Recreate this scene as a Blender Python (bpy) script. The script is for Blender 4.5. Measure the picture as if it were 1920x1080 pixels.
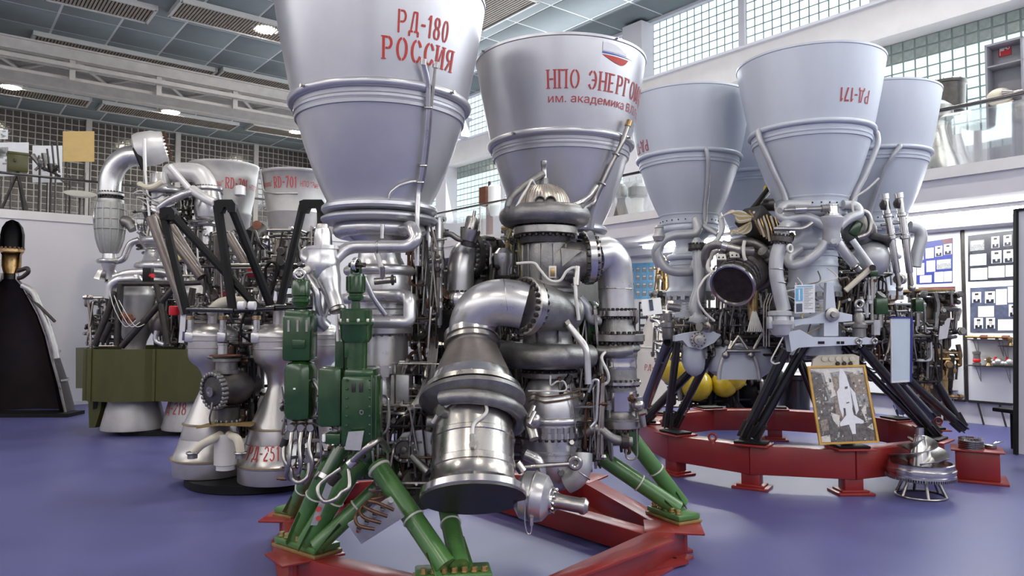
import bpy, bmesh, math, random
from mathutils import Vector, Matrix, Quaternion
random.seed(7)
for _o in list(bpy.data.objects): bpy.data.objects.remove(_o)
scene = bpy.context.scene
COL = scene.collection
PI = math.pi
# ------------------------------------------------------------------ camera
FPX, HOR, CAMH = 1380.0, 598.0, 1.64          # focal length in px (1920 wide), horizon row, eye height
PITCH = math.atan((HOR - 540.0) / FPX)
cd = bpy.data.cameras.new('camera'); cam = bpy.data.objects.new('camera', cd); COL.objects.link(cam)
cd.sensor_width = 36.0; cd.lens = 36.0 * FPX / 1920.0; cd.clip_end = 200
cam.location = (0, 0, CAMH); cam.rotation_euler = (PI / 2 + PITCH, 0, 0)
scene.camera = cam
# ------------------------------------------------------------------ world, exposure
w = bpy.data.worlds.new('world'); scene.world = w; w.use_nodes = True
w.node_tree.nodes['Background'].inputs[0].default_value = (0.80, 0.88, 1.0, 1)
w.node_tree.nodes['Background'].inputs[1].default_value = 0.6
scene.view_settings.view_transform = 'Standard'; scene.view_settings.look = 'None'
scene.view_settings.gamma = 1.0; scene.view_settings.use_curve_mapping = False
scene.view_settings.exposure = 0.0
# hall axes: u2 runs from the hall to the right (window) wall, u1 to the back wall
TH = math.radians(38.6)
U1 = Vector((-math.sin(TH), math.cos(TH), 0)); U2 = Vector((math.cos(TH), math.sin(TH), 0)); UZ = Vector((0, 0, 1))
A_WALL, A_GAL, B_GAL, B_WALL, A_LEFT, B_FRONT, Z_CEIL = 13.0, 10.56, 16.3, 28.9, -9.0, -9.0, 8.53
def R(a, b, z): return U2 * a + U1 * b + UZ * z
ROOMROT = Matrix((U2, U1, UZ)).transposed()      # room frame -> world
def ray(px, py):
    d = Vector(((px - 960) / FPX, 1.0, (540 - py) / FPX))
    c, s = math.cos(PITCH), math.sin(PITCH)
    return Vector((d.x, d.y * c - d.z * s, d.y * s + d.z * c))
CAM = Vector((0, 0, CAMH))
def P(px, py, Y):
    d = ray(px, py); return CAM + d * (Y / d.y)
def onz(px, py, z):
    d = ray(px, py); return CAM + d * ((z - CAMH) / d.z)
def onA(px, py, a):
    d = ray(px, py); return CAM + d * (a / d.dot(U2))
def onB(px, py, b):
    d = ray(px, py); return CAM + d * (b / d.dot(U1))
def pix(p):
    v = p - CAM; c, s = math.cos(PITCH), math.sin(PITCH)
    y = v.y * c + v.z * s; z = -v.y * s + v.z * c
    if y < .05: return (-9999, -9999)
    return (960 + FPX * v.x / y, 540 - FPX * z / y)
def zat(py, Y): return P(960, py, Y).z
# ------------------------------------------------------------------ lights
def area(name, loc, aim, sx, sy, power, col, spread=PI):
    l = bpy.data.lights.new(name, 'AREA'); l.shape = 'RECTANGLE'; l.size = sx; l.size_y = sy; l.energy = power; l.color = col; l.spread = spread
    o = bpy.data.objects.new(name, l); COL.objects.link(o); o.location = loc
    o.rotation_euler = (Vector(aim)).to_track_quat('-Z', 'Y').to_euler(); return o
E_WIN, E_LAMP = 1.0, 150.0
area('daylight_right_high', R(A_WALL - .7, 7, 7.75), -U2 - UZ * .45, 34, 1.3, 1350, (.92, .97, 1.0))
area('daylight_right_low', R(A_WALL - .3, 7, 5.5), -U2 - UZ * .25, 34, 1.6, 650, (.92, .97, 1.0))
area('daylight_left_high', R(A_LEFT + .3, 5, 6.9), U2 - UZ * .5, 24, 2.4, 560, (1.0, .94, .90))
area('front_fill', R(2, B_FRONT + .3, 6), U1 - UZ * .4, 18, 3.4, 520, (1.0, .96, .93))  # added fill light from the unseen wall behind the camera
# ------------------------------------------------------------------ materials
MATS = {}
def mat(name, col, metal=0.0, rough=0.5, var=0.12, scale=6.0, bump=0.0, bscale=60.0, col2=None, coat=0.0, emit=None, estr=0.0, spec=0.5, alpha=1.0, trans=0.0, stretch=None, rvar=0.1):
    m = bpy.data.materials.new(name); m.use_nodes = True; nt = m.node_tree; N = nt.nodes; L = nt.links
    b = N['Principled BSDF']
    tc = N.new('ShaderNodeTexCoord'); mp = N.new('ShaderNodeMapping'); L.new(tc.outputs['Object'], mp.inputs[0])
    if stretch: mp.inputs['Scale'].default_value = stretch
    nz = N.new('ShaderNodeTexNoise'); nz.inputs['Scale'].default_value = scale; nz.inputs['Detail'].default_value = 4; nz.inputs['Roughness'].default_value = .6
    L.new(mp.outputs[0], nz.inputs['Vector'])
    rp = N.new('ShaderNodeValToRGB'); rp.color_ramp.elements[0].position = .3; rp.color_ramp.elements[1].position = .7
    c2 = col2 if col2 else tuple(c * (1 - var) for c in col)
    c1 = col if col2 else tuple(min(1, c * (1 + var)) for c in col)
    rp.color_ramp.elements[0].color = (*c2, 1); rp.color_ramp.elements[1].color = (*c1, 1)
    L.new(nz.outputs['Fac'], rp.inputs[0]); L.new(rp.outputs[0], b.inputs['Base Color'])
    b.inputs['Metallic'].default_value = metal; b.inputs['Specular IOR Level'].default_value = spec
    mr = N.new('ShaderNodeMapRange'); mr.inputs[3].default_value = max(.03, rough - rvar); mr.inputs[4].default_value = min(1, rough + rvar)
    L.new(nz.outputs['Fac'], mr.inputs[0]); L.new(mr.outputs[0], b.inputs['Roughness'])
    if coat: b.inputs['Coat Weight'].default_value = coat; b.inputs['Coat Roughness'].default_value = .12
    if bump:
        n2 = N.new('ShaderNodeTexNoise'); n2.inputs['Scale'].default_value = bscale; n2.inputs['Detail'].default_value = 3
        L.new(mp.outputs[0], n2.inputs['Vector'])
        bp = N.new('ShaderNodeBump'); bp.inputs['Strength'].default_value = bump; bp.inputs['Distance'].default_value = .01
        L.new(n2.outputs['Fac'], bp.inputs['Height']); L.new(bp.outputs[0], b.inputs['Normal'])
    if emit: b.inputs['Emission Color'].default_value = (*emit, 1); b.inputs['Emission Strength'].default_value = estr
    if trans: b.inputs['Transmission Weight'].default_value = trans
    if alpha < 1: b.inputs['Alpha'].default_value = alpha
    MATS[name] = m; return m
mat('floor_blue', (.088, .089, .245), 0, .42, col2=(.068, .070, .20), scale=1.6, bump=.04, bscale=220, rvar=.06)
mat('wall_white', (.66, .64, .68), 0, .6, .03, 2)
mat('wall_cool', (.58, .58, .63), 0, .6, .03, 2)
mat('beam_white', (.72, .70, .70), 0, .55, .04, 3)
mat('ceil_tile', (.150, .175, .188), 0, .8, .08, 3, bump=.1, bscale=120)
mat('ceil_grid', (.52, .54, .54), 0, .7, .04, 2)
mat('crane_paint', (.37, .345, .33), 0, .5, .1, 4)
mat('grille', (.235, .20, .17), .2, .6, .1, 3)
mat('grille_frame', (.42, .41, .40), 0, .5, .05, 3)
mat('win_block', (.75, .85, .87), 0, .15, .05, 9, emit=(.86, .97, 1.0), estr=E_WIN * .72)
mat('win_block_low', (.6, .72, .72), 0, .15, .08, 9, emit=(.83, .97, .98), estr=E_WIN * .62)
mat('win_block_shaded', (.20, .23, .22), 0, .15, .2, 9, emit=(.6, .75, .7), estr=.10)  # darker, dimmer blocks: shade below the beam put into the colour
mat('grout', (.20, .25, .25), 0, .7, .08, 9)
mat('dark_block', (.10, .085, .075), 0, .12, .5, 7, bump=.25, bscale=14, col2=(.035, .03, .028), spec=.8)
mat('dark_grout', (.34, .32, .30), 0, .7, .08, 9)
mat('lamp_glow', (1, 1, 1), 0, .5, 0, emit=(1, .93, .80), estr=E_LAMP)
mat('tube_glow', (1, 1, 1), 0, .5, 0, emit=(.98, 1, .96), estr=45)
mat('lamp_rim', (.7, .68, .65), .3, .35, .05)
# metals
mat('bell_silver', (.52, .515, .545), .66, .34, .04, 5, bump=.03, bscale=160, rvar=.05)
mat('bell_paint', (.52, .555, .63), .10, .40, .05, 3, bump=.03, bscale=160, stretch=(1, 1, .25), rvar=.06)
mat('chamber_silver', (.47, .45, .445), .75, .33, .07, 6, bump=.03, bscale=160)
mat('bell_old', (.42, .405, .40), .5, .42, .10, 5)
mat('pipe_silver', (.57, .56, .565), .8, .30, .08, 9, bump=.02)
mat('pipe_paint', (.47, .475, .50), .3, .38, .07, 8)
mat('steel', (.62, .60, .58), 1, .20, .08, 8, rvar=.07)
mat('steel_dull', (.40, .38, .355), 1, .30, .14, 10, bump=.05)
mat('cast_grey', (.235, .228, .222), .8, .40, .25, 12, bump=.18, bscale=120)
mat('cast_dark', (.085, .08, .076), .7, .42, .25, 12, bump=.15, bscale=120)
mat('cast_light', (.47, .465, .465), .65, .42, .12, 12, bump=.12, bscale=120)
mat('black_paint', (.012, .012, .014), 0, .22, .2, 6, coat=.4)
mat('black_matte', (.006, .006, .0065), 0, .5, .2, 6, spec=.2)
mat('dark_metal', (.045, .04, .037), .6, .4, .3, 14)
mat('green_dark', (.012, .050, .010), 0, .22, .22, 9, coat=.35)
mat('green_leg', (.065, .165, .045), 0, .30, .15, 5, coat=.2)
mat('olive', (.060, .060, .009), 0, .36, .2, 5, col2=(.045, .046, .006), stretch=(1, 1, .3))
mat('red_paint', (.225, .014, .012), 0, .36, .10, 5, coat=.15)
mat('red_text', (.50, .035, .025), 0, .5, .1, 20)
mat('red_text_dull', (.42, .05, .05), 0, .5, .1, 20)
mat('gold', (.52, .40, .16), .85, .32, .15, 20)
mat('ochre_plate', (.28, .19, .07), .3, .45, .2, 9)
mat('copper', (.105, .055, .033), .6, .4, .25, 14)
mat('bronze', (.40, .27, .13), .85, .3, .2, 12)
mat('yellow', (.62, .44, .02), 0, .3, .06, 5, coat=.3)
mat('cream', (.62, .57, .46), 0, .5, .08, 7)
mat('white', (.78, .78, .78), 0, .5, .03, 5)
mat('offwhite', (.66, .64, .60), .1, .42, .06, 5)
mat('wire_tan', (.45, .36, .17), 0, .5, .15, 12)
mat('wire_white', (.62, .60, .56), 0, .4, .1, 12)
mat('glass_pane', (.85, .95, .95), 0, .03, 0, trans=1.0, alpha=.35)
mat('yellow_board', (.55, .37, .14), 0, .6, .06, 5)
mat('paper', (.70, .70, .73), 0, .6, .05, 14)
mat('orange_frame', (.52, .29, .045), 0, .35, .12, 9)
mat('logo_blue', (.05, .12, .45), 0, .5, 0)
mat('logo_white', (.75, .75, .78), 0, .5, 0)
mat('poster_blue', (.02, .03, .20), 0, .35, .2, 6)
mat('poster_dark', (.02, .02, .035), 0, .3, .6, 8)
mat('poster_slate', (.07, .08, .13), 0, .3, .4, 8)
mat('poster_red', (.12, .02, .035), 0, .35, .3, 12)
mat('poster_sky', (.16, .42, .66), 0, .35, .3, 5)
mat('photo_grey', (.14, .14, .14), 0, .4, .6, 40, col2=(.42, .42, .42))
mat('cast_warm', (.34, .30, .27), .85, .36, .14, 9, bump=.1, bscale=120)
mat('skin_grey', (.45, .43, .42), 0, .5, .1, 9)
mat('cabinet_grey', (.27, .27, .31), 0, .5, .06, 5)
mat('sign_red', (.55, .012, .02), 0, .4, .05)
mat('ring_violet', (.22, .20, .27), .2, .4, .1)
mat('panel_board', (.80, .80, .80), 0, .5, .02, 3)
mat('burnt', (.022, .014, .011), .1, .45, .5, 5, col2=(.012, .009, .008))
mat('rig_brown', (.10, .085, .07), .5, .45, .3, 12)
mat('rust', (.16, .055, .03), .2, .6, .2, 8)
# ------------------------------------------------------------------ mesh building
class MB:
    def __init__(s): s.v = []; s.f = []
    def add(s, vs, fs):
        n = len(s.v); s.v.extend(vs); s.f.extend([tuple(i + n for i in f) for f in fs]); return s
    def box(s, c, size, rot=None, taper=1.0):
        x, y, z = size[0] / 2, size[1] / 2, size[2] / 2; c = Vector(c); vs = []
        for dz in (-1, 1):
            t = taper if dz > 0 else 1
            for dx, dy in ((-1, -1), (1, -1), (1, 1), (-1, 1)):
                p = Vector((dx * x * t, dy * y * t, dz * z)); vs.append(c + (rot @ p if rot else p))
        return s.add(vs, [(3, 2, 1, 0), (4, 5, 6, 7), (0, 1, 5, 4), (1, 2, 6, 5), (2, 3, 7, 6), (3, 0, 4, 7)])
    def rbox(s, c, size, rot=None, bev=.01):
        # box with chamfered vertical and horizontal edges
        bm = bmesh.new(); bmesh.ops.create_cube(bm, size=1)
        bmesh.ops.scale(bm, vec=size, verts=bm.verts)
        bmesh.ops.bevel(bm, geom=list(bm.edges), offset=min(bev, min(size) * .45), segments=2, affect='EDGES', profile=.5)
        c = Vector(c); bm.verts.ensure_lookup_table()
        vs = [c + (rot @ v.co if rot else v.co) for v in bm.verts]
        fs = [tuple(v.index for v in f.verts) for f in bm.faces]; bm.free(); return s.add(vs, fs)
    def prism(s, pts, depth):
        # closed polygon of 3D points extruded along vector depth
        n = len(pts); d = Vector(depth); vs = [Vector(p) for p in pts] + [Vector(p) + d for p in pts]
        fs = [tuple(range(n - 1, -1, -1)), tuple(range(n, 2 * n))] + [(i, (i + 1) % n, n + (i + 1) % n, n + i) for i in range(n)]
        return s.add(vs, fs)
    def lathe(s, base, axis, prof, seg=40, cap=True, a0=0, a1=None, ref=None):
        base = Vector(base); axis = Vector(axis).normalized()
        e1 = (Vector(ref) if ref else (Vector((1, 0, 0)) if abs(axis.x) < .9 else Vector((0, 1, 0))))
        e1 = (e1 - axis * e1.dot(axis)).normalized(); e2 = axis.cross(e1)
        full = a1 is None; n = seg; m = seg if full else seg + 1
        vs = []; fs = []
        for (r, h) in prof:
            for i in range(m):
                t = a0 + (2 * PI * i / n if full else (a1 - a0) * i / n)
                vs.append(base + axis * h + (e1 * math.cos(t) + e2 * math.sin(t)) * r)
        for k in range(len(prof) - 1):
            for i in range(n):
                j = (i + 1) % m if full else i + 1
                fs.append((k * m + i, k * m + j, (k + 1) * m + j, (k + 1) * m + i))
        if cap and full:
            if prof[0][0] > 1e-4: fs.append(tuple(range(m - 1, -1, -1)))
            if prof[-1][0] > 1e-4: fs.append(tuple((len(prof) - 1) * m + i for i in range(m)))
        return s.add(vs, fs)
    def cyl(s, p0, p1, r0, r1=None, seg=16):
        p0 = Vector(p0); p1 = Vector(p1); r1 = r0 if r1 is None else r1
        return s.lathe(p0, p1 - p0, [(r0, 0), (r1, (p1 - p0).length)], seg)
    def sphere(s, c, r, seg=20, sq=1.0, axis=(0, 0, 1)):
        k = seg // 2; return s.lathe(c, axis, [(max(1e-5, r * math.sin(PI * i / k)), -r * sq * math.cos(PI * i / k)) for i in range(k + 1)], seg, cap=False)
    def torus(s, c, axis, Rr, r, seg=40, sub=12, a0=0, a1=None, ref=None):
        c = Vector(c); axis = Vector(axis).normalized()
        e1 = Vector(ref) if ref else (Vector((1, 0, 0)) if abs(axis.x) < .9 else Vector((0, 1, 0)))
        e1 = (e1 - axis * e1.dot(axis)).normalized(); e2 = axis.cross(e1)
        pts = []; full = a1 is None; m = seg if full else seg + 1
        vs = []; fs = []
        for i in range(m):
            t = a0 + (2 * PI if full else a1 - a0) * i / seg; d = e1 * math.cos(t) + e2 * math.sin(t)
            for j in range(sub):
                q = 2 * PI * j / sub; vs.append(c + d * (Rr + r * math.cos(q)) + axis * r * math.sin(q))
        for i in range(seg):
            i2 = (i + 1) % m if full else i + 1
            for j in range(sub):
                j2 = (j + 1) % sub; fs.append((i * sub + j, i2 * sub + j, i2 * sub + j2, i * sub + j2))
        if not full: fs += [tuple(range(sub)), tuple(seg * sub + j for j in range(sub - 1, -1, -1))]
        return s.add(vs, fs)
    def tube(s, pts, r, seg=10, fil=0.0, cap=True):
        pts = [Vector(p) for p in pts]
        if fil > 0 and len(pts) > 2: pts = fillet(pts, fil)
        n = len(pts); rs = r if isinstance(r, (list, tuple)) else [r] * n
        if len(rs) != n: rs = [rs[0] + (rs[-1] - rs[0]) * i / (n - 1) for i in range(n)]
        tan = []
        for i in range(n):
            a = pts[max(0, i - 1)]; b = pts[min(n - 1, i + 1)]; d = b - a
            tan.append(d.normalized() if d.length > 1e-7 else Vector((0, 0, 1)))
        e = tan[0].orthogonal().normalized(); vs = []; fs = []
        for i in range(n):
            e = e - tan[i] * e.dot(tan[i])
            e = e.normalized() if e.length > 1e-6 else tan[i].orthogonal().normalized()
            g = tan[i].cross(e)
            for j in range(seg):
                q = 2 * PI * j / seg; vs.append(pts[i] + (e * math.cos(q) + g * math.sin(q)) * rs[i])
        for i in range(n - 1):
            for j in range(seg):
                j2 = (j + 1) % seg; fs.append((i * seg + j, i * seg + j2, (i + 1) * seg + j2, (i + 1) * seg + j))
        if cap: fs += [tuple(range(seg - 1, -1, -1)), tuple((n - 1) * seg + j for j in range(seg))]
        return s.add(vs, fs)
    def bolts(s, c, axis, Rr, n, r, h, a0=0.0, seg=6, ref=None, arc=2 * PI):
        c = Vector(c); axis = Vector(axis).normalized()
        e1 = Vector(ref) if ref else (Vector((1, 0, 0)) if abs(axis.x) < .9 else Vector((0, 1, 0)))
        e1 = (e1 - axis * e1.dot(axis)).normalized(); e2 = axis.cross(e1)
        for i in range(n):
            t = a0 + arc * i / n; p = c + (e1 * math.cos(t) + e2 * math.sin(t)) * Rr
            s.lathe(p, axis, [(r, 0), (r, h * .8), (r * .7, h)], seg)
        return s
def fillet(pts, rad, k=7):
    out = [pts[0]]
    for i in range(1, len(pts) - 1):
        a, b, c = pts[i - 1], pts[i], pts[i + 1]
        la, lc = (a - b).length, (c - b).length; t = min(rad, la * .49, lc * .49)
        p = b + (a - b).normalized() * t; q = b + (c - b).normalized() * t
        for j in range(k + 1):
            u = j / k; out.append(p * (1 - u) ** 2 + b * 2 * u * (1 - u) + q * u * u)
    out.append(pts[-1]); return out
def spline(pts, k=8):
    pts = [Vector(p) for p in pts]; n = len(pts); out = []
    for i in range(n - 1):
        p0 = pts[max(0, i - 1)]; p1 = pts[i]; p2 = pts[i + 1]; p3 = pts[min(n - 1, i + 2)]
        for j in range(k):
            t = j / k
            out.append(.5 * ((2 * p1) + (p2 - p0) * t + (2 * p0 - 5 * p1 + 4 * p2 - p3) * t * t + (3 * p1 - p0 - 3 * p2 + p3) * t ** 3))
    out.append(pts[-1]); return out
def link(name, me, material, parent=None, loc=None):
    o = bpy.data.objects.new(name, me); COL.objects.link(o)
    if material is not None and not me.materials: me.materials.append(MATS[material] if isinstance(material, str) else material)
    if parent is not None: o.parent = parent
    if loc is not None: o.location = loc
    return o
def worldloc(o):
    v = o.location.copy()
    while o.parent: o = o.parent; v = v + o.location
    return v
def build(name, mb, material, parent=None, smooth=35, flat=False):
    me = bpy.data.meshes.new(name)
    if not mb.v: mb.v = [Vector((0, 0, 0))]
    lo = [min(v[i] for v in mb.v) for i in range(3)]; hi = [max(v[i] for v in mb.v) for i in range(3)]
    c = Vector(((lo[0] + hi[0]) / 2, (lo[1] + hi[1]) / 2, lo[2]))
    me.from_pydata([v - c for v in mb.v], [], mb.f); me.update()
    if not flat:
        me.shade_smooth(); me.set_sharp_from_angle(angle=math.radians(smooth))
    base = worldloc(parent) if parent is not None else Vector((0, 0, 0))
    return link(name, me, material, parent, c - base)
def tag(o, label=None, cat=None, group=None, kind=None):
    if label: o['label'] = label
    if cat: o['category'] = cat
    if group: o['group'] = group
    if kind: o['kind'] = kind
    return o
def thing(name, label, cat, loc, group=None):
    o = bpy.data.objects.new(name, None); COL.objects.link(o); o.location = loc; o.empty_display_size = .1
    return tag(o, label, cat, group)
def struct(name, mb, m, parent=None, **k):
    o = build(name, mb, m, parent, **k)
    if parent is None: o['kind'] = 'structure'
    return o
def copy_tree(o, parent=None):
    c = o.copy(); COL.objects.link(c); c.parent = parent
    for ch in list(o.children): copy_tree(ch, c)
    return c
# short forms for parts
def pipe(par, name, pts, r, m, fil=.08, seg=12): return build(name, MB().tube(pts, r, seg, fil), m, par)
def hose(par, name, pts, r, m, seg=8): return build(name, MB().tube(spline(pts), r, seg), m, par)
def lat(par, name, base, axis, prof, m, seg=40, **k): return build(name, MB().lathe(base, axis, prof, seg), m, par, **k)
def latpx(par, name, X, Y, prof, m, seg=40, **k):
    # profile of (row, half width in px) around the vertical axis at X, Y
    s = Y / FPX; pr = [(hw * s, zat(y, Y)) for y, hw in prof]
    return build(name, MB().lathe((X, Y, 0), (0, 0, 1), pr, seg), m, par, **k)
def rod(par, name, p0, p1, r, m, seg=14, r1=None): return build(name, MB().cyl(p0, p1, r, r1, seg), m, par)
def block(par, name, c, size, m, rot=None, bev=.008): return build(name, MB().rbox(c, size, rot, bev), m, par)
def tor(par, name, c, axis, Rr, r, m, seg=48, sub=14, **k): return build(name, MB().torus(c, axis, Rr, r, seg, sub, **k), m, par)
def flange(par, c, axis, r, th, m, nb=20, br=.010, bm='dark_metal', both=True, name='flange'):
    c = Vector(c); ax = Vector(axis).normalized()
    f = build(name, MB().lathe(c - ax * th / 2, ax, [(r * .94, 0), (r, th * .12), (r, th * .88), (r * .94, th)], 48), m, par)
    b = MB().bolts(c + ax * th / 2, ax, r * .88, nb, br, br * 1.3)
    if both: b.bolts(c - ax * th / 2, -ax, r * .88, nb, br, br * 1.3)
    o = build('bolt_ring', b, bm, f); o['kind'] = 'stuff'
    return f
def rotz(a): return Matrix.Rotation(a, 3, 'Z')
def frame(axis, up=(0, 0, 1)):
    # rotation whose local z is the axis
    return Vector(axis).to_track_quat('Z', 'Y').to_matrix()
# ================================================================== THE HALL
fl = struct('floor', MB().box((R((A_WALL + A_LEFT) / 2, (B_WALL + B_FRONT) / 2, -.05)), (A_WALL - A_LEFT, B_WALL - B_FRONT, .1), ROOMROT), 'floor_blue')
cl = struct('ceiling', MB().box(R((A_WALL + A_LEFT) / 2, (B_WALL + B_FRONT) / 2, Z_CEIL + .08), (A_WALL - A_LEFT + .6, B_WALL - B_FRONT + .6, .16), ROOMROT), 'ceil_grid')
TS = 1.2
tile_me = None
for i in range(-8, 12):
    for j in range(-2, 26):
        a, b = i * TS + .4, j * TS + .5
        if a < A_LEFT + .6 or a > A_WALL - .3 or b > B_WALL - .4: continue
        x, y = pix(R(a, b, Z_CEIL))
        if not (-140 < x < 2060 and -160 < y < 460): continue
        if tile_me is None:
            o = build('ceiling_tile', MB().rbox(R(a, b, Z_CEIL - .003), (TS - .055, TS - .055, .014), ROOMROT, .004), 'ceil_tile', cl); tile_me = o.data; tl0 = o.location - R(a, b, 0)
        else: link('ceiling_tile', tile_me, None, cl, tl0 + R(a, b, 0))
def wallbox(name, a0, a1, b0, b1, z0, z1, m, parent=None):
    return struct(name, MB().box(R((a0 + a1) / 2, (b0 + b1) / 2, (z0 + z1) / 2), (a1 - a0, b1 - b0, z1 - z0), ROOMROT), m, parent)
# back: white wall below the back gallery, dark glass-block wall far behind it
Z_BG = 3.65
wallbox('wall_back', A_LEFT, A_GAL, B_GAL, B_GAL + .18, 0, Z_BG, 'wall_white')
wallbox('trim_1', A_LEFT, A_GAL, B_GAL - .03, B_GAL, Z_BG - .16, Z_BG, 'beam_white')
wallbox('baseboard_back', A_LEFT, A_GAL, B_GAL - .02, B_GAL, 0, .07, 'wall_cool')
wallbox('floor_gallery_back', A_LEFT, A_GAL, B_GAL + .18, B_WALL, Z_BG - .3, Z_BG - .1, 'wall_cool')
wallbox('wall_rear', A_LEFT, A_WALL, B_WALL + .12, B_WALL + .3, 0, Z_CEIL, 'dark_grout')
wallbox('wall_left', A_LEFT - .2, A_LEFT, B_FRONT, B_WALL, 0, Z_CEIL, 'wall_white')
wallbox('wall_front', A_LEFT, A_WALL, B_FRONT - .2, B_FRONT, 0, Z_CEIL, 'wall_white')
WN = [0]
def blockwin(horiz, fix, s0, s1, z0, z1, nb, nz, m, grout, low=None, each=True, th=.08, lowm=None):
    # glass-block window: grid of recessed mortar with proud blocks; horiz 'a' (runs along a at b=fix) or 'b'
    WN[0] += 1
    def pt(s, z, d): return R(fix + d, s, z) if horiz == 'b' else R(s, fix + d, z)
    size = lambda ds, dd, dz: (dd, ds, dz) if horiz == 'b' else (ds, dd, dz)
    wdw = struct('window_%d' % WN[0], MB().box(pt((s0 + s1) / 2, (z0 + z1) / 2, th * .55), size(s1 - s0, th * .6, z1 - z0), ROOMROT), grout)
    ds, dz = (s1 - s0) / nb, (z1 - z0) / nz; mes = {}; joined = MB()
    for i in range(nb):
        for j in range(nz):
            c = pt(s0 + (i + .5) * ds, z0 + (j + .5) * dz, th * .225); mm = m
            if low and j >= nz - low: mm = lowm
            if not each:
                joined.box(c, size(ds * .9, th * .5, dz * .88), ROOMROT); continue
            x, y = pix(c)
            if mm not in mes:
                o = build('glass_block', MB().rbox(c, size(ds * .85, abs(th) * .3, dz * .86), ROOMROT, .006), mm, wdw, flat=True)
                mes[mm] = (o.data, o.location + worldloc(wdw) - c)
            else: link('glass_block', mes[mm][0], None, wdw, mes[mm][1] + c - worldloc(wdw))
    if not each: o = build('glass_block', joined, m, wdw, flat=True); o['kind'] = 'stuff'
    return wdw
# rear dark glass-block wall, bays between posts
bay = 2.9
k0 = 0
for i in range(8):
    a0 = 1.4 + i * bay - 2.9
    a1 = min(a0 + bay, A_WALL - .05)
    if a0 > A_WALL - .5: break
    blockwin('a', B_WALL, a0 + .09, a1 - .09, 4.0, 8.5, max(3, int((a1 - a0) / .21)), 21, 'dark_block', 'dark_grout')
    wallbox('trim_%d' % (20 + i), a0 - .09, a0 + .09, B_WALL - .06, B_WALL + .12, 3.5, Z_CEIL, 'crane_paint')
# right window wall
Z_SILL, Z_B0, Z_B1, Z_TOP = 4.62, 6.40, 6.99, 8.45
wallbox('wall_right', A_WALL + .14, A_WALL + .35, B_FRONT, B_WALL, 0, Z_CEIL, 'wall_white')
wallbox('wall_right_lower', A_WALL - .05, A_WALL + .14, B_FRONT, B_WALL, 0, Z_SILL, 'wall_white')
wallbox('trim_2', A_WALL - .42, A_WALL + .14, B_FRONT, B_WALL, Z_B0, Z_B1, 'beam_white')
wallbox('trim_3', A_WALL - .50, A_WALL + .14, B_FRONT, B_WALL, Z_B1, Z_B1 + .05, 'wall_cool')
wallbox('trim_4', A_WALL - .10, A_WALL + .14, B_FRONT, B_WALL, Z_TOP, Z_CEIL, 'wall_cool')
bs = [11.35 + 2.675 * k for k in range(-7, 7)]
for k, b0 in enumerate(bs):
    big = (k - 7) % 3 == 0
    hw = .29 if big else .07
    wallbox('trim_%d' % (40 + k), A_WALL - (.40 if big else .06), A_WALL + .14, b0 - hw, b0 + hw, Z_SILL, Z_B0, 'wall_white')
    wallbox('trim_%d' % (60 + k), A_WALL - (.40 if big else .06), A_WALL + .14, b0 - hw, b0 + hw, Z_B1 + .05, Z_TOP, 'wall_white')
    b1 = b0 + 2.675; hw1 = .29 if (k - 6) % 3 == 0 else .07
    if b1 > B_WALL: continue
    vis = pix(R(A_WALL, b1, 6))[0] < 1990 and pix(R(A_WALL, b1, 6))[0] > -100
    n = 13 if not (big or hw1 > .2) else 12
    blockwin('b', A_WALL, b0 + hw, b1 - hw1, Z_B1 + .06, Z_TOP, n, 8, 'win_block', 'grout', each=vis)
    blockwin('b', A_WALL, b0 + hw, b1 - hw1, Z_SILL, Z_B0, n, 10, 'win_block_low', 'grout', low=2, lowm='win_block_shaded', each=vis)
# the hall's other long side has the same high windows (behind the camera)
for k in range(5):
    b0 = -6 + k * 5.6
    blockwin('b', A_LEFT, b0, b0 + 4.6, 5.6, 8.2, 22, 13, 'win_block', 'grout', each=False, th=-.08)
for k in range(3):
    a0 = -7.6 + k * 6.6
    blockwin('a', B_FRONT, a0, a0 + 5.6, 4.2, 7.8, 26, 17, 'win_block', 'grout', each=False, th=-.08)  # unseen front-wall windows, assumed, glowing like the others
# right gallery
Z_G = 3.65
wallbox('floor_gallery_right', A_GAL, A_WALL, B_FRONT, B_WALL, 3.22, Z_G - .12, 'wall_white')
wallbox('trim_5', A_GAL - .07, A_GAL + .20, B_FRONT, B_GAL + 8, Z_G - .15, Z_G, 'beam_white')
wallbox('trim_6', A_GAL - .02, A_GAL, B_FRONT, B_GAL + 8, 3.22, Z_G - .15, 'wall_white')
wallbox('trim_7', 12.35, 12.95, B_FRONT, B_GAL, 3.05, 3.22, 'wall_cool')
def railing(name, lab, pts, ztop, zfloor, glass):
    t = thing(name, lab, 'railing', (pts[0][0], pts[0][1], zfloor))
    a = Vector((pts[0][0], pts[0][1], ztop)); b = Vector((pts[1][0], pts[1][1], ztop)); d = (b - a).normalized(); L = (b - a).length
    build('handrail', MB().rbox((a + b) / 2, (L, .07, .045), Matrix((d, UZ.cross(d), UZ)).transposed(), .012), 'black_paint', t)
    n = int(L / 1.9)
    for i in range(n + 1):
        p = a + d * (L * i / n); rod(t, 'post', (p.x, p.y, zfloor), (p.x, p.y, ztop - .02), .018, 'steel_dull')
        if glass and i < n:
            q = a + d * (L * (i + .5) / n); q.z = (zfloor + ztop) / 2 - .02
            build('glass_pane', MB().box(q, (L / n - .05, .012, ztop - zfloor - .10), Matrix((d, UZ.cross(d), UZ)).transposed()), 'glass_pane', t)
    return t
railing('gallery_railing', 'black handrail with glass panes along the gallery under the window wall', (R(A_GAL + .12, -3, 0), R(A_GAL + .12, B_GAL + .3, 0)), 4.46, Z_G, True)
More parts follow.
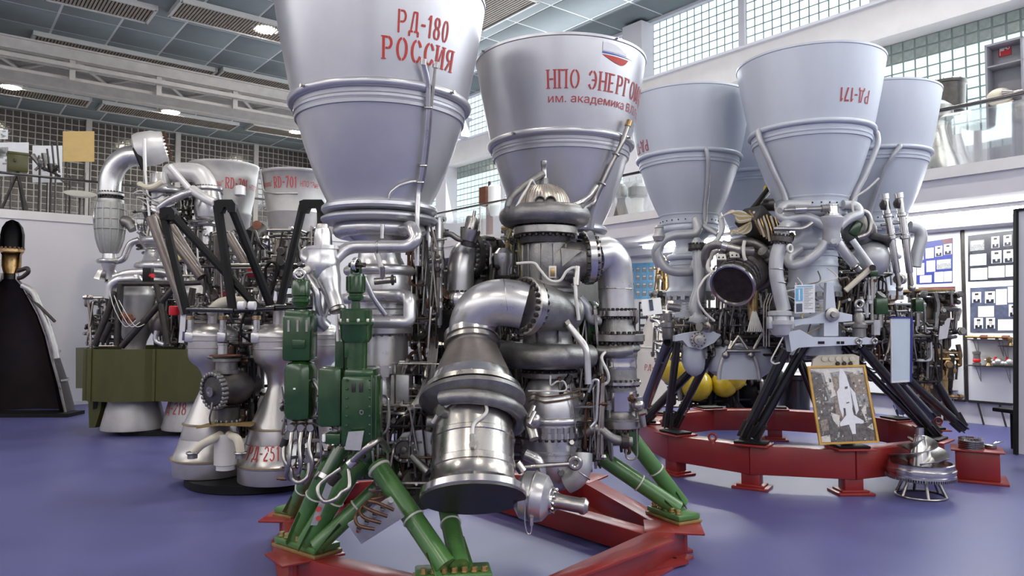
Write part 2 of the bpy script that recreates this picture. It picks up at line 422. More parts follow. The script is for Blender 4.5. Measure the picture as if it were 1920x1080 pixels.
railing('gallery_railing', 'black handrail on thin posts along the gallery before the dark glass-block wall', (R(A_LEFT + .2, B_GAL + .12, 0), R(A_GAL - .1, B_GAL + .12, 0)), 4.34, Z_BG, False)
# light strip under the right gallery
t = thing('fluorescent_lamp', 'long white fluorescent strip light under the gallery above the display boards', 'lamp', R(11.6, 7, 3.1))
build('housing', MB().box(R(11.6, 6.5, 3.19), (.26, 7.4, .06), ROOMROT), 'white', t)
build('tube', MB().box(R(11.6, 6.5, 3.125), (.20, 7.2, .07), ROOMROT), 'tube_glow', t)
# ceiling lamps
def lamp(px, py, lab=None, rad=.27, z=None):
    p = onz(px, py, Z_CEIL - .08)
    t = thing('ceiling_lamp', lab or 'round recessed lamp glowing warm white in the grey tiled ceiling', 'lamp', p, 'round ceiling lamps')
    build('rim', MB().lathe(p, UZ, [(rad * 1.02, -.02), (rad * 1.12, 0), (rad * 1.12, .07), (rad * 1.0, .07)], 32, cap=False), 'lamp_rim', t)
    build('diffuser', MB().lathe(p, UZ, [(1e-4, -.045), (rad * .6, -.035), (rad, 0), (rad, .07)], 32, cap=False), 'lamp_glow', t)
    return t
for px, py, lb in ((498, 55, 'round glowing ceiling lamp set at a brown grille beside the РД-180 bell'), (20, 163, 'round glowing ceiling lamp just below the crane girder above the technical poster'), (320, 209, 'round glowing ceiling lamp beyond the crane above the looping elbow duct'), (556, 247, 'round glowing ceiling lamp half hidden behind the РД-180 bell')): lamp(px, py, lb)
for a, b in ((2, 5), (2, -1), (8, 5), (8, -1), (-4, 5), (-4, -1), (8, 11), (2.5, 10.5), (-4, 11)):
    p = R(a, b, Z_CEIL - .08); q = pix(p)
    if q[0] > -9000 and -60 < q[0] < 1980 and -60 < q[1] < 500: continue
    o = thing('ceiling_lamp', 'round recessed lamp glowing warm white in the grey tiled ceiling', 'lamp', p, 'round ceiling lamps')
    build('rim', MB().lathe(p, UZ, [(.30, 0), (.30, .07), (.27, .07)], 32, cap=False), 'lamp_rim', o)
    build('diffuser', MB().lathe(p, UZ, [(1e-4, -.04), (.27, 0), (.27, .07)], 32, cap=False), 'lamp_glow', o)
# ceiling grilles: framed ribbed panels, long side along u2
def grille(px, py, la, lb, lab):
    p = onz(px, py, Z_CEIL - .02); a, b = p.dot(U2), p.dot(U1)
    t = thing('ceiling_grille', lab, 'grille', R(a, b, Z_CEIL - .1), 'ceiling ventilation grilles')
    f = MB()
    for s in (-1, 1):
        f.box(R(a + s * la / 2, b, Z_CEIL - .06), (.06, lb + .06, .12), ROOMROT); f.box(R(a, b + s * lb / 2, Z_CEIL - .06), (la, .06, .12), ROOMROT)
    build('frame', f, 'grille_frame', t)
    build('backing', MB().box(R(a, b, Z_CEIL - .03), (la, lb, .02), ROOMROT), 'rig_brown', t)
    n = int(la / .07); g = MB()
    for i in range(n): g.box(R(a - la / 2 + (i + .5) * la / n, b, Z_CEIL - .075), (.045, lb - .06, .05), ROOMROT)
    build('slat', g, 'grille', t)['kind'] = 'stuff'
for px, py, la, lb, lab in ((470, 45, 3.3, 1.0, 'brown ribbed ceiling grille with a lamp at its end beside the РД-180 bell'), (240, 105, 4.2, .9, 'long brown ribbed ceiling grille showing just above the crane girder'), (60, 173, 3.0, .9, 'brown ribbed ceiling grille under the crane beside a lamp'), (320, 217, 4.2, 1.0, 'long brown ribbed ceiling grille around the lamp over the elbow duct'), (510, 155, 3.0, .9, 'brown ribbed ceiling grille where the crane meets the РД-180 bell'), (530, 245, 2.4, .9, 'brown ribbed ceiling grille beyond the crane next to half-hidden lamp'), (915, 12, 1.2, 2.0, 'brown ribbed ceiling grille between the two silver bells'), (190, 2, 2.0, .9, 'brown ribbed ceiling grille cut off over the crane')): grille(px, py, la, lb, lab)
# overhead crane bridge: two white girders and a lattice between them
t = thing('bridge_crane', 'pale double-girder bridge crane running below the tiled ceiling', 'crane', R(5, 21, 7.0))
def girder(b, z, h, wd, name='girder'):
    m = MB(); L0, L1 = -6, 10.4; c = (L0 + L1) / 2
    m.box(R(c, b, z), (L1 - L0, wd * .6, h), ROOMROT); m.box(R(c, b, z + h / 2), (L1 - L0, wd, .04), ROOMROT); m.box(R(c, b, z - h / 2), (L1 - L0, wd, .04), ROOMROT)
    return build(name, m, 'crane_paint', t)
pA = onB(0, 76, 20.0); pB = onB(0, 141, 21.4)
zA, zB = pA.z, pB.z
zB += .14
girder(20.0, zA, .26, .20); girder(21.4, zB, .50, .26)
for b, dz, r in ((19.85, -.32, .05), (20.15, -.55, .035), (21.2, .42, .045), (20.6, .1, .03)):
    z = (zA if b < 20.5 else zB) + dz
    build('rail', MB().box(R(2.2, b, z), (16.4, r * 2, r * 2), ROOMROT), 'crane_paint', t)
for i in range(9):
    a = -5 + i * 1.9
    build('cross_bar', MB().tube([R(a, 20.0, zA - .1), R(a + .95, 21.4, zB + .1)], .045, 6), 'crane_paint', t)
    build('cross_bar', MB().tube([R(a + .95, 21.4, zB + .1), R(a + 1.9, 20.0, zA - .1)], .045, 6), 'crane_paint', t)
    build('hanger', MB().box(R(a, 20.0, zA - .35), (.12, .1, .55), ROOMROT), 'crane_paint', t)
# ================================================================== stencil lettering
def seg2(x0, y0, x1, y1, w):
    d = Vector((x1 - x0, y1 - y0, 0)); L = d.length; d /= L; n = Vector((-d.y, d.x, 0)) * w / 2; k = max(1, int(L / .12)); out = []
    a = Vector((x0, y0, 0)); b = Vector((x1, y1, 0))
    for i in range(k):
        p = a.lerp(b, i / k); q = a.lerp(b, (i + 1) / k); out.append([p - n, q - n, q + n, p + n])
    return out
def arc2(cx, cy, rx, ry, a0, a1, w, k=10):
    out = []; a0 = math.radians(a0); a1 = math.radians(a1)
    for i in range(k):
        t, u = a0 + (a1 - a0) * i / k, a0 + (a1 - a0) * (i + 1) / k
        f = lambda t, s: Vector((cx + (rx + s) * math.cos(t), cy + (ry + s * .7) * math.sin(t), 0))
        out.append([f(t, -w / 2), f(t, w / 2), f(u, w / 2), f(u, -w / 2)])
    return out
def glyph(c, w=.14, serif=False):
    v = lambda x, a=0, b=1: seg2(x, a, x, b, w)
    h = lambda y, a, b, ww=None: seg2(a, y, b, y, ww or w * .6)
    S = lambda *xs: sum([h(.025, x - w * .95, x + w * .95, .05) + h(.975, x - w * .95, x + w * .95, .05) for x in xs], []) if serif else []
    l, r = .1, .56
    G = {
     'Р': lambda: v(l) + h(.95, .2, .34) + h(.48, .2, .34) + arc2(.34, .715, .19, .235, -85, 85, w) + S(l),
     'Д': lambda: seg2(.16, .17, .30, .96, w * .8) + v(.52, .17, .96) + h(.96, .28, .56) + h(.13, .02, .28) + h(.13, .36, .66) + v(.05, -.08, .13) + v(.64, -.08, .13),
     '-': lambda: h(.48, .03, .33, w * .8),
     '1': lambda: v(.22) + seg2(.06, .78, .18, .96, w * .6),
     '8': lambda: arc2(.3, .74, .16, .22, 100, 260, w) + arc2(.3, .74, .16, .22, -80, 80, w) + arc2(.3, .27, .19, .24, 100, 260, w) + arc2(.3, .27, .19, .24, -80, 80, w),
     '0': lambda: arc2(.3, .5, .19, .46, 97, 263, w) + arc2(.3, .5, .19, .46, -83, 83, w),
     'О': lambda: arc2(.38, .5, .26, .46, 97, 263, w) + arc2(.38, .5, .26, .46, -83, 83, w),
     'С': lambda: arc2(.38, .5, .26, .46, 100, 262, w) + arc2(.38, .5, .26, .46, 25, 80, w) + arc2(.38, .5, .26, .46, -82, -25, w),
     'И': lambda: v(l) + v(r) + seg2(.2, .12, .46, .88, w * .6) + S(l, r),
     'Я': lambda: v(.54) + h(.95, .3, .44) + h(.48, .3, .44) + arc2(.31, .715, .19, .235, 95, 265, w) + seg2(.36, .42, .1, .02, w * .8) + S(.54),
     'Н': lambda: v(l) + v(r) + h(.5, .2, .46) + S(l, r),
     'П': lambda: v(l) + v(r) + h(.95, .2, .46) + S(l, r),
     'Э': lambda: arc2(.28, .5, .26, .46, -80, 80, w) + arc2(.28, .5, .26, .46, 100, 150, w) + arc2(.28, .5, .26, .46, 210, 260, w) + h(.5, .24, .48),
     'Е': lambda: v(l) + h(.95, .2, .5) + h(.5, .2, .42) + h(.05, .2, .5) + S(l),
     'Г': lambda: v(l) + h(.95, .2, .52) + v(.5, .78, .95) + S(l),
     'М': lambda: v(l, 0, 1) + v(.72, 0, 1) + seg2(.16, .95, .4, .1, w * .7) + seg2(.42, .1, .66, .95, w * .7) + S(l, .72),
     'А': lambda: seg2(.06, .02, .30, .98, w * .7) + seg2(.36, .98, .60, .02, w) + h(.33, .2, .46),
     'Ш': lambda: v(l) + v(.44) + v(.78) + h(.05, .2, .36) + h(.05, .52, .7) + S(l, .78),
     '7': lambda: h(.93, .05, .5, w) + seg2(.46, .84, .2, 0, w),
     '2': lambda: arc2(.28, .72, .19, .24, -20, 160, w) + seg2(.42, .58, .1, .1, w) + h(.06, .08, .5, w * .8),
     '5': lambda: h(.94, .12, .46, w * .8) + v(.12, .55, .9) + arc2(.25, .32, .2, .27, -150, 110, w),
     '3': lambda: arc2(.25, .73, .18, .22, -70, 150, w) + arc2(.25, .27, .2, .25, -150, 70, w),
     'D': lambda: v(l) + arc2(.22, .5, .3, .46, -84, 84, w) + S(l),
     'R': lambda: v(l) + h(.95, .2, .34) + h(.48, .2, .34) + arc2(.34, .715, .19, .235, -85, 85, w) + seg2(.3, .42, .56, .02, w) + S(l),
     'N': lambda: v(l) + v(.54) + seg2(.16, .9, .48, .1, w * .8),
    }
    wd = {'-': .40, '1': .38, '0': .62, '8': .62, 'О': .80, 'С': .76, 'М': .88, 'Ш': .94, 'Э': .70, 'Д': .74, '7': .58, '2': .6, '5': .58, '3': .58, ' ': .42}
    return (G[c]() if c in G else []), wd.get(c, .70)
def stencil(text, w=.14, serif=False, gap=.06):
    polys = []; x = 0
    for c in text:
        g, wd = glyph(c, w, serif)
        if g: polys.append([[p + Vector((x, 0, 0)) for p in q] for q in g])
        x += wd + gap
    return polys, x - gap, True
def fontpolys(text):
    cu = bpy.data.curves.new('t', 'FONT'); cu.body = text; cu.resolution_u = 3
    o = bpy.data.objects.new('t', cu); COL.objects.link(o)
    bpy.context.view_layer.update()
    me = bpy.data.meshes.new_from_object(o.evaluated_get(bpy.context.evaluated_depsgraph_get()))
    pol = [[me.vertices[i].co.copy() for i in p.vertices] for p in me.polygons]
    wd = max(v.co.x for v in me.vertices); bpy.data.objects.remove(o); bpy.data.meshes.remove(me)
    return pol, wd
def conetext(par, name, pw, X, Y, phi0, phi1, z0, h, rad, m, flip=False, off=.004):
    # lettering laid on a surface of revolution: phi 0 faces -Y and grows to the right, rad(z) is the outer radius
    if len(pw) == 3:                                   # stencilled: each letter a part of its own
        for g in pw[0]: conetext(par, 'letter', (g, pw[1]), X, Y, phi0, phi1, z0, h, rad, m, flip, off)
        return
    polys, wd = pw; mb = MB()
    for q in polys:
        vs = []
        for p in q:
            u, v = p.x / wd, p.y
            if flip: u, v = 1 - u, 1 - v
            ph = math.radians(phi0 + (phi1 - phi0) * u); z = z0 + h * v; r = rad(z) + off
            vs.append(Vector((X + r * math.sin(ph), Y - r * math.cos(ph), z)))
        mb.add(vs, [tuple(range(len(vs)))])
    return build(name, mb, m, par, flat=True)
def flattext(par, name, pw, org, ux, uy, h, m, off=None):
    polys, wd = pw; mb = MB(); org = Vector(org)
    for q in polys: mb.add([org + ux * p.x * h + uy * p.y * h for p in q], [tuple(range(len(q)))])
    return build(name, mb, m, par, flat=True)
def interp(prof):
    # radius at height from (r, z) list sorted by z
    pr = sorted(prof, key=lambda t: t[1])
    def f(z):
        for (r0, z0), (r1, z1) in zip(pr, pr[1:]):
            if z0 <= z <= z1: return r0 + (r1 - r0) * (z - z0) / max(1e-6, z1 - z0)
        return pr[0][0] if z < pr[0][1] else pr[-1][0]
    return f
# ------------------------------------------------------------------ small pipework between the big parts
def clutter(par, boxes, n, mats, rr=(.006, .014), seed=1, ln=(.15, .5), name='tubing'):
    # boxes: list of (centre, half sizes) in world space; tubes run with right-angle bends inside them
    rnd = random.Random(seed); groups = {m: MB() for m in mats}
    for i in range(n):
        c, hs = boxes[i % len(boxes)]; c = Vector(c)
        p = Vector([c[k] + rnd.uniform(-hs[k], hs[k]) for k in range(3)]); pts = [p]
        for k in range(rnd.randint(2, 4)):
            ax = rnd.choice((0, 1, 2, 2)); d = rnd.uniform(*ln) * rnd.choice((-1, 1)); q = pts[-1].copy()
            q[ax] = min(max(q[ax] + d, c[ax] - hs[ax]), c[ax] + hs[ax])
            o = (ax + 1) % 3; q[o] = min(max(q[o] + rnd.uniform(-.06, .06), c[o] - hs[o]), c[o] + hs[o])
            if (q - pts[-1]).length > .03: pts.append(q)
        if len(pts) < 2: continue
        m = mats[i % len(mats)]; r = rnd.uniform(*rr); groups[m].tube(pts, r, 6, .05)
        if rnd.random() < .55:
            e = pts[-1]; dr = (pts[-1] - pts[-2]).normalized(); groups[m].lathe(e - dr * .03, dr, [(r * 1.9, 0), (r * 1.9, .035), (r * 1.4, .04), (r * 1.4, .06)], 6)
        if rnd.random() < .25:
            e = pts[0]; groups[m].sphere(e, r * 2.6, 8)
    for m, mb in groups.items():
        if mb.v: build(name, mb, m, par)['kind'] = 'stuff'
# ================================================================== ENGINE RD-180 (front, green struts)
E1 = thing('rocket_engine', 'twin-bell silver rocket engine lettered РД-180 with green actuators on red stand', 'engine', (-.25, 5.4, .2))
BELL180 = [(.335, 2.36), (.344, 2.41), (.402, 2.53), (.452, 2.65), (.502, 2.79), (.545, 2.93), (.556, 2.965), (.570, 2.967), (.573, 2.985), (.566, 2.99), (.569, 3.0), (.577, 3.005), (.579, 3.02), (.573, 3.03), (.578, 3.06), (.592, 3.12), (.628, 3.30), (.663, 3.48), (.694, 3.66), (.712, 3.775), (.720, 3.78), (.720, 3.80), (.706, 3.80)]
rad180 = interp(BELL180[:-2])
def bellpt(X, Y, phi, z, off, rad=rad180):
    ph = math.radians(phi); r = rad(z) + off; return Vector((X + r * math.sin(ph), Y - r * math.cos(ph), z))
def bell180(X, Y, m='bell_silver'):
    inner = [(r - .014, z) for r, z in reversed(BELL180[:-3]) if z > 2.37]
    b = build('bell', MB().lathe((X, Y, 0), UZ, BELL180 + inner, 96, cap=False), m, E1)
    tor(b, 'stiffening_ring', (X, Y, 3.085), UZ, .590, .030, m, 96, 14)
    s = MB()
    for k in range(4):
        ph = math.radians(-62 + 95 * k); p = Vector((X + .722 * math.sin(ph), Y - .722 * math.cos(ph), 3.79)); d = (p - Vector((X, Y, 3.79))).normalized()
        s.cyl(p, p + d * .018, .009, .006, 8)
        p = Vector((X + .618 * math.sin(ph + .4), Y - .618 * math.cos(ph + .4), 3.085)); d = (p - Vector((X, Y, 3.085))).normalized()
        s.cyl(p, p + d * .02, .010, .008, 8); s.cyl(p + d * .02, p + d * .03, .012, .012, 6)
    build('plug', s, 'steel_dull', b)
    lat(b, 'base_flange', (X, Y, 2.335), UZ, [(.34, .075), (.372, .07), (.388, .055), (.390, .035), (.380, .020), (.34, .012)], m, 72)
    lat(b, 'seal_flange', (X, Y, 2.275), UZ, [(.30, 0), (.375, .008), (.392, .028), (.392, .042), (.36, .058)], m, 72)
    k = MB().bolts((X, Y, 2.335), -UZ, .35, 28, .009, .02); build('bolt_ring', k, 'dark_metal', b)['kind'] = 'stuff'
    return b
AX, AY, BX, BY = -.902, 5.0, .411, 6.17
bA = bell180(AX, AY); bB = bell180(BX, BY)
conetext(bA, 'lettering', stencil('РД-180', .13), AX, AY, 18.5, 50, 3.375, .135, rad180, 'red_text')
conetext(bA, 'lettering', stencil('РОССИЯ', .15, True), AX, AY, 10.5, 57, 3.215, .135, rad180, 'red_text')
conetext(bB, 'lettering', stencil('НПО ЭНЕРГОМАШ', .14, True), BX, BY, -13, 87, 3.39, .14, rad180, 'red_text_dull')
conetext(bB, 'lettering', fontpolys('им. академика В.П.Глушко'), BX, BY, -13, 98, 3.29, .085, rad180, 'red_text_dull')
# company emblem: white dome, blue line, red hull
def emblem(par):
    hull = lambda x: .37 - .34 * math.sin(PI * .5 * min(1, x / .72)) if x < .72 else .03 + .33 * ((x - .72) / .28) ** 2
    for nm, lo, hi, m, x1 in (('emblem_sail', lambda x: .56 - .04 * x, lambda x: .56 - .04 * x + .42 * (1 - (x / .95) ** 2.6), 'logo_white', .95),
                              ('emblem_line', lambda x: .44 + .01 * x, lambda x: .44 + .01 * x + .085 * (1 - x / 1.32), 'logo_blue', 1.3),
                              ('emblem_hull', hull, lambda x: .38 - .01 * x, 'red_text', 1.0)):
        n = 18; polys = []
        for i in range(n):
            a, b = x1 * i / n, x1 * (i + 1) / n
            polys.append([Vector((a, lo(a), 0)), Vector((b, lo(b), 0)), Vector((b, max(lo(b) + .004, hi(b)), 0)), Vector((a, max(lo(a) + .004, hi(a)), 0))])
        conetext(par, nm, (polys, 1.0), BX, BY, 23.5, 45.7, 3.60, .155, rad180, m)
emblem(bB)
# drain pipes along the bells
pts = [bellpt(AX, AY, 38 + (3.10 - z) * 14, z, .035) for z in (3.20, 3.10, 2.96, 2.80, 2.60, 2.46)]
pA1 = pipe(E1, 'drain_pipe', [bellpt(AX, AY, 33, 3.21, .05)] + pts[1:] + [Vector((pts[-1].x, pts[-1].y - .03, 2.30)), Vector((pts[-1].x, pts[-1].y - .02, 1.98))], .017, 'pipe_silver', .04)
pipe(E1, 'drain_pipe', [bellpt(AX, AY, 40.5, 3.21, .05)] + [p + Vector((.018, 0, 0)) for p in pts[2:]], .010, 'steel_dull', .04)
pipe(E1, 'drain_pipe', [pts[-1] + Vector((0, -.01, .06)), bellpt(AX, AY, 40, 2.52, .03), bellpt(AX, AY, 28, 2.49, .025), bellpt(AX, AY, 20, 2.44, .02), bellpt(AX, AY, 19, 2.40, .03)], .010, 'pipe_silver', .03)
for i, z in enumerate((3.20, 3.20)): rod(pA1, 'cap', bellpt(AX, AY, 33 + 7.5 * i, z - .005, .05), bellpt(AX, AY, 33 + 7.5 * i, z + .03, .05), .020, 'steel')
for z in (2.96, 2.62, 2.52): tor(pA1, 'clamp', pts[0].lerp(pts[-1], (3.2 - z) / .74) * 0 + bellpt(AX, AY, 38 + (3.10 - z) * 14, z, .035), (0.05, -.3, .9), .020, .008, 'steel_dull', 16, 8)
ptsB = [bellpt(BX, BY, 50 - (3.14 - z) * 34, z, .05) for z in (3.16, 3.02, 2.85, 2.68, 2.56)]
pB1 = pipe(E1, 'drain_pipe', ptsB + [P(1082, 398, 5.45)], .020, 'steel_dull', .05)
rod(pB1, 'cap', ptsB[0], ptsB[0] + (ptsB[0] - ptsB[1]).normalized() * .05, .026, 'bronze')
pipe(E1, 'drain_pipe', [bellpt(BX, BY, 43, 2.86, .035), bellpt(BX, BY, 36, 2.66, .035), bellpt(BX, BY, 33, 2.46, .05), bellpt(BX, BY, 33, 2.36, .06)], .028, 'bell_silver', .05)
for z in (2.93, 2.70): tor(pB1, 'clamp', bellpt(BX, BY, 50 - (3.14 - z) * 34, z, .05), ptsB[0] - ptsB[-1], .024, .009, 'steel_dull', 16, 8)
# chamber bodies under the bells
def chamber(X, Y):
    c = lat(E1, 'chamber', (X, Y, 0), UZ, [(.10, 1.02), (.20, 1.06), (.22, 1.16), (.20, 1.22), (.20, 1.28), (.262, 1.285), (.265, 1.325), (.20, 1.33), (.195, 1.53), (.205, 1.535), (.228, 1.545), (.23, 1.585), (.205, 1.60), (.205, 1.66), (.215, 1.67), (.215, 1.70), (.205, 1.71), (.205, 1.76), (.215, 1.80), (.215, 1.93), (.205, 1.95), (.18, 1.99), (.145, 2.06), (.14, 2.12), (.17, 2.17), (.22, 2.21), (.26, 2.28)], 'pipe_silver', 64)
    tor(c, 'manifold', (X, Y, 2.235), UZ, .262, .052, 'pipe_silver'); tor(c, 'manifold', (X, Y, 1.965), UZ, .205, .036, 'pipe_silver'); tor(c, 'manifold', (X, Y, 1.775), UZ, .230, .036, 'pipe_silver')
    r = MB()
    for i in range(20):
        a = 2 * PI * i / 20; r.box((X + .262 * math.cos(a), Y + .262 * math.sin(a), 1.305), (.035, .055, .075), rotz(a))
    build('castellated_ring', r, 'steel_dull', c)
    build('bolt_ring', MB().bolts((X, Y, 1.585), UZ, .216, 24, .009, .02).bolts((X, Y, 1.545), -UZ, .216, 24, .009, .02), 'steel_dull', c)['kind'] = 'stuff'
    return c
chamber(AX, AY); chamber(BX, BY)
# gimbal mount below chamber A
for sx in (-1, 1):
    block(E1, 'gimbal_bracket', (AX + .13 * sx + .05, AY - .16, 1.18), (.12, .16, .20), 'cast_light')
    block(E1, 'gimbal_bracket', (BX + .15 * sx, BY - .16, 1.18), (.12, .16, .20), 'cast_light')
lat(E1, 'gimbal_plate', (AX + .02, AY, 1.03), UZ, [(.30, 0), (.34, .02), (.34, .06), (.30, .08)], 'cast_light', 8)
# --- coolant pipes in front of chamber A
pipe(E1, 'coolant_pipe', [P(755, 432, 4.80), P(772, 424, 4.60), P(782, 448, 4.55), P(766, 462, 4.55), P(650, 463, 4.52), P(622, 492, 4.47), P(612, 505, 4.45)], .040, 'pipe_silver', .075, 18)
pipe(E1, 'coolant_pipe', [P(700, 553, 4.76), P(755, 553, 4.70), P(768, 558, 4.62), P(768, 604, 4.60), P(750, 604, 4.60), P(690, 604, 4.60), P(640, 602, 4.55)], .040, 'pipe_silver', .085, 18)
tor(E1, 'pipe_clamp', P(708, 463, 4.535), (1, 0, 0), .041, .007, 'steel_dull', 20, 8)
pipe(E1, 'coolant_pipe', [P(706, 470, 4.53), P(716, 505, 4.55), P(718, 520, 4.6)], .017, 'offwhite', .03)
pipe(E1, 'support_rod', [P(682, 520, 4.42), P(700, 560, 4.46), P(722, 590, 4.52)], .017, 'pipe_silver', .03)
v = rod(E1, 'valve_body', P(702, 528, 4.55), P(742, 524, 4.55), .022, 'steel_dull'); tor(v, 'handwheel', P(736, 525, 4.54), (1, 0, .05), .026, .008, 'dark_metal', 20, 8)
rod(v, 'valve_stem', P(717, 500, 4.52), P(717, 530, 4.55), .015, 'steel_dull')
rod(E1, 'fitting', P(717, 421, 4.60), P(717, 447, 4.60), .014, 'steel')
# junction casting at the left
j = lat(E1, 'junction_housing', P(606, 541, 4.46), P(604, 460, 4.46) - P(606, 541, 4.46), [(.05, -.02), (.072, .0), (.075, .05), (.088, .07), (.10, .12), (.105, .16), (.092, .19), (.092, .235), (.096, .24), (.096, .255)], 'pipe_silver', 40)
lat(j, 'cover', P(606, 469, 4.46), (-.04, 0, 1), [(.097, 0), (.097, .022), (.055, .024), (.054, .10), (.047, .125), (.047, .13)], 'steel', 36)
lat(j, 'cap', P(605, 435, 4.46), (-.03, 0, 1), [(.038, 0), (.040, .02), (.036, .045), (.026, .05)], 'steel_dull', 24)
pipe(j, 'outlet', [P(612, 505, 4.45), P(620, 540, 4.42), P(632, 577, 4.38)], [.078, .06, .046], 'pipe_silver', .05, 18)
lat(j, 'outlet_ring', P(632, 577, 4.38), P(634, 584, 4.375) - P(632, 577, 4.38), [(.046, 0), (.052, .005), (.052, .022), (.044, .026)], 'steel_dull', 24)
pipe(j, 'outlet', [P(606, 540, 4.47), P(604, 570, 4.44), P(597, 600, 4.42), P(612, 614, 4.45)], [.055, .045, .040, .040], 'pipe_silver', .05, 16)
pipe(j, 'branch', [P(572, 513, 4.40), P(585, 535, 4.38), P(594, 548, 4.37), P(596, 572, 4.38), P(601, 590, 4.4)], .022, 'pipe_silver', .04)
pipe(j, 'branch', [P(581, 490, 4.45), P(570, 482, 4.48), P(573, 470, 4.52), P(590, 470, 4.55)], .030, 'pipe_silver', .05)
pipe(j, 'branch', [P(561, 513, 4.36), P(583, 503, 4.40)], .022, 'offwhite', .02)
# --- green hydraulic actuators
def green_lat(par, name, px, Y, prof, m='green_dark', seg=28):
    X = (px - 960) / FPX * Y
    return latpx(par, name, X, Y, prof, m, seg)
Y1, Y2 = 4.32, 4.18
g = build('actuator', MB().rbox(P(563, 633, Y1), (.165, .17, .27), None, .02), 'green_dark', E1)
green_lat(g, 'cylinder', 564, Y1, [(577, 11), (572, 14), (568, 15), (566, 17), (561, 17), (559, 15), (556, 15), (554, 17), (528, 17), (525, 15)], seg=32)
tor(g, 'rod_eye', P(562, 514, Y1), (.2, -1, 0), .027, .013, 'steel', 28, 12)
lat(g, 'pin', P(562, 514, Y1) + Vector((-.006, .02, 0)), (.2, -1, 0), [(.018, 0), (.018, .045), (.012, .05)], 'steel', 6)
build('piston_housing', MB().rbox(P(563, 592, Y1), (.145, .16, .075), None, .02), 'green_dark', g)
for px in (541, 558, 575): rod(g, 'tie_rod', P(px, 622, Y1 - .085), P(px, 600, Y1 - .085), .008, 'steel_dull', 10)
block(g, 'cover_plate', P(560, 645, Y1 - .09), (.075, .012, .05), 'green_dark', None, .012)
block(g, 'motor_housing', P(564, 732, Y1 - .02), (.165, .19, .345), 'green_dark', None, .05)
block(g, 'label_plate', P(552, 729, Y1 - .118), (.014, .003, .010), 'white', None, .001)
g = build('actuator', MB().lathe(P(668, 720, Y2), UZ, [(.060, 0), (.060, .26), (.072, .262), (.075, .30), (.066, .31), (.066, .34)], 32), 'green_dark', E1)
green_lat(g, 'cylinder', 667, Y2, [(588, 9), (583, 9), (565, 8), (563, 14), (560, 15), (556, 15), (554, 13), (551, 13), (548, 17), (520, 17), (514, 15)], seg=32)
build('spline_ribs', (lambda m: [m.box(P(667, 532, Y2) + Vector((.052 * math.cos(i * PI / 6), .052 * math.sin(i * PI / 6), 0)), (.006, .012, .08), rotz(i * PI / 6)) for i in range(12)] and m)(MB()), 'green_dark', g)
green_lat(g, 'head', 668, Y2, [(642, 24), (634, 29), (612, 30), (608, 33), (604, 33), (602, 30), (582, 30), (579, 27)], seg=36)
build('bolt_ring', MB().bolts(P(668, 604, Y2), UZ, .092, 10, .009, .02), 'steel_dull', g)['kind'] = 'stuff'
tor(g, 'rod_eye', P(668, 497, Y2), (1, -.35, 0), .032, .014, 'steel', 28, 12)
for s in (-1, 1): block(g, 'clevis', P(668 + s * 8, 505, Y2), (.010, .05, .085), 'green_dark', None, .004)
rod(g, 'pin', P(656, 497, Y2 + .02), P(684, 497, Y2 - .03), .016, 'dark_metal', 6)
build('gearbox', MB().rbox(P(679, 768, Y2), (.205, .20, .40), None, .03), 'green_dark', g)
build('gearbox_side', MB().rbox(P(624, 742, Y2 + .03), (.135, .17, .335), None, .022), 'green_dark', g)
build('gearbox_collar', MB().rbox(P(678, 700, Y2), (.17, .17, .06), None, .02), 'green_dark', g)
for k, px in enumerate((697, 705)):
    block(g, 'rib', P(px, 768, Y2 - .105), (.012, .02, .38), 'green_dark', None, .005)
r = MB()
for i in range(7): r.lathe(P(694, 712 + i * 17, Y2 - .10), (0, -1, 0), [(.008, 0), (.008, .012), (.004, .014)], 6); r.lathe(P(650, 712 + i * 17, Y2 - .10), (0, -1, 0), [(.007, 0), (.007, .012), (.004, .014)], 6)
build('bolt_row', r, 'green_dark', g)['kind'] = 'stuff'
for (px, py) in ((663, 727), (677, 727)): block(g, 'recess', P(px, py, Y2 - .1), (.022, .012, .05), 'dark_metal', None, .004)
tor(g, 'plug', P(678, 773, Y2 - .104), (0, 1, 0), .010, .004, 'steel_dull', 16, 6)
block(g, 'servo_block', P(640, 660, Y2 + .05), (.055, .10, .26), 'green_dark', None, .012)
block(g, 'servo_block', P(655, 655, Y2 - .02), (.05, .06, .10), 'green_dark', None, .012)
for px in (634, 642): rod(g, 'tie_rod', P(px, 640, Y2), P(px - 3, 590, Y2), .010, 'offwhite', 10)
build('lower_bracket', MB().rbox(P(628, 820, Y2), (.09, .12, .06), None, .01).rbox(P(644, 803, Y2), (.03, .05, .07), None, .008), 'green_dark', g)
build('lower_cylinder', MB().cyl(P(640, 840, Y2), P(612, 890, Y2 - .05), .045, .04, 20), 'green_dark', g)
rod(g, 'lower_coupling', P(612, 888, Y2 - .05), P(606, 898, Y2 - .06), .036, 'pipe_silver')
block(g, 'white_plug', P(608, 821, Y2 - .05), (.02, .04, .045), 'white', None, .008)
build('mount_plate', MB().prism([P(653, 810, Y2 - .14), P(682, 808, Y2 - .14), P(676, 845, Y2 - .14), P(646, 843, Y2 - .14)], (0, .015, 0)), 'cast_light', g)
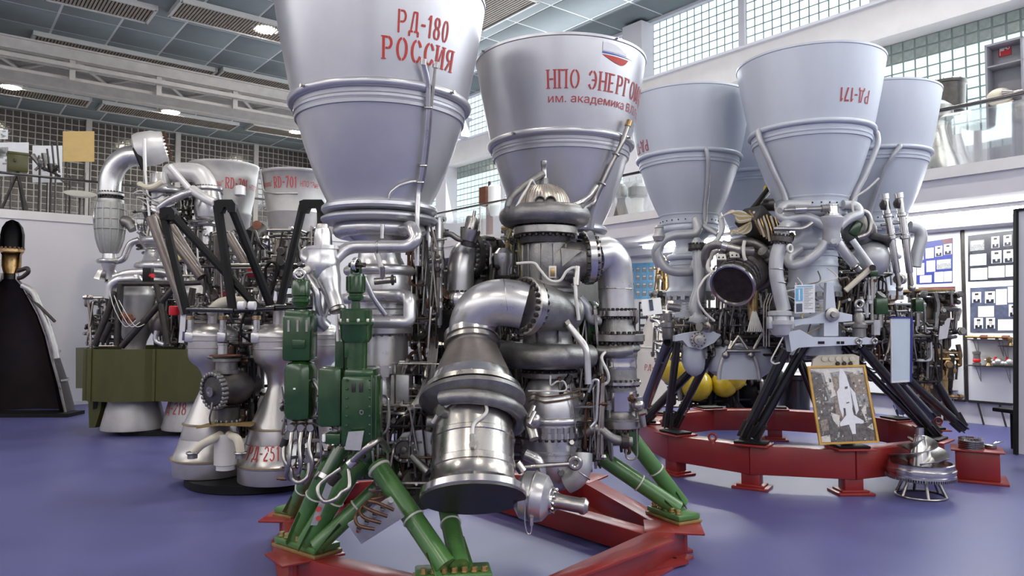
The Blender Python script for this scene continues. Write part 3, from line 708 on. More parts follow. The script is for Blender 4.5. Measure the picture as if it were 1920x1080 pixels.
# electrical plugs and cables hanging below the far actuator
for i, px in enumerate((548, 566, 584)):
    c = build('connector', MB().sphere(P(px, 801, Y1 - .06), .028, 16).lathe(P(px, 801, Y1 - .07), (0, -1, 0), [(.024, 0), (.026, .02), (.02, .03)], 16), 'steel_dull', E1)
    rod(c, 'collar', P(px, 795, Y1 - .02), P(px, 785, Y1 - .02), .03, 'steel_dull')
    hose(c, 'cable', [P(px, 808, Y1 - .08), P(px - 4, 840, Y1 - .12), P(px - 6 + 4 * i, 870, Y1 - .13), P(px - 10 + 3 * i, 895, Y1 - .08), P(572, 905, Y1)], .012, 'steel_dull')
hose(E1, 'hose', [P(533, 833, 4.28), P(533, 860, 4.24), P(545, 880, 4.22), P(548, 898, 4.22), P(562, 904, 4.22), P(578, 890, 4.24), P(580, 860, 4.28)], .013, 'steel_dull', 12)
rod(E1, 'hose_fitting', P(580, 866, 4.28), P(580, 840, 4.28), .024, 'steel_dull'); rod(E1, 'hose_fitting', P(530, 838, 4.28), P(536, 822, 4.28), .022, 'dark_metal')
hose(E1, 'hose', [P(655, 870, 4.1), P(690, 838, 4.05), P(712, 826, 4.12), P(728, 845, 4.25)], .019, 'steel_dull', 12)
hose(E1, 'hose', [P(653, 880, 4.10), P(655, 912, 4.06), P(641, 923, 4.05), P(630, 935, 4.04), P(608, 940, 4.04), P(596, 922, 4.06), P(603, 905, 4.08), P(640, 878, 4.08)], .012, 'steel_dull', 12)
hose(E1, 'hose', [P(588, 712, 4.25), P(600, 735, 4.2), P(598, 765, 4.2), P(602, 790, 4.22)], .012, 'steel_dull', 8)
rod(E1, 'coupling', P(655, 872, 4.1), P(666, 862, 4.1), .030, 'steel'); rod(E1, 'coupling', P(618, 905, 4.1), P(634, 888, 4.1), .030, 'dark_metal')
# green support struts to the feet of the stand
HUB = P(690, 870, 4.55)
FT = {'NL': (580, 1030, .215), 'FL': (546, 950, .215), 'F': (852, 1082, .215), 'R': (1262, 962, .215)}
FP = {k: onz(*v) for k, v in FT.items()}
def strut(name, p0, p1, r, foot):
    d = (p1 - p0).normalized()
    s = rod(E1, name, p0, p1, r, 'green_leg', 24)
    up = UZ
    # tapered fins that meet the foot plate
    side = d.cross(UZ).normalized()
    m = MB()
    for sg in (-1, 1):
        a = p0 + side * sg * r * .8; m.prism([a + d * .20, a + d * .20 - d.cross(side) * r * .4, a - UZ * (p0.z - foot) + side * sg * .03, a - UZ * (p0.z - foot) - d * .04], side * .012)
    build('fin', m, 'green_leg', s)
    tor(s, 'hose_clip', p0 + d * .33, d, r + .002, .006, 'wire_white', 24, 6)
    return s
def foot(name, c, yaw, wx, wy, nb):
    rm = rotz(yaw)
    f = build(name, MB().rbox(c + UZ * .02, (wx, wy, .04), rm, .012), 'green_leg', E1)
    build('shim', MB().rbox(c - UZ * .012, (wx * 1.05, wy * 1.06, .02), rm, .004), 'ochre_plate', f)
    for i in range(nb):
        p = c + rm @ Vector(((i + .5) / nb * wx * .92 - wx * .46, -wy * .33, .04))
        b = build('bolt', MB().lathe(p, UZ, [(.020, 0), (.024, .004), (.024, .008), (.019, .010), (.019, .028), (.014, .032)], 6), 'gold', f)
    return f
aim = lambda a, b: math.atan2((b - a).y, (b - a).x)
foot('foot', onz(575, 1022, .215), math.radians(-38), .42, .20, 7)
foot('foot', onz(552, 957, .215), math.radians(60), .24, .18, 4)
foot('foot', onz(850, 1080, .215), math.radians(8), .42, .20, 7)
foot('foot', onz(1262, 965, .215), math.radians(-62), .36, .20, 5)
strut('strut', onz(556, 1008, .26), P(622, 862, 4.55), .058, .255)
strut('strut', onz(574, 1018, .26), P(675, 858, 4.52), .062, .255)
strut('strut', onz(592, 1026, .26), P(720, 905, 4.62), .052, .255)
strut('strut', onz(552, 955, .26), P(585, 880, 5.0), .055, .255)
strut('strut', P(836, 1062, 4.06), P(707, 872, 4.40), .060, .255)
strut('strut', P(862, 1062, 4.10), P(836, 940, 4.55), .056, .255)
strut('strut', onz(1272, 955, .26), P(1105, 842, 5.5), .060, .255)
strut('strut', onz(1278, 945, .26), P(1166, 797, 5.45), .058, .255)
build('strut_hub', MB().rbox(P(700, 862, 4.62), (.30, .22, .22), rotz(.3), .04), 'green_dark', E1)
build('strut_hub', MB().rbox(P(1140, 808, 5.42), (.36, .34, .18), rotz(.3), .04), 'green_dark', E1)
tor(E1, 'strut_collar', P(711, 879, 4.39), P(836, 1062, 4.06) - P(707, 872, 4.40), .062, .010, 'wire_white', 28, 8)
# terminal board on the lower strut with brown cables
rb = Matrix((Vector((.80, -.1, .52)).normalized(), Vector((.1, .95, .25)).normalized(), Vector((-.52, -.15, .8)).normalized())).transposed()
tb = build('terminal_board', MB().rbox(P(705, 975, 4.10), (.29, .02, .14), rb, .006), 'cast_light', E1)
for i in range(5): rod(tb, 'terminal', P(672 + i * 15, 995 - i * 13, 4.08), P(673 + i * 15, 990 - i * 13, 4.04), .014, 'steel')
for i in range(4): hose(tb, 'cable', [P(702 + i * 12, 992 - i * 12, 4.05), P(672 + i * 12, 985 - i * 14, 4.02), P(668 + i * 8, 965 - i * 9, 4.05), P(690 + i * 10, 940 - i * 3, 4.15), P(712, 925, 4.3)], .010, 'copper')
build('red_spotted_plate', MB().prism([P(612, 905, 4.42), P(625, 908, 4.42), P(594, 985, 4.42), P(582, 985, 4.42)], (0, .01, 0)), 'cast_light', E1)
for py in (955, 972): rod(E1, 'red_plug', P(597, py, 4.41), P(597, py, 4.38), .015, 'red_text')
# --- inlet valve plate on the right of the hub
vp = build('valve_plate', MB().prism([P(755, 812, 4.5), P(790, 806, 4.5), P(812, 812, 4.5), P(810, 870, 4.5), P(765, 868, 4.5), P(735, 840, 4.5)], (0, .02, 0)), 'cast_light', E1)
lat(vp, 'valve_face', P(758, 843, 4.48), (0, -1, .1), [(.075, 0), (.075, .02), (.055, .022), (.05, .01), (.022, .01), (.022, .05), (.012, .055)], 'cast_dark', 32)
build('bolt_ring', MB().bolts(P(758, 843, 4.46), (0, -1, .1), .065, 10, .008, .01), 'steel_dull', vp)['kind'] = 'stuff'
pipe(vp, 'stub', [P(772, 855, 4.42), P(803, 885, 4.36)], [.022, .028], 'steel_dull', .02)
# ================================================================== turbopump column of the RD-180
TX, TY = .243, 5.0
tp = lat(E1, 'pump_dome', (TX - .025, TY, 0), UZ, [(.205, 2.355), (.205, 2.365), (.178, 2.37), (.176, 2.42), (.165, 2.46), (.14, 2.505), (.10, 2.54), (.05, 2.557), (.03, 2.56)], 'bronze', 48)
MATS['dome_metal'] = None
mat('dome_metal', (.56, .50, .44), .9, .30, .1, 12); tp.data.materials[0] = MATS['dome_metal']
r = MB()
for i in range(48):
    a = 2 * PI * i / 48; d = Vector((math.cos(a), math.sin(a), 0)); c = Vector((TX - .025, TY, 0))
    r.tube([c + d * (rr + .001) + UZ * z for rr, z in ((.176, 2.42), (.165, 2.46), (.14, 2.505), (.10, 2.54))], .0035, 5)
build('rib', r, 'dome_metal', tp)['kind'] = 'stuff'
rod(tp, 'spindle', (TX - .025, TY, 2.55), (TX - .025, TY, 2.60), .032, 'cast_grey', 8); lat(tp, 'spindle', (TX - .025, TY, 2.59), UZ, [(.022, 0), (.019, .06), (.019, .09), (.022, .095), (.022, .13), (.012, .14)], 'steel_dull', 16)
c = Vector((TX - .025, TY - .185, 2.40))
for sg in (-1, 1): lat(tp, 'vent_mouth', c + Vector((.035 * sg, 0, .01)), (0, -1, 0), [(.033, 0), (.036, .03), (.030, .03), (.024, .005)], 'cast_dark', 20)
block(tp, 'vent_frame', c + Vector((0, .01, .0)), (.16, .04, .06), 'cast_grey', None, .012)
pipe(E1, 'dome_pipe', [(TX - .03, TY - .02, 2.63), P(985, 345, 4.92), P(955, 372, 4.86), P(951, 398, 4.86)], .024, 'cast_grey', .06, 14)
hose(E1, 'dome_wire', [P(1003, 346, 4.88), P(997, 338, 4.85), P(990, 350, 4.83), P(978, 370, 4.8), P(968, 388, 4.78)], .008, 'offwhite')
pipe(E1, 'dome_pipe', [P(1068, 388, 4.86), P(1092, 378, 5.0), P(1105, 368, 5.2), P(1118, 350, 5.4)], .018, 'steel_dull', .03)
v = tor(E1, 'turbine_volute', (TX - .02, TY, 2.335), UZ, .245, .068, 'cast_grey', 64, 18)
rod(v, 'bracket', P(950, 392, 4.82), P(968, 392, 4.9), .022, 'cast_grey', 8); rod(v, 'bracket', P(1075, 388, 4.86), P(1095, 391, 4.84), .026, 'cast_grey', 8)
f = flange(E1, (TX - .015, TY, 2.235), UZ, .218, .06, 'steel_dull', 26, .013)
lat(E1, 'pump_neck', (TX - .015, TY, 2.15), UZ, [(.17, 0), (.18, .05), (.20, .06)], 'cast_dark', 40)
body = lat(E1, 'pump_casing', (TX, TY, 0), UZ, [(.17, 1.77), (.175, 1.80), (.20, 1.82), (.20, 1.84), (.168, 1.86), (.160, 1.90), (.172, 1.97), (.172, 2.08), (.160, 2.14), (.15, 2.17)], 'cast_grey', 48)
for a in range(-80, 100, 30):
    ph = math.radians(a); block(body, 'rib', (TX + .172 * math.sin(ph), TY - .172 * math.cos(ph), 2.02), (.012, .02, .24), 'cast_grey', rotz(ph), .004)
lat(body, 'outlet', (TX + .05, TY - .02, 2.015), P(1112, 482, 4.92) - P(1035, 490, 4.95), [(.16, 0), (.145, .10), (.128, .17), (.128, .20), (.15, .24)], 'cast_grey', 40)
build('outlet_rib', MB().prism([P(1052, 465, 4.82), P(1090, 470, 4.82), P(1054, 500, 4.80)], (0, .01, 0)), 'cast_grey', body)
flange(E1, P(1102, 483, 4.90), (1, .15, .06), .182, .055, 'steel', 22, .012)
flange(E1, P(1112, 483, 4.92), (1, .15, .06), .165, .03, 'steel_dull', 18, .010)
rp = build('tag_plate', MB().rbox(P(1036, 510, 4.78), (.05, .008, .08), None, .004), 'offwhite', E1); block(rp, 'tag_window', P(1036, 510, 4.772), (.03, .006, .055), 'bronze', None, .002)
hose(E1, 'sensor_line', [P(968, 494, 4.75), P(1000, 493, 4.74), P(1012, 505, 4.73), P(1030, 525, 4.72), P(1050, 526, 4.72), P(1063, 508, 4.72), P(1078, 502, 4.74), P(1082, 520, 4.75)], .009, 'offwhite')
pipe(E1, 'strap', [P(1078, 520, 4.74), P(1080, 560, 4.72), P(1085, 600, 4.74)], .012, 'offwhite', .02)
rod(E1, 'sensor', P(1083, 500, 4.76), P(1080, 535, 4.74), .022, 'steel_dull'); pipe(E1, 'sensor_elbow', [P(1060, 512, 4.8), P(1080, 510, 4.78), P(1083, 525, 4.76)], .020, 'cast_grey', .03)
# lower casing with branch towards the front elbow
low = lat(E1, 'pump_casing', (TX, TY, 0), UZ, [(.20, 1.42), (.20, 1.44), (.175, 1.47), (.165, 1.52), (.185, 1.60), (.19, 1.68), (.18, 1.74), (.19, 1.77), (.205, 1.775), (.205, 1.80), (.19, 1.81)], 'cast_grey', 48)
q0, q1 = P(1062, 585, 4.86), P(992, 574, 4.66)
lat(low, 'inlet_branch', q0, q1 - q0, [(.11, -.06), (.125, 0), (.135, .10), (.155, .20), (.17, (q1 - q0).length)], 'cast_grey', 48)
tor(low, 'inlet_branch_rim', q0 + (q0 - q1).normalized() * .03, q1 - q0, .085, .04, 'cast_grey', 36, 12)
for a in (.3, 1.2, 2.1):
    build('rib', MB().box((TX + .19 * math.cos(-a), TY - .19 * math.sin(a), 1.62), (.012, .02, .26), rotz(-a)), 'cast_grey', low)
flange(E1, P(986, 574, 4.64), q1 - q0, .185, .06, 'steel_dull', 24, .016)
pipe(E1, 'vent_rod', [P(1058, 598, 4.74), P(1066, 610, 4.72), P(1100, 652, 4.66), P(1103, 720, 4.66)], .022, 'pipe_silver', .05, 12); rod(E1, 'vent_nut', P(1056, 595, 4.74), P(1066, 610, 4.72), .032, 'steel_dull', 6)
# dark volute pipe below
vol = tor(E1, 'pump_volute', (TX, TY, 1.395), UZ, .245, .082, 'cast_grey', 64, 18)
pipe(vol, 'volute_outlet', [P(1105, 668, 4.9), P(1040, 668, 4.70), P(1000, 668, 4.76), P(940, 660, 4.95), P(915, 655, 5.1)], .080, 'cast_grey', .1, 18)
lat(E1, 'pump_waist', (TX + .01, TY, 0), UZ, [(.15, 1.24), (.19, 1.25), (.19, 1.28), (.14, 1.32), (.14, 1.44)], 'cast_grey', 40)
build('bolt_ring', MB().bolts((TX + .01, TY, 1.28), UZ, .175, 20, .012, .02), 'dark_metal', E1)['kind'] = 'stuff'
pb = lat(E1, 'fuel_pump_shell', (TX + .02, TY - .02, 0), UZ, [(.05, .50), (.10, .51), (.15, .55), (.185, .62), (.198, .70), (.20, .715), (.205, .72), (.205, .735), (.20, .74), (.20, .755), (.205, .76), (.205, .775), (.20, .78), (.205, .86), (.212, .865), (.212, .90), (.205, .905), (.208, .965), (.21, 1.0), (.205, 1.06), (.19, 1.13), (.155, 1.21), (.13, 1.24)], 'pipe_silver', 64)
tor(pb, 'rim', (TX + .02, TY - .02, .975), UZ, .205, .026, 'pipe_silver', 64, 12)
r = MB()
for i in range(32):
    a = 2 * PI * i / 32; r.box((TX + .02 + .214 * math.cos(a), TY - .02 + .214 * math.sin(a), .90), (.014, .022, .075), rotz(a))
build('castellated_ring', r, 'steel_dull', pb)
build('bolt_ring', MB().bolts((TX + .02, TY - .02, .865), -UZ, .206, 32, .012, .02), 'dark_metal', pb)['kind'] = 'stuff'
for py, dx in ((742, 0), (752, 6)): hose(pb, 'brown_seam', [P(985 + dx, py + 2, 4.78), P(1003, py - 3, 4.765), P(1020, py + 2, 4.76), P(1050, py - 1, 4.762), P(1075, py - 6, 4.79), P(1090, py - 12, 4.83)], .006, 'copper')
hose(pb, 'sensor_line', [P(1032, 704, 4.80), P(1033, 722, 4.78), P(1045, 715, 4.78), P(1058, 716, 4.78), P(1060, 732, 4.78), P(1030, 733, 4.77), P(990, 733, 4.79)], .006, 'offwhite')
el = pipe(pb, 'scavenge_elbow', [P(1062, 905, 4.82), P(1082, 895, 4.80), P(1090, 872, 4.80), P(1090, 850, 4.82)], .072, 'cast_light', .09, 18)
tor(el, 'elbow_seam', P(1087, 888, 4.80), (.5, .2, .8), .073, .004, 'steel_dull', 32, 6)
pipe(E1, 'tie_rod', [P(972, 876, 4.40), P(1066, 870, 4.46)], .013, 'steel_dull', .01); rod(E1, 'tie_rod_end', P(968, 868, 4.39), P(980, 884, 4.39), .028, 'steel_dull'); tor(E1, 'tie_rod_end', P(1078, 868, 4.50), (0, 1, 0), .03, .018, 'steel_dull', 20, 10)
pipe(E1, 'drain_pipe', [P(985, 852, 4.6), P(1008, 862, 4.58), P(1014, 880, 4.58), P(1014, 900, 4.6)], .034, 'pipe_silver', .05, 14)
# ================================================================== front inlet: elbow, cone, bellows, cylinder, blank plate
e0 = P(984, 574, 4.63); T0 = P(885, 624, 4.70); AXD = Vector((.036, -.5, -.866)).normalized()
ax_in = (T0 - (T0 + AXD)).normalized()
k1 = P(905, 570, 4.66)
front = pipe(E1, 'inlet_elbow', [e0, P(965, 569, 4.63), P(930, 566, 4.64), P(900, 578, 4.655), P(886, 605, 4.685), T0 + AXD * .02], .148, 'pipe_silver', .10, 36)
tor(front, 'weld_seam', P(948, 567, 4.635), (1, .05, .1), .149, .003, 'steel_dull', 40, 6)
T = T0
def fr(name, prof, m, seg=64): return lat(E1, name, T, AXD, prof, m, seg)
flange(E1, T + AXD * .035, AXD, .178, .05, 'steel', 30, .009, 'steel_dull')
fr('inlet_neck', [(.165, .06), (.165, .075), (.178, .078), (.178, .095), (.16, .10), (.165, .13)], 'steel_dull')
fr('inlet_cone', [(.160, .11), (.172, .14), (.195, .20), (.222, .27), (.243, .325), (.246, .33)], 'cast_warm')
fr('inlet_band', [(.248, .325), (.262, .37), (.268, .40)], 'steel')
flange(E1, T + AXD * .415, AXD, .298, .035, 'steel_dull', 36, .012, 'steel')
fr('inlet_collar', [(.288, .435), (.318, .45), (.322, .475), (.30, .50), (.26, .53), (.245, .54)], 'cast_grey')
def axpt(s, rr, deg):
    e1 = Vector((1, 0, 0)); e2 = AXD.cross(e1); a = math.radians(deg); return T + AXD * s + (e1 * math.cos(a) + e2 * math.sin(a)) * rr
e2t = AXD.cross(Vector((1, 0, 0)))
sg = 1 if e2t.y < 0 else -1
pipe(E1, 'bypass_pipe', [axpt(.56 + .03 * i / 8, .292, sg * (125 - i * 17)) for i in range(10)], .042, 'cast_grey', 0, 18)
cyl_in = fr('inlet_cylinder', [(.236, .50), (.240, .56), (.240, .70), (.246, .705), (.246, .73), (.240, .735), (.236, .86), (.243, .865), (.243, .90), (.236, .905), (.236, .95), (.262, 1.0)], 'steel_dull')
mat('inlet_steel', (.50, .47, .44), 1, .26, .14, 6, bump=.03, stretch=(1, 1, .4)); cyl_in.data.materials[0] = MATS['inlet_steel']
fr('inlet_lip', [(.255, .985), (.275, 1.01), (.298, 1.015), (.300, 1.05), (.296, 1.055)], 'steel')
fr('blank_plate', [(.296, 1.056), (.296, 1.068), (1e-4, 1.069)], 'cast_dark', 72)
for dg in (70, 110): rod(cyl_in, 'pressure_tap', axpt(.62, .235, sg * (dg + 60)), axpt(.62, .275, sg * (dg + 60)), .034, 'cast_grey')
hl = hose(E1, 'sensor_line', [axpt(.66, .26, sg * 150), axpt(.60, .262, sg * 125), axpt(.55, .262, sg * 95), axpt(.555, .265, sg * 78), axpt(.64, .262, sg * 70), axpt(.72, .258, sg * 86), axpt(.80, .255, sg * 88)], .010, 'offwhite')
rod(hl, 'fitting', axpt(.78, .255, sg * 88), axpt(.84, .255, sg * 88), .016, 'steel', 6); rod(hl, 'nut', axpt(.845, .238, sg * 88), axpt(.845, .28, sg * 88), .020, 'steel_dull', 6)
mfd = build('valve_cluster', MB().sphere(axpt(.62, .36, sg * 10), .05, 14).cyl(axpt(.60, .33, sg * 4), axpt(.72, .36, sg * 4), .035, .03, 16).cyl(axpt(.66, .38, sg * 30), axpt(.58, .40, sg * 26), .016, .014, 10).cyl(axpt(.70, .38, sg * 32), axpt(.62, .41, sg * 28), .014, .012, 10), 'steel_dull', E1)
# side fitting right of the blank plate
sd = lat(E1, 'drain_valve_body', P(972, 925, 4.36), P(1050, 940, 4.30) - P(972, 925, 4.36), [(.10, 0), (.135, .03), (.142, .07), (.142, .12), (.13, .16), (.09, .19), (.07, .20)], 'pipe_silver', 44)
tor(sd, 'seam', P(1000, 930, 4.34), P(1050, 940, 4.30) - P(972, 925, 4.36), .142, .006, 'steel_dull', 44, 8)
dv = P(1050, 940, 4.30) - P(972, 925, 4.36)
flange(E1, P(1034, 938, 4.31), dv, .075, .03, 'steel', 12, .010, 'steel')
lat(E1, 'drain_stub', P(1036, 938, 4.31), dv, [(.045, 0), (.05, .02), (.043, .05), (.043, .16), (.048, .17), (.048, .19), (.03, .21)], 'steel_dull', 28)
hose(E1, 'drain_hook', [P(985, 935, 4.2), P(984, 975, 4.2), P(988, 998, 4.2), P(995, 1000, 4.2), P(997, 985, 4.2), P(996, 975, 4.2)], .004, 'steel')
rod(E1, 'drain_nut', P(996, 970, 4.22), P(996, 985, 4.22), .012, 'steel', 6)
pipe(E1, 'lower_inlet', [P(790, 915, 4.55), P(770, 920, 4.7), P(740, 915, 4.9)], .13, 'steel_dull', .05, 28)
# ================================================================== left elbow column
le = pipe(E1, 'outlet_elbow', [P(898, 477, 5.42), P(872, 470, 5.30), P(864, 500, 5.26), P(862, 548, 5.26)], .098, 'pipe_silver', .14, 28)
flange(E1, P(884, 478, 5.34), (.8, .55, .05), .165, .05, 'cast_dark', 24, .014, 'cast_grey')
lat(E1, 'outlet_casing', P(888, 478, 5.36), (.8, .55, .05), [(.13, 0), (.15, .08), (.13, .2)], 'cast_dark', 36)
flange(E1, P(860, 562, 5.26), UZ, .138, .10, 'steel', 24, .011)
flange(E1, P(858, 586, 5.26), UZ, .128, .04, 'cast_dark', 20, .010)
lat(E1, 'outlet_bellows', P(857, 690, 5.26), UZ, [(.10, 0), (.10, .30), (.12, .34), (.12, .39)], 'cast_dark', 32)
ra = lat(E1, 'relief_valve', P(881, 437, 5.1), Vector((.22, 0, 1)), [(.055, -.06), (.07, 0), (.072, .02), (.05, .025), (.048, .10), (.04, .115), (.012, .118), (.010, .16)], 'steel_dull', 24)
build('bolt_ring', MB().bolts(P(881, 434, 5.1), Vector((.22, 0, 1)), .062, 8, .008, .02), 'dark_metal', ra)['kind'] = 'stuff'
lat(E1, 'relief_housing', P(877, 462, 5.12), Vector((.22, 0, 1)), [(.05, 0), (.06, .05), (.045, .10)], 'cast_dark', 20)
pipe(E1, 'relief_pipe', [P(870, 450, 5.1), P(858, 448, 5.1), P(845, 438, 5.1), P(834, 440, 5.12)], .02, 'cast_grey', .03)
# vertical twin tubes left of that elbow
for px, w0 in ((803, 0), (822, 1)):
    s = build('vertical_tube', MB().lathe(P(px, 610, 5.05), UZ, [(.024, 0), (.027, .02), (.027, .10), (.032, .11), (.032, .13), (.026, .14), (.026, .38), (.033, .39), (.033, .45), (.027, .46), (.027, .74)], 18), 'pipe_silver', E1)
    for py in (470, 520, 565): rod(s, 'band', P(px, py, 5.05), P(px, py - 6, 5.05), .034, 'cast_grey', 16)
for py in (492, 540, 578): rod(E1, 'link', P(803, py, 5.02), P(822, py - 6, 5.02), .012, 'cast_grey', 8)
block(E1, 'tag_plate', P(803, 570, 4.99), (.03, .006, .06), 'copper', None, .003)
lat(E1, 'small_tank', P(782, 640, 5.3), UZ, [(.05, 0), (.055, .02), (.055, .17), (.03, .20)], 'offwhite', 24)
pipe(E1, 'sensor_line', [P(838, 448, 5.0), P(815, 450, 5.0), P(812, 478, 5.0), P(801, 486, 5.0), P(796, 540, 5.0), P(792, 590, 5.0)], .008, 'steel_dull', .03)
# steel hose bundle going down to the front
for i in range(6): pipe(E1, 'tube_run', [P(735 + i * 4, 812 - i * 3, 4.62), P(748 + i * 5, 790 - i * 3, 4.58), P(786 + i * 4, 742 - i * 3, 4.66), P(800 + i * 3, 700, 4.8), P(806 + i * 3, 640, 5.0)], .008, 'steel_dull', .05, 8)
hose(E1, 'tube_run', [P(718, 742, 4.4), P(728, 752, 4.38), P(728, 800, 4.36), P(715, 812, 4.36), P(714, 770, 4.38)], .009, 'steel_dull')
# ================================================================== right column: elbow, bellows
RXp, RY = 1163, 5.05
re = pipe(E1, 'outlet_elbow', [P(1112, 480, 4.95), P(1135, 474, 5.0), P(1150, 490, 5.03), P(1154, 520, 5.05), P(1156, 580, 5.05)], .122, 'pipe_silver', .16, 32)
tor(re, 'weld_seam', P(1155, 542, 5.05), UZ, .123, .003, 'steel_dull', 40, 6)
flange(E1, P(1157, 588, 5.05), UZ, .142, .045, 'steel', 26, .011)
RX = (1158 - 960) / FPX * RY
col = latpx(E1, 'valve_column', RX, RY, [(790, 40), (782, 40), (778, 34), (770, 30), (762, 30), (750, 34), (722, 33), (718, 40), (714, 40), (710, 35), (690, 34), (672, 34), (668, 36), (660, 36), (655, 42), (650, 42), (646, 40), (640, 38), (625, 36), (606, 30), (596, 30)], 'cast_grey', 56)
lat(col, 'bright_band', (RX, RY, zat(768, RY)), UZ, [(.124, 0), (.126, .01), (.126, .12), (.13, .13)], 'steel', 48)
lat(col, 'bright_band', (RX, RY, zat(690, RY)), UZ, [(.127, 0), (.129, .01), (.129, .02), (.127, .03), (.127, .06), (.13, .07)], 'steel', 48)
flange(E1, (RX, RY, zat(633, RY)), UZ, .182, .055, 'steel_dull', 26, .013)
flange(E1, (RX, RY, zat(717, RY)), UZ, .155, .025, 'steel', 24, .010)
flange(E1, (RX, RY, zat(793, RY)), UZ, .150, .06, 'steel_dull', 22, .012)
pipe(E1, 'bypass_pipe', [P(1120, 658, 4.9), P(1150, 660, 4.86), P(1183, 656, 4.9)], .036, 'cast_grey', .04, 14)
hose(E1, 'hose', [P(1135, 660, 4.85), P(1128, 672, 4.82), P(1140, 700, 4.82), P(1140, 715, 4.84), P(1130, 722, 4.85)], .010, 'offwhite')
build('valve_cluster', MB().sphere(P(1196, 760, 4.95), .045, 14).cyl(P(1196, 745, 4.95), P(1207, 800, 4.95), .03, .02, 12).cyl(P(1200, 775, 4.92), P(1212, 772, 4.9), .02, .02, 8), 'steel_dull', E1)
pipe(E1, 'cross_pipe', [P(1097, 812, 4.86), P(1120, 800, 4.82), P(1150, 825, 4.8), P(1185, 828, 4.8)], .030, 'cast_grey', .05, 14); rod(E1, 'coupling', P(1165, 828, 4.79), P(1178, 829, 4.79), .045, 'dark_metal'); lat(E1, 'coupling', P(1108, 805, 4.84), (.5, 0, .3), [(.04, 0), (.045, .02), (.04, .05)], 'steel_dull', 16)
lat(E1, 'actuator_motor', P(1100, 640, 5.15), UZ, [(.09, 0), (.10, .02), (.10, .24), (.06, .28)], 'green_dark', 10)
pipe(E1, 'hose', [P(1085, 560, 5.0), P(1100, 575, 5.0), P(1108, 600, 5.0), P(1125, 600, 5.02)], .035, 'pipe_paint', .05, 12)
pipe(E1, 'sensor_line', [P(1104, 735, 4.8), P(1112, 712, 4.78), P(1122, 712, 4.78), P(1118, 790, 4.78), P(1108, 800, 4.78)], .010, 'pipe_silver', .04)
lat(E1, 'strut_tube', P(944, 560, 5.25), UZ, [(.05, 0), (.055, .02), (.055, .22), (.075, .25), (.075, .32), (.04, .36)], 'pipe_silver', 20)
# dark blocks added to deepen the gaps, and dense pipework between the machines
for c, hs, rz in (((-.42, 5.5, 1.45), (.34, .30, 1.1), .3), ((.42, 5.62, 1.35), (.5, .35, 1.2), .7), ((-.62, 5.05, .95), (.30, .3, .34), .2), ((-.02, 5.5, 1.0), (.26, .25, .8), .5)): block(E1, 'dark_filler', c, hs, 'cast_dark', rotz(rz), .05)
for k in range(9): lat(E1, 'inner_valve', (-.66 + .04 * (k % 3), 5.05 + .03 * k, 1.15 + .12 * k), (1 if k % 2 else .2, -.6, .3 * (k % 3)), [(.03, 0), (.05, .02), (.05, .06), (.03, .07), (.03, .12), (.045, .125), (.045, .15)], ('cast_grey', 'steel_dull', 'copper')[k % 3], 12)
CM = ['steel_dull', 'cast_grey', 'dark_metal', 'steel_dull', 'cast_warm', 'dark_metal', 'copper']
clutter(E1, [((-.60, 5.2, 1.75), (.10, .25, .6)), ((-.2, 5.78, 1.6), (.25, .2, .6)), ((-.48, 4.95, 1.0), (.26, .3, .35))], 260, CM, (.005, .013), 3)
clutter(E1, [((-1.15, 4.75, .95), (.25, .25, .28)), ((-.62, 4.65, .85), (.22, .2, .25))], 150, CM, (.005, .012), 4)
clutter(E1, [((.62, 5.25, 1.2), (.22, .3, .5)), ((.30, 5.45, 1.1), (.4, .3, .4)), ((.45, 5.0, .95), (.14, .2, .3))], 170, CM, (.005, .014), 5)
clutter(E1, [((-.08, 5.35, 1.85), (.10, .2, .35)), ((.05, 5.4, 2.05), (.1, .15, .25))], 110, ['dark_metal', 'cast_grey', 'steel_dull', 'wire_tan'], (.005, .014), 6)
lat(E1, 'gas_generator', (-.25, 5.6, .75), UZ, [(.2, 0), (.3, .06), (.32, .3), (.26, .5), (.22, .9), (.25, 1.0), (.2, 1.2)], 'cast_dark', 32)
block(E1, 'cross_frame', (-.25, 5.55, .62), (1.1, .25, .16), 'cast_dark', rotz(.72), .02)
# ================================================================== red hexagonal stand
S1 = thing('engine_stand', 'red welded beam stand under the engine with green legs', 'stand', (-.2, 5.4, 0))
corner = [onz(1262, 985, .10), onz(1115, 905, .10), Vector((-.2, 7.05, .1)), Vector((-1.35, 6.5, .1)), onz(540, 985, .10), onz(575, 1050, .10), onz(845, 1105, .10)]
corner = [onz(1262, 985, .2), onz(1095, 893, .2), Vector((-.25, 7.1, .2)), Vector((-1.6, 6.6, .2)), onz(549, 965, .2), onz(572, 1035, .2), onz(850, 1100, .2), onz(960, 1122, .2)]
corner = [Vector((p.x, p.y, 0)) for p in corner]
for i in range(len(corner)):
    a, b = corner[i], corner[(i + 1) % len(corner)]; d = (b - a).normalized(); L = (b - a).length; rm = Matrix((d, UZ.cross(d), UZ)).transposed()
    c = (a + b) / 2
    bm_ = build('beam', MB().rbox(c + UZ * .105, (L + .12, .16, .17), rm, .006), 'red_paint', S1)
    build('base_flange', MB().rbox(c + UZ * .011, (L + .02, .30, .022), rm, .004), 'red_paint', bm_)
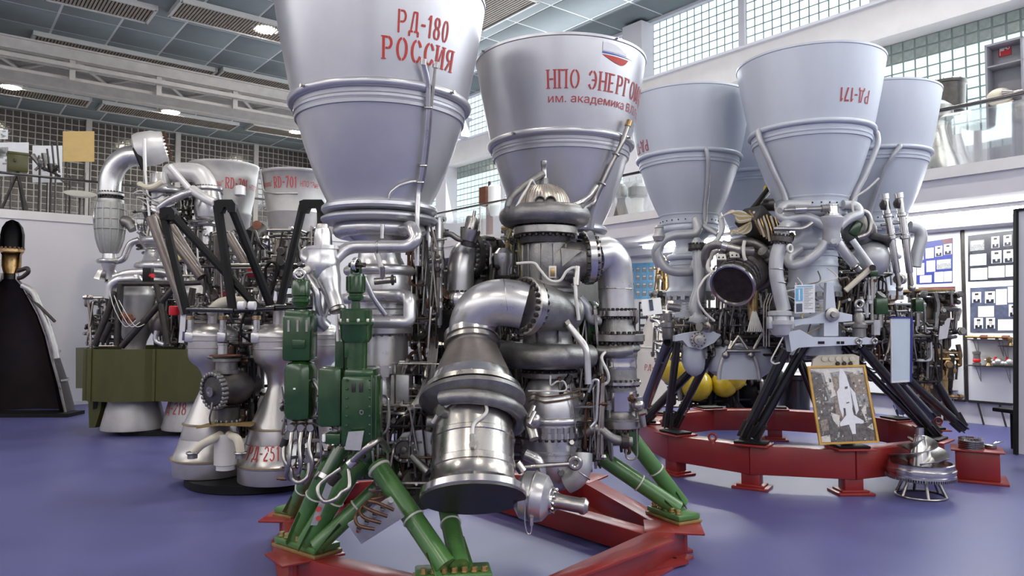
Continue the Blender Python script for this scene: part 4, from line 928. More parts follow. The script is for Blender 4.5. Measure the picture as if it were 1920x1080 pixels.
# wide front beam with a bolted lower plate
for a, b in ((onz(1240, 1000, .19), onz(880, 899, .19)),):
    a.z = b.z = 0; d = (b - a).normalized(); build('beam', MB().rbox((a + b) / 2 + UZ * .10, ((b - a).length, .15, .16), Matrix((d, UZ.cross(d), UZ)).transposed(), .006), 'red_paint', S1)
a, b = onz(975, 1113, .2), onz(1250, 1012, .2); d = (b - a).normalized()
build('top_strip', MB().rbox((a + b) / 2 + UZ * .0, ((b - a).length, .12, .022), Matrix((d, UZ.cross(d), UZ)).transposed(), .005), 'red_paint', S1)
lp = build('bolted_plate', MB().prism([onz(1010, 1118, .035), onz(1262, 1037, .035), onz(1291, 1051, .035), onz(1120, 1095, .035), onz(1040, 1140, .035)], (0, 0, -.022)), 'red_paint', S1)
for px, py in ((1219, 1064), (1265, 1046)):
    c = onz(px, py, .036); build('bolt_hole', MB().lathe(c, UZ, [(.014, 0), (.014, .001), (1e-4, .0015)], 16), 'black_matte', lp)
for i, c in enumerate(corner): build('corner_plate', MB().rbox(c + UZ * .186, (.40, .30, .016), rotz(math.atan2(c.y - 5.4, c.x + .25)), .004), 'red_paint', S1)
# ================================================================== ENGINE RD-171 (four bells, red ring)
EC = Vector((3.14, 8.57, 0))
E2 = thing('rocket_engine', 'four-bell pale blue-grey rocket engine lettered РД-171 on black legs over red ring', 'engine', (EC.x, EC.y, .43))
DZ = .43
B171 = [(r, z + DZ) for r, z in BELL180]; rad171 = interp(B171[:-2])
CP = {'C': (3.05, 7.45), 'L': (2.09, 8.64), 'R': (4.21, 8.5), 'K': (3.23, 9.69)}
def bell171(X, Y):
    inner = [(r - .014, z) for r, z in reversed(B171[:-3]) if z > 2.8]
    b = build('bell', MB().lathe((X, Y, 0), UZ, B171 + inner, 80, cap=False), 'bell_paint', E2)
    tor(b, 'stiffening_ring', (X, Y, 3.085 + DZ), UZ, .592, .026, 'bell_paint', 80, 12)
    lat(b, 'skirt_band', (X, Y, 2.735), UZ, [(.325, 0), (.332, .005), (.338, .09), (.348, .10), (.352, .115), (.345, .13)], 'bell_paint', 64)
    h = MB()
    for i in range(26):
        a = 2 * PI * i / 26; d = Vector((math.cos(a), math.sin(a), 0)); p = Vector((X, Y, 2.775)) + d * .328; h.cyl(p, p + d * .012, .008, .008, 6)
    build('dark_hole', h, 'black_matte', b)['kind'] = 'stuff'  # black pegs stand in for the dark holes of the band
    c = lat(E2, 'chamber', (X, Y, 0), UZ, [(.16, 1.58), (.20, 1.60), (.22, 1.64), (.24, 1.66), (.24, 1.70), (.19, 1.72), (.19, 1.88), (.27, 1.90), (.275, 1.96), (.25, 1.99), (.235, 2.02), (.235, 2.16), (.242, 2.165), (.242, 2.19), (.235, 2.20), (.235, 2.26), (.242, 2.265), (.242, 2.29), (.232, 2.30), (.225, 2.38), (.18, 2.44), (.16, 2.50), (.17, 2.56), (.23, 2.62), (.27, 2.70), (.325, 2.735)], 'bell_paint', 56)
    tor(c, 'manifold', (X, Y, 2.69), UZ, .285, .050, 'bell_paint', 56); tor(c, 'manifold', (X, Y, 2.36), UZ, .235, .036, 'bell_paint', 56)
    s = MB()
    for k in range(7): s.lathe((X, Y, 1.60 + .035 * k), UZ, [(.17, 0), (.195, .008), (.195, .018), (.17, .026)], 40)
    build('bellows', s, 'steel', c)
    n = MB()
    for i in range(18):
        a = 2 * PI * i / 18; n.box((X + .268 * math.cos(a), Y + .268 * math.sin(a), 1.885), (.03, .05, .05), rotz(a))
    build('castellated_ring', n, 'cast_light', c)
    return b
bells = {k: bell171(*v) for k, v in CP.items()}
X, Y = CP['C']
conetext(bells['C'], 'lettering', stencil('РД-171', .14), X, Y, 2, 33, zat(188, 6.8), .125, rad171, 'red_text_dull', flip=True)
X, Y = CP['L']
conetext(bells['L'], 'lettering', stencil('РД-171', .14), X, Y, -92, -61, zat(276, 8.2), .125, rad171, 'red_text_dull', flip=True)
def bpt(k, phi, z, off): return bellpt(CP[k][0], CP[k][1], phi, z, off, rad171)
def bellpipe(k, ph0, ph1, r=.026, z1=2.72, extra=None):
    zs = [3.53, 3.50, 3.40, 3.25, 3.05, 2.9, z1]
    pts = [bpt(k, ph0, 3.515, .03)] + [bpt(k, ph0 + (ph1 - ph0) * i / 5, z, .05 + .015 * math.sin(i)) for i, z in enumerate(zs[1:])] + (extra or [])
    return pipe(E2, 'drain_pipe', pts, r, 'pipe_paint', .06, 12)
bellpipe('L', 4, 14, .024, 2.70, [P(1322, 425, 8.1), P(1345, 440, 8.0)])
bellpipe('C', -72, -58, .030, 2.74, [P(1462, 395, 7.1)])
bellpipe('C', 78, 60, .028); bellpipe('R', -2, -38, .026)
# --- manifold pipes of the centre chamber
Yc = 7.08
x1 = build('cross_manifold', MB().lathe(P(1559, 462, Yc), UZ, [(.05, 0), (.075, .02), (.085, .06), (.08, .14), (.095, .19), (.115, .24), (.12, .27), (.10, .29)], 36), 'pipe_paint', E2)
lat(x1, 'cover', P(1560, 408, Yc), UZ, [(.085, 0), (.085, .03), (.06, .035), (.055, .11), (.065, .115), (.065, .125), (.03, .14)], 'steel', 28)
def arm(pts, r=.048, par=None): return pipe(par or E2, 'manifold_pipe', pts, r, 'pipe_paint', .09, 16)
arm([P(1550, 425, Yc), P(1528, 412, Yc + .02), P(1505, 405, Yc + .03), P(1470, 412, Yc + .05), P(1460, 400, Yc + .08), P(1470, 384, Yc + .12), P(1520, 385, Yc + .05)])
arm([P(1572, 425, Yc), P(1592, 408, Yc + .02), P(1613, 402, Yc + .06), P(1606, 386, Yc + .10), P(1580, 384, Yc + .08)])
arm([P(1548, 455, Yc), P(1530, 478, Yc), P(1508, 492, Yc + .03), P(1482, 500, Yc + .06), P(1476, 482, Yc + .12), P(1500, 466, Yc + .16)])
arm([P(1570, 455, Yc), P(1585, 475, Yc), P(1604, 498, Yc + .03)])
lat(E2, 'pipe_end', P(1602, 497, Yc + .02), P(1612, 508, Yc + .02) - P(1602, 497, Yc + .02), [(.05, 0), (.055, .01), (.03, .03), (.03, .07)], 'steel_dull', 20)
rod(E2, 'hub_cap', P(1564, 458, Yc - .06), P(1564, 452, Yc - .10), .035, 'pipe_paint', 6)
rod(E2, 'valve_actuator', P(1470, 394, Yc - .02), P(1548, 391, Yc - .05), .022, 'steel_dull'); rod(E2, 'valve_body', P(1490, 393, Yc - .02), P(1511, 392, Yc - .03), .035, 'steel'); rod(E2, 'valve_body', P(1540, 391, Yc - .05), P(1552, 390, Yc - .05), .035, 'cast_grey')
pipe(E2, 'steel_pipe', [P(1450, 429, 6.98), P(1480, 429, 6.95), P(1505, 430, 6.95), P(1522, 418, 6.98)], .022, 'steel_dull', .06)
tor(E2, 'ring_eye', P(1481, 466, 6.92), (.6, -1, 0), .035, .012, 'offwhite', 24, 8, )
# downcomer at the left of the centre chamber
d = pipe(E2, 'downcomer', [P(1466, 452, 7.0), P(1456, 480, 7.0), P(1454, 510, 7.0), P(1463, 555, 7.0), P(1470, 582, 7.0)], .066, 'pipe_paint', .12, 20)
flange(E2, P(1466, 450, 7.0), P(1462, 440, 7.0) - P(1458, 468, 7.0), .095, .06, 'cast_dark', 14, .014)
pipe(E2, 'downcomer_top', [P(1466, 448, 7.0), P(1470, 425, 7.08), P(1492, 418, 7.2)], .06, 'pipe_paint', .06, 16)
for py, dx in ((505, 0), (530, 5)): tor(d, 'band', P(1456 + dx, py, 7.0), (.05, 0, 1), .067, .006, 'steel_dull', 24, 6)
j = lat(E2, 'ball_joint', P(1463, 632, 6.98), UZ, [(.03, 0), (.07, .02), (.095, .07), (.10, .10), (.115, .12), (.115, .15), (.09, .16), (.085, .20), (.11, .205), (.11, .24), (.08, .25)], 'pipe_paint', 32)
for s in (-1, 1): block(j, 'lug', P(1463 + s * 20, 605, 6.96), (.04, .08, .12), 'pipe_paint', None, .015)
# chamber L pipes
Yl = 8.2
arm([P(1305, 412, Yl + .06), P(1310, 425, Yl), P(1305, 438, Yl), P(1260, 441, Yl), P(1243, 450, Yl), P(1232, 470, Yl + .02), P(1238, 490, Yl + .02), P(1250, 505, Yl), P(1265, 510, Yl), P(1300, 510, Yl), P(1306, 490, Yl + .02)], .052)
arm([P(1242, 452, Yl), P(1230, 462, Yl), P(1228, 478, Yl + .05), P(1236, 500, Yl + .08)], .045)
lat(E2, 'valve_head', P(1236, 452, Yl), UZ, [(.06, 0), (.075, .05), (.06, .08), (.05, .14), (.055, .15), (.03, .18)], 'cast_light', 24)
dl = pipe(E2, 'downcomer', [P(1309, 462, 8.02), P(1311, 500, 8.0), P(1313, 540, 7.98), P(1304, 565, 7.98), P(1302, 585, 7.98), P(1320, 612, 7.96), P(1340, 622, 7.98), P(1362, 605, 8.05), P(1395, 585, 8.2)], .066, 'pipe_paint', .12, 20)
flange(E2, P(1307, 463, 8.02), UZ, .095, .05, 'cast_dark', 14, .014); lat(E2, 'downcomer_top', P(1307, 463, 8.02), (0, 0, 1), [(.08, 0), (.06, .06), (.03, .10)], 'pipe_paint', 20)
jb = block(E2, 'joint_yoke', P(1312, 600, 7.96), (.20, .14, .12), 'pipe_paint', rotz(.1) @ Matrix.Rotation(.35, 3, 'Y'), .02); tor(jb, 'yoke_ring', P(1330, 600, 7.95), (.3, 0, 1), .075, .02, 'pipe_paint', 24, 8)
# main turbopump with open bell mouth
tc0 = P(1373, 536, 7.35); tdir = (P(1420, 470, 8.0) - tc0).normalized()
mat('pump_brown', (.17, .15, .135), .8, .38, .2, 10, bump=.1)
tm = lat(E2, 'turbopump', tc0, tdir, [(1e-4, .15), (.17, .14), (.205, .0), (.225, .0), (.232, .015), (.215, .05), (.20, .10), (.20, .28), (.235, .30), (.245, .34), (.245, .42), (.23, .46), (.25, .52), (.27, .60), (.26, .75), (.15, .85)], 'pump_brown', 56)
lat(tm, 'mouth_ring', tc0, tdir, [(.178, .05), (.205, -.006), (.222, -.010), (.232, .006), (.232, .022)], 'steel', 56)
lat(tm, 'mouth_bore', tc0, tdir, [(1e-4, .13), (.12, .13), (.165, .12), (.197, .015)], 'dark_metal', 48)
lat(tm, 'impeller_hub', tc0 + tdir * .05, tdir, [(1e-4, .0), (.045, .0), (.06, .015), (.07, .05), (.085, .08)], 'cast_grey', 40)
for i in range(3): build('stiffening_rib', MB().torus(tc0 + tdir * (.14 + .07 * i), tdir, .205, .009, 48, 8), 'cast_grey', tm)
for i in range(14):
    a = 2 * PI * i / 14; e1 = tdir.orthogonal().normalized(); e2 = tdir.cross(e1); dd = e1 * math.cos(a) + e2 * math.sin(a)
    build('fin', MB().box(tc0 + tdir * .17 + dd * .207, (.012, .018, .2), frame(tdir)), 'pump_brown', tm)
pipe(tm, 'ring_main', [tc0 + tdir * .50 + (tdir.orthogonal().normalized() * math.cos(q) + tdir.cross(tdir.orthogonal().normalized()) * math.sin(q)) * .275 for q in [2 * PI * i / 30 for i in range(31)]], .045, 'cast_grey', 0, 12)
build('bolt_ring', MB().bolts(tc0 + tdir * .42, -tdir, .236, 26, .013, .025), 'dark_metal', tm)['kind'] = 'stuff'
for px, py in ((1352, 482), (1377, 478)):
    b = block(E2, 'terminal_box', P(px, py, 7.38), (.10, .02, .07), 'offwhite', rotz(.1) @ Matrix.Rotation(-.5, 3, 'X'), .006)
    for s in (-1, 1): rod(b, 'screw', P(px + s * 4, py, 7.37), P(px + s * 4, py + 1, 7.355), .008, 'dark_metal', 8)
pipe(E2, 'cooling_pipe', [P(1325, 500, 7.6), P(1321, 480, 7.55), P(1328, 462, 7.5), P(1345, 458, 7.46), P(1358, 462, 7.44)], .045, 'cast_grey', .08, 14); rod(E2, 'pipe_coupling', P(1352, 460, 7.45), P(1362, 463, 7.44), .06, 'steel')
pipe(E2, 'steel_pipe', [P(1362, 463, 7.44), P(1392, 470, 7.4), P(1410, 470, 7.42)], .05, 'steel_dull', .04)
hose(E2, 'hose', [P(1396, 452, 7.3), P(1394, 465, 7.28), P(1395, 480, 7.26), P(1398, 488, 7.26)], .018, 'offwhite')
pipe(E2, 'sensor_line', [P(1345, 505, 7.5), P(1322, 520, 7.4), P(1307, 545, 7.4), P(1310, 570, 7.4), P(1325, 590, 7.4), P(1340, 602, 7.4)], .012, 'offwhite', .05)
pipe(E2, 'cooling_pipe', [P(1345, 470, 7.6), P(1331, 480, 7.55), P(1326, 505, 7.5), P(1340, 515, 7.46)], .022, 'offwhite', .06)
# wiring head above the turbopump
wh = block(E2, 'wiring_box', P(1424, 425, 7.6), (.40, .3, .22), 'cast_dark', rotz(.4) @ Matrix.Rotation(.7, 3, 'Y'), .03)
for i in range(7): pipe(wh, 'conduit', [P(1405 + i * 8, 395 + i * 2, 7.45), P(1415 + i * 8, 412 + i * 5, 7.4), P(1428 + i * 5, 440 + i * 4, 7.42)], .013, 'cream' if i % 2 else 'bronze', .04, 8)
for i in range(8): hose(wh, 'cable', [P(1352 + i, 410 - i, 7.5), P(1362 + i * 2, 402 - i, 7.45), P(1385, 396 + i * 3, 7.42), P(1402 + i * 2, 404 + i, 7.42), P(1408 - i * 3, 428, 7.45), P(1395 - i * 4, 438, 7.45), P(1375, 432, 7.45)], .010, 'wire_tan' if i % 3 else 'wire_white', 6)
rod(E2, 'dark_strut', P(1398, 408, 7.9), P(1452, 344, 8.3), .035, 'cast_dark'); rod(E2, 'dark_strut', P(1405, 400, 7.8), P(1442, 352, 7.9), .028, 'dark_metal')
rod(E2, 'yellow_sensor', P(1432, 366, 7.9), P(1436, 350, 7.95), .018, 'yellow', 8)
pipe(E2, 'cooling_pipe', [P(1352, 408, 7.6), P(1355, 430, 7.5), P(1345, 450, 7.5), P(1335, 458, 7.5)], .026, 'pipe_paint', .05); pipe(E2, 'steel_pipe', [P(1425, 384, 8.0), P(1455, 384, 7.9)], .07, 'cast_dark', .02)
# --- right side: tall steel dampers, spherical valve, green boxes
for px0, py0, px1, py1 in ((1658, 364, 1682, 512), (1685, 362, 1706, 512)):
    a, b = P(px0, py0, 7.3), P(px1, py1, 7.3); L = (b - a).length
    t = lat(E2, 'damper', b, a - b, [(.030, 0), (.033, .02), (.033, L * .42), (.045, L * .43), (.045, L * .47), (.036, L * .48), (.036, L * .70), (.048, L * .71), (.048, L * .74), (.036, L * .75), (.036, L * .93), (.045, L * .935), (.045, L)], 'steel', 24)
    rod(t, 'damper_end', b, b + (b - a).normalized() * .12, .022, 'steel_dull'); build('damper_eye', MB().sphere(b + (b - a).normalized() * .15, .035, 12), 'steel_dull', t)
for py in (422, 442): rod(E2, 'damper_bracket', P(1652, py, 7.3), P(1700, py - 6, 7.3), .014, 'cast_grey')
for px, py in ((1650, 384), (1676, 381)): lat(E2, 'clamp', P(px, py, 7.26), (1, 0, -.1), [(.02, 0), (.05, .02), (.05, .045), (.02, .06)], 'cast_dark', 16)
pipe(E2, 'hose', [P(1615, 396, 7.2), P(1628, 400, 7.2), P(1634, 420, 7.2), P(1628, 440, 7.2), P(1608, 446, 7.22)], .028, 'steel_dull', .07)
build('spherical_valve', MB().sphere(P(1610, 433, 7.45), .17, 24), 'cast_grey', E2); block(E2, 'green_cover', P(1604, 428, 7.26), (.10, .05, .16), 'green_dark', Matrix.Rotation(.5, 3, 'Y'), .02)
build('turbine_dome', MB().sphere(P(1632, 485, 7.45), .19, 24), 'pipe_paint', E2); lat(E2, 'turbine_collar', P(1638, 455, 7.45), (.25, 0, 1), [(.19, 0), (.20, .02), (.20, .05), (.15, .07)], 'cast_dark', 32)
rod(E2, 'stay_rod', P(1598, 450, 7.05), P(1634, 500, 7.0), .030, 'pipe_paint'); rod(E2, 'stay_rod', P(1634, 502, 7.0), P(1585, 545, 7.05), .026, 'cream'); rod(E2, 'stay_pin', P(1636, 502, 7.03), P(1636, 502, 6.93), .03, 'dark_metal')
pipe(E2, 'antenna_line', [P(1600, 398, 7.1), P(1597, 380, 7.1), P(1605, 368, 7.1), P(1622, 358, 7.1), P(1636, 346, 7.1), P(1648, 334, 7.1)], .010, 'wire_white', .04)
pipe(E2, 'manifold_pipe', [P(1705, 425, 7.9), P(1722, 428, 7.9), P(1728, 445, 7.9), P(1718, 480, 7.9), P(1715, 500, 7.9)], .065, 'pipe_paint', .08, 16)
for px, py, sx, sz in ((1635, 512, .08, .07), (1650, 574, .12, .16), (1720, 572, .09, .14)):
    b = block(E2, 'green_servo', P(px, py, 7.15 if px < 1700 else 7.7), (sx, .10, sz), 'green_dark', None, .015); rod(b, 'stem', P(px, py + 15, 7.15 if px < 1700 else 7.7), P(px, py + 40, 7.15 if px < 1700 else 7.7), .025, 'steel_dull')
rod(E2, 'servo_rod', P(1635, 515, 7.15), P(1635, 600, 7.15), .022, 'steel_dull'); rod(E2, 'servo_rod', P(1642, 600, 7.1), P(1642, 628, 7.1), .04, 'pipe_paint', 8)
v = build('fuel_valve', MB().lathe(P(1611, 636, 7.0), UZ, [(.04, 0), (.06, .02), (.06, .10), (.075, .11), (.075, .14), (.05, .16), (.05, .22), (.03, .25), (.04, .27), (.03, .30)], 20).cyl(P(1580, 608, 7.0), P(1636, 604, 7.0), .022, .022, 10), 'cast_grey', E2); tor(v, 'valve_eye', P(1611, 570, 6.98), (0, 1, 0), .035, .016, 'steel_dull', 20, 8)
# --- mounting yoke and base frame under the centre chamber
yk = build('gimbal_yoke', MB().prism([P(1488, 600, 6.98), P(1520, 596, 6.98), P(1545, 585, 6.98), P(1575, 585, 6.98), P(1598, 590, 6.98), P(1598, 602, 6.98), P(1572, 604, 6.98), P(1572, 630, 6.98), P(1545, 630, 6.98), P(1545, 606, 6.98), P(1505, 608, 6.98), P(1490, 612, 6.98)], (0, .1, 0)), 'bell_paint', E2)
lat(yk, 'pivot', P(1559, 590, 6.97), (0, -1, 0), [(.065, 0), (.065, .03), (.03, .035), (.025, .06)], 'steel_dull', 28)
build('yoke_post', MB().prism([P(1550, 530, 6.99), P(1562, 530, 6.99), P(1568, 585, 6.99), P(1548, 585, 6.99)], (0, .06, 0)), 'bell_paint', yk)
fr2 = build('base_frame', MB().prism([P(1478, 622, 6.95), P(1500, 618, 6.95), P(1525, 632, 6.95), P(1625, 632, 6.95), P(1640, 636, 6.95), P(1640, 645, 6.95), P(1525, 650, 6.95), P(1498, 652, 6.95), P(1484, 660, 6.95)], (0, .12, 0)), 'bell_paint', E2)
for px in (1537, 1543, 1572, 1580): build('slot', MB().prism([P(px - 3, 640, 6.945), P(px + 3, 640, 6.945), P(px + 3, 645, 6.945), P(px - 3, 645, 6.945)], (0, .004, 0)), 'black_matte', fr2)
for px in (1610, 1640): tor(fr2, 'eye', P(px, 640, 6.94), (0, 1, 0), .022, .012, 'steel_dull', 20, 8)
lat(E2, 'chamber_pedestal', (3.05, 7.45, 1.28), UZ, [(.26, 0), (.26, .3), (.22, .34)], 'bell_paint', 40)
# left gimbal bracket with bearing
lb = build('gimbal_bracket', MB().prism([P(1266, 630, 7.75), P(1285, 625, 7.75), P(1330, 618, 7.75), P(1352, 628, 7.75), P(1340, 642, 7.75), P(1315, 655, 7.75), P(1290, 650, 7.75), P(1280, 638, 7.75), P(1266, 640, 7.75)], (0, .12, 0)), 'bell_paint', E2)
lat(lb, 'bearing', P(1309, 637, 7.74), (0, -1, 0), [(.085, 0), (.085, .012), (.055, .014), (.05, .04), (.02, .042), (.018, .06)], 'steel_dull', 36); build('bolt_ring', MB().bolts(P(1309, 637, 7.735), (0, -1, 0), .072, 12, .008, .012), 'dark_metal', lb)['kind'] = 'stuff'
build('left_cap', MB().sphere(P(1305, 668, 8.0), .16, 20, 1.4), 'bell_paint', E2)
lat(E2, 'left_pump', P(1252, 636, 7.95), UZ, [(.05, 0), (.06, .02), (.06, .12), (.075, .13), (.075, .18), (.05, .2), (.05, .28)], 'cast_grey', 20); rod(E2, 'left_pump_arm', P(1252, 575, 7.9), P(1275, 578, 7.9), .04, 'cast_grey')
# central bowl tank and its frame
bw = build('bowl_tank', MB().lathe(P(1386, 712, 8.0), UZ, [(.05, 0), (.22, .02), (.33, .10), (.36, .22), (.33, .34), (.2, .42)], 48), 'bell_paint', E2)
arc = [P(1386, 712, 7.62) + Vector((.21 * math.cos(q), 0, .0 + .36 * math.sin(q))) for q in [PI * i / 16 for i in range(17)]]
pipe(bw, 'arch_bracket', arc, .022, 'cast_light', 0, 8)
build('arch_face', MB().add([p + Vector((0, .02, 0)) for p in arc], [tuple(range(17))]), 'bell_paint', bw)
for px in (1361, 1407): build('ball_foot', MB().sphere(P(px, 666, 7.6), .04, 14), 'steel_dull', bw)
tr = rod(E2, 'truss_bar', P(1362, 658, 7.58), P(1425, 658, 7.58), .022, 'steel_dull')
for a, b in (((1361, 664), (1385, 630)), ((1408, 664), (1385, 630)), ((1408, 664), (1430, 625)), ((1361, 664), (1372, 640))): rod(E2, 'truss_bar', P(a[0], a[1], 7.58), P(b[0], b[1], 7.62), .017, 'steel_dull')
for py in (632, 645): rod(E2, 'truss_bar', P(1375, py, 7.7), P(1460, py, 7.7), .024, 'dark_metal')
lat(E2, 'elbow_bellows', P(1412, 600, 7.5), UZ, [(.05, 0), (.055, .1), (.05, .2), (.06, .3)], 'bronze', 20)
for i in range(8): hose(E2, 'cable', [P(1412 + i * .5, 580, 7.46), P(1405 + i * 3, 610, 7.42), P(1402 + i * 4, 622, 7.42)], .008, 'wire_white', 6)
for px in (1432, 1437, 1442): pipe(E2, 'tube_run', [P(px, 650, 7.4), P(px, 570, 7.4), P(px + 8, 550, 7.42)], .008, 'steel_dull', .05, 6)
hose(E2, 'loose_line', [P(1468, 632, 6.95), P(1456, 655, 6.95), P(1446, 675, 6.95), P(1452, 682, 6.95), P(1462, 680, 6.95)], .007, 'wire_white')
CM2 = ['steel_dull', 'cast_grey', 'dark_metal', 'cast_warm', 'dark_metal', 'pipe_paint']
clutter(E2, [((2.62, 8.2, 1.75), (.3, .35, .5)), ((2.35, 8.0, 1.5), (.3, .2, .25)), ((3.1, 8.5, 1.9), (.5, .4, .6))], 300, CM2, (.006, .016), 11)
clutter(E2, [((3.75, 7.95, 1.75), (.35, .3, .55)), ((4.15, 8.1, 1.5), (.3, .3, .3)), ((3.4, 7.35, 1.7), (.12, .2, .35))], 280, CM2 + ['copper'], (.006, .016), 12)
clutter(E2, [((2.0, 8.5, 1.4), (.32, .3, .25)), ((4.3, 8.2, 1.25), (.3, .3, .3)), ((2.75, 7.9, 1.35), (.4, .2, .15))], 200, CM2, (.006, .016), 13)
clutter(E2, [((2.85, 8.0, 2.45), (.25, .2, .2)), ((3.6, 7.9, 2.4), (.3, .3, .25))], 50, ['dark_metal', 'cast_grey', 'bronze', 'steel_dull'], (.006, .016), 14)
for c, hs, rz in (((2.75, 8.25, 1.85), (.5, .4, 1.1), .5), ((3.75, 8.2, 1.75), (.6, .4, 1.0), -.5), ((2.1, 8.75, 1.5), (.45, .4, .5), 0), ((4.25, 8.5, 1.5), (.5, .5, .6), 0)): block(E2, 'dark_filler', c, hs, 'cast_dark', rotz(rz), .06)  # dark blocks added to stand for the shaded depth between chambers
for k in range(16):
    rn = random.Random(100 + k); c = P(rn.uniform(1330, 1460) if k % 2 else rn.uniform(1570, 1700), rn.uniform(450, 640), rn.uniform(7.45, 7.75)); lat(E2, 'inner_valve', c, (rn.uniform(-1, 1), -.6, rn.uniform(-1, 1)), [(.03, 0), (.055, .02), (.055, .07), (.03, .08), (.03, .14), (.05, .145), (.05, .18)], ('cast_grey', 'steel_dull', 'cast_warm')[k % 3], 12)
for k in range(10):
    rn = random.Random(200 + k); x0 = rn.uniform(1490, 1600); y0 = rn.uniform(500, 600)
    hose(E2, 'harness_wire', [P(x0, y0, 7.13), P(x0 + rn.uniform(-20, 20), y0 + 18, 7.04), P(x0 + rn.uniform(-35, 35), y0 + 30, 7.03), P(x0 + rn.uniform(-45, 45), y0 + 55, 7.15)], .007, ('wire_white', 'cast_grey', 'wire_tan')[k % 3], 6)
lat(E2, 'core_block', (EC.x, EC.y, 1.15), UZ, [(.3, 0), (.42, .1), (.42, .5), (.3, .7), (.3, 1.4)], 'cast_dark', 24)
for k, (x, y) in CP.items(): rod(E2, 'frame_arm', (EC.x, EC.y, 1.36), (x, y, 1.42), .07, 'dark_metal', 12)
# --- black legs
def leg171(a, b, foot=None, r=.042):
    l = rod(E2, 'leg', a, b, r, 'black_paint', 20); d = (a - b).normalized()
    f = MB()
    for i in range(6):
        q = 2 * PI * i / 6; e1 = d.orthogonal().normalized(); e2 = d.cross(e1); f.box(b + d * .08 + (e1 * math.cos(q) + e2 * math.sin(q)) * (r + .008), (.022, .010, .18), Matrix((e1 * math.cos(q) + e2 * math.sin(q), d.cross(e1 * math.cos(q) + e2 * math.sin(q)), d)).transposed())
    build('rib', f, 'cast_dark', l)
    return l
LEGS = [((1255, 641, 8.0), (1206, 770), .065), ((1340, 649, 8.0), (1206, 790), .05), ((1270, 641, 7.95), (1251, 800), .042), ((1333, 662, 7.85), (1264, 798), .042),
        ((1474, 655, 7.15), (1394, 820), .048), ((1510, 646, 7.2), (1412, 820), .048), ((1498, 672, 7.3), (1560, 828), .04), ((1540, 655, 7.3), (1590, 830), .04),
        ((1613, 649, 7.2), (1756, 816), .048), ((1580, 650, 7.3), (1745, 815), .035), ((1713, 642, 8.0), (1803, 800), .045), ((1690, 700, 7.75), (1806, 803), .045), ((1650, 660, 8.0), (1690, 770), .06), ((1660, 690, 8.0), (1748, 785), .055)]
for t, (px, py), r in LEGS: leg171(P(*t), onz(px, py, .455), None, r)
# ------------------------------------------------------------------ red ring stand
S2 = thing('ring_stand', 'red polygonal ring stand on pads under the four-bell engine', 'stand', (EC.x, EC.y, 0))
angs = [-12, -46, -88, -121, -154, 173, 140, 107, 74, 45, 15]; RR = 1.56
cr = [Vector((EC.x + RR * math.cos(math.radians(a)), EC.y + RR * math.sin(math.radians(a)), 0)) for a in angs]
for i in range(len(cr)):
    a, b = cr[i], cr[(i + 1) % len(cr)]; dd = (b - a).normalized(); L = (b - a).length; rm = Matrix((dd, UZ.cross(dd), UZ)).transposed()
    build('beam', MB().rbox((a + b) / 2 + UZ * .28, (L + .05, .20, .27), rm, .006), 'red_paint', S2)
    rr = rotz(math.radians(angs[i]))
    build('top_plate', MB().rbox(a + UZ * .423, (.30, .36, .016), rr, .004), 'red_paint', S2)
    fp = build('leg_shoe', MB().rbox(a + UZ * .443, (.20, .30, .022), rr, .006), 'black_matte', S2)
    if i % 2 == 0 or i in (3,):
        p = build('pad', MB().rbox(a + UZ * .012, (.26, .34, .024), rr, .004), 'red_paint', S2); build('pad_post', MB().rbox(a + UZ * .085, (.14, .18, .13), rr, .01), 'red_paint', p); build('pad_step', MB().rbox(a + UZ * .034, (.20, .26, .02), rr, .004), 'red_paint', p)
for px, py in ((1336, 832), (1284, 778), (1760, 800)):
    p = onz(px, py, .415); e = build('eye_bolt', MB().torus(p + UZ * .065, (.3, 1, 0), .035, .012, 24, 8).cyl(p, p + UZ * .03, .03, .025, 12), 'red_paint', S2)
# plinth box and loose parts
pl = onz(1832, 868, .17); py_ = math.radians(-30)
S3 = thing('plinth', 'small red steel box plinth with base plate beside the ring stand', 'plinth', (pl.x, pl.y, 0))
build('base_plate', MB().rbox((pl.x, pl.y, .012), (.52, .46, .024), rotz(py_), .004), 'red_paint', S3); build('box', MB().rbox((pl.x, pl.y, .165), (.38, .32, .28), rotz(py_), .006), 'red_paint', S3); build('top_plate', MB().rbox((pl.x, pl.y, .312), (.46, .40, .016), rotz(py_), .004), 'red_paint', S3)
c = Vector((pl.x - .07, pl.y - .02, .32))
D1 = thing('turbine_disc', 'small stacked steel rotor disc lying on the red plinth', 'rotor', c)
for k in range(5): build('disc', MB().lathe(c + UZ * .018 * k, UZ, [(.06, 0), (.115, .002), (.115, .012), (.06, .015)], 40), 'steel_dull', D1)
build('blade', (lambda m: [m.box(c + UZ * .10 + rotz(i * PI / 12) @ Vector((.09, 0, 0)), (.05, .006, .02), rotz(i * PI / 12 + .6)) for i in range(24)] and m)(MB()), 'steel', D1)['kind'] = 'stuff'
c = Vector((pl.x + .12, pl.y - .02, .32))
D2 = thing('blade_segment', 'fan-shaped steel blade segment beside the stacked rotor disc on the red plinth', 'rotor', c)
build('hub', MB().rbox(c + UZ * .02, (.08, .10, .04), rotz(.4), .006), 'steel_dull', D2)
for k in range(6): build('blade', MB().box(c + rotz(.5 - .25 * k) @ Vector((.07, 0, 0)) + UZ * (.035 + .006 * k), (.12, .016, .006), rotz(.5 - .25 * k) @ Matrix.Rotation(-.35, 3, 'Y')), 'steel', D2)
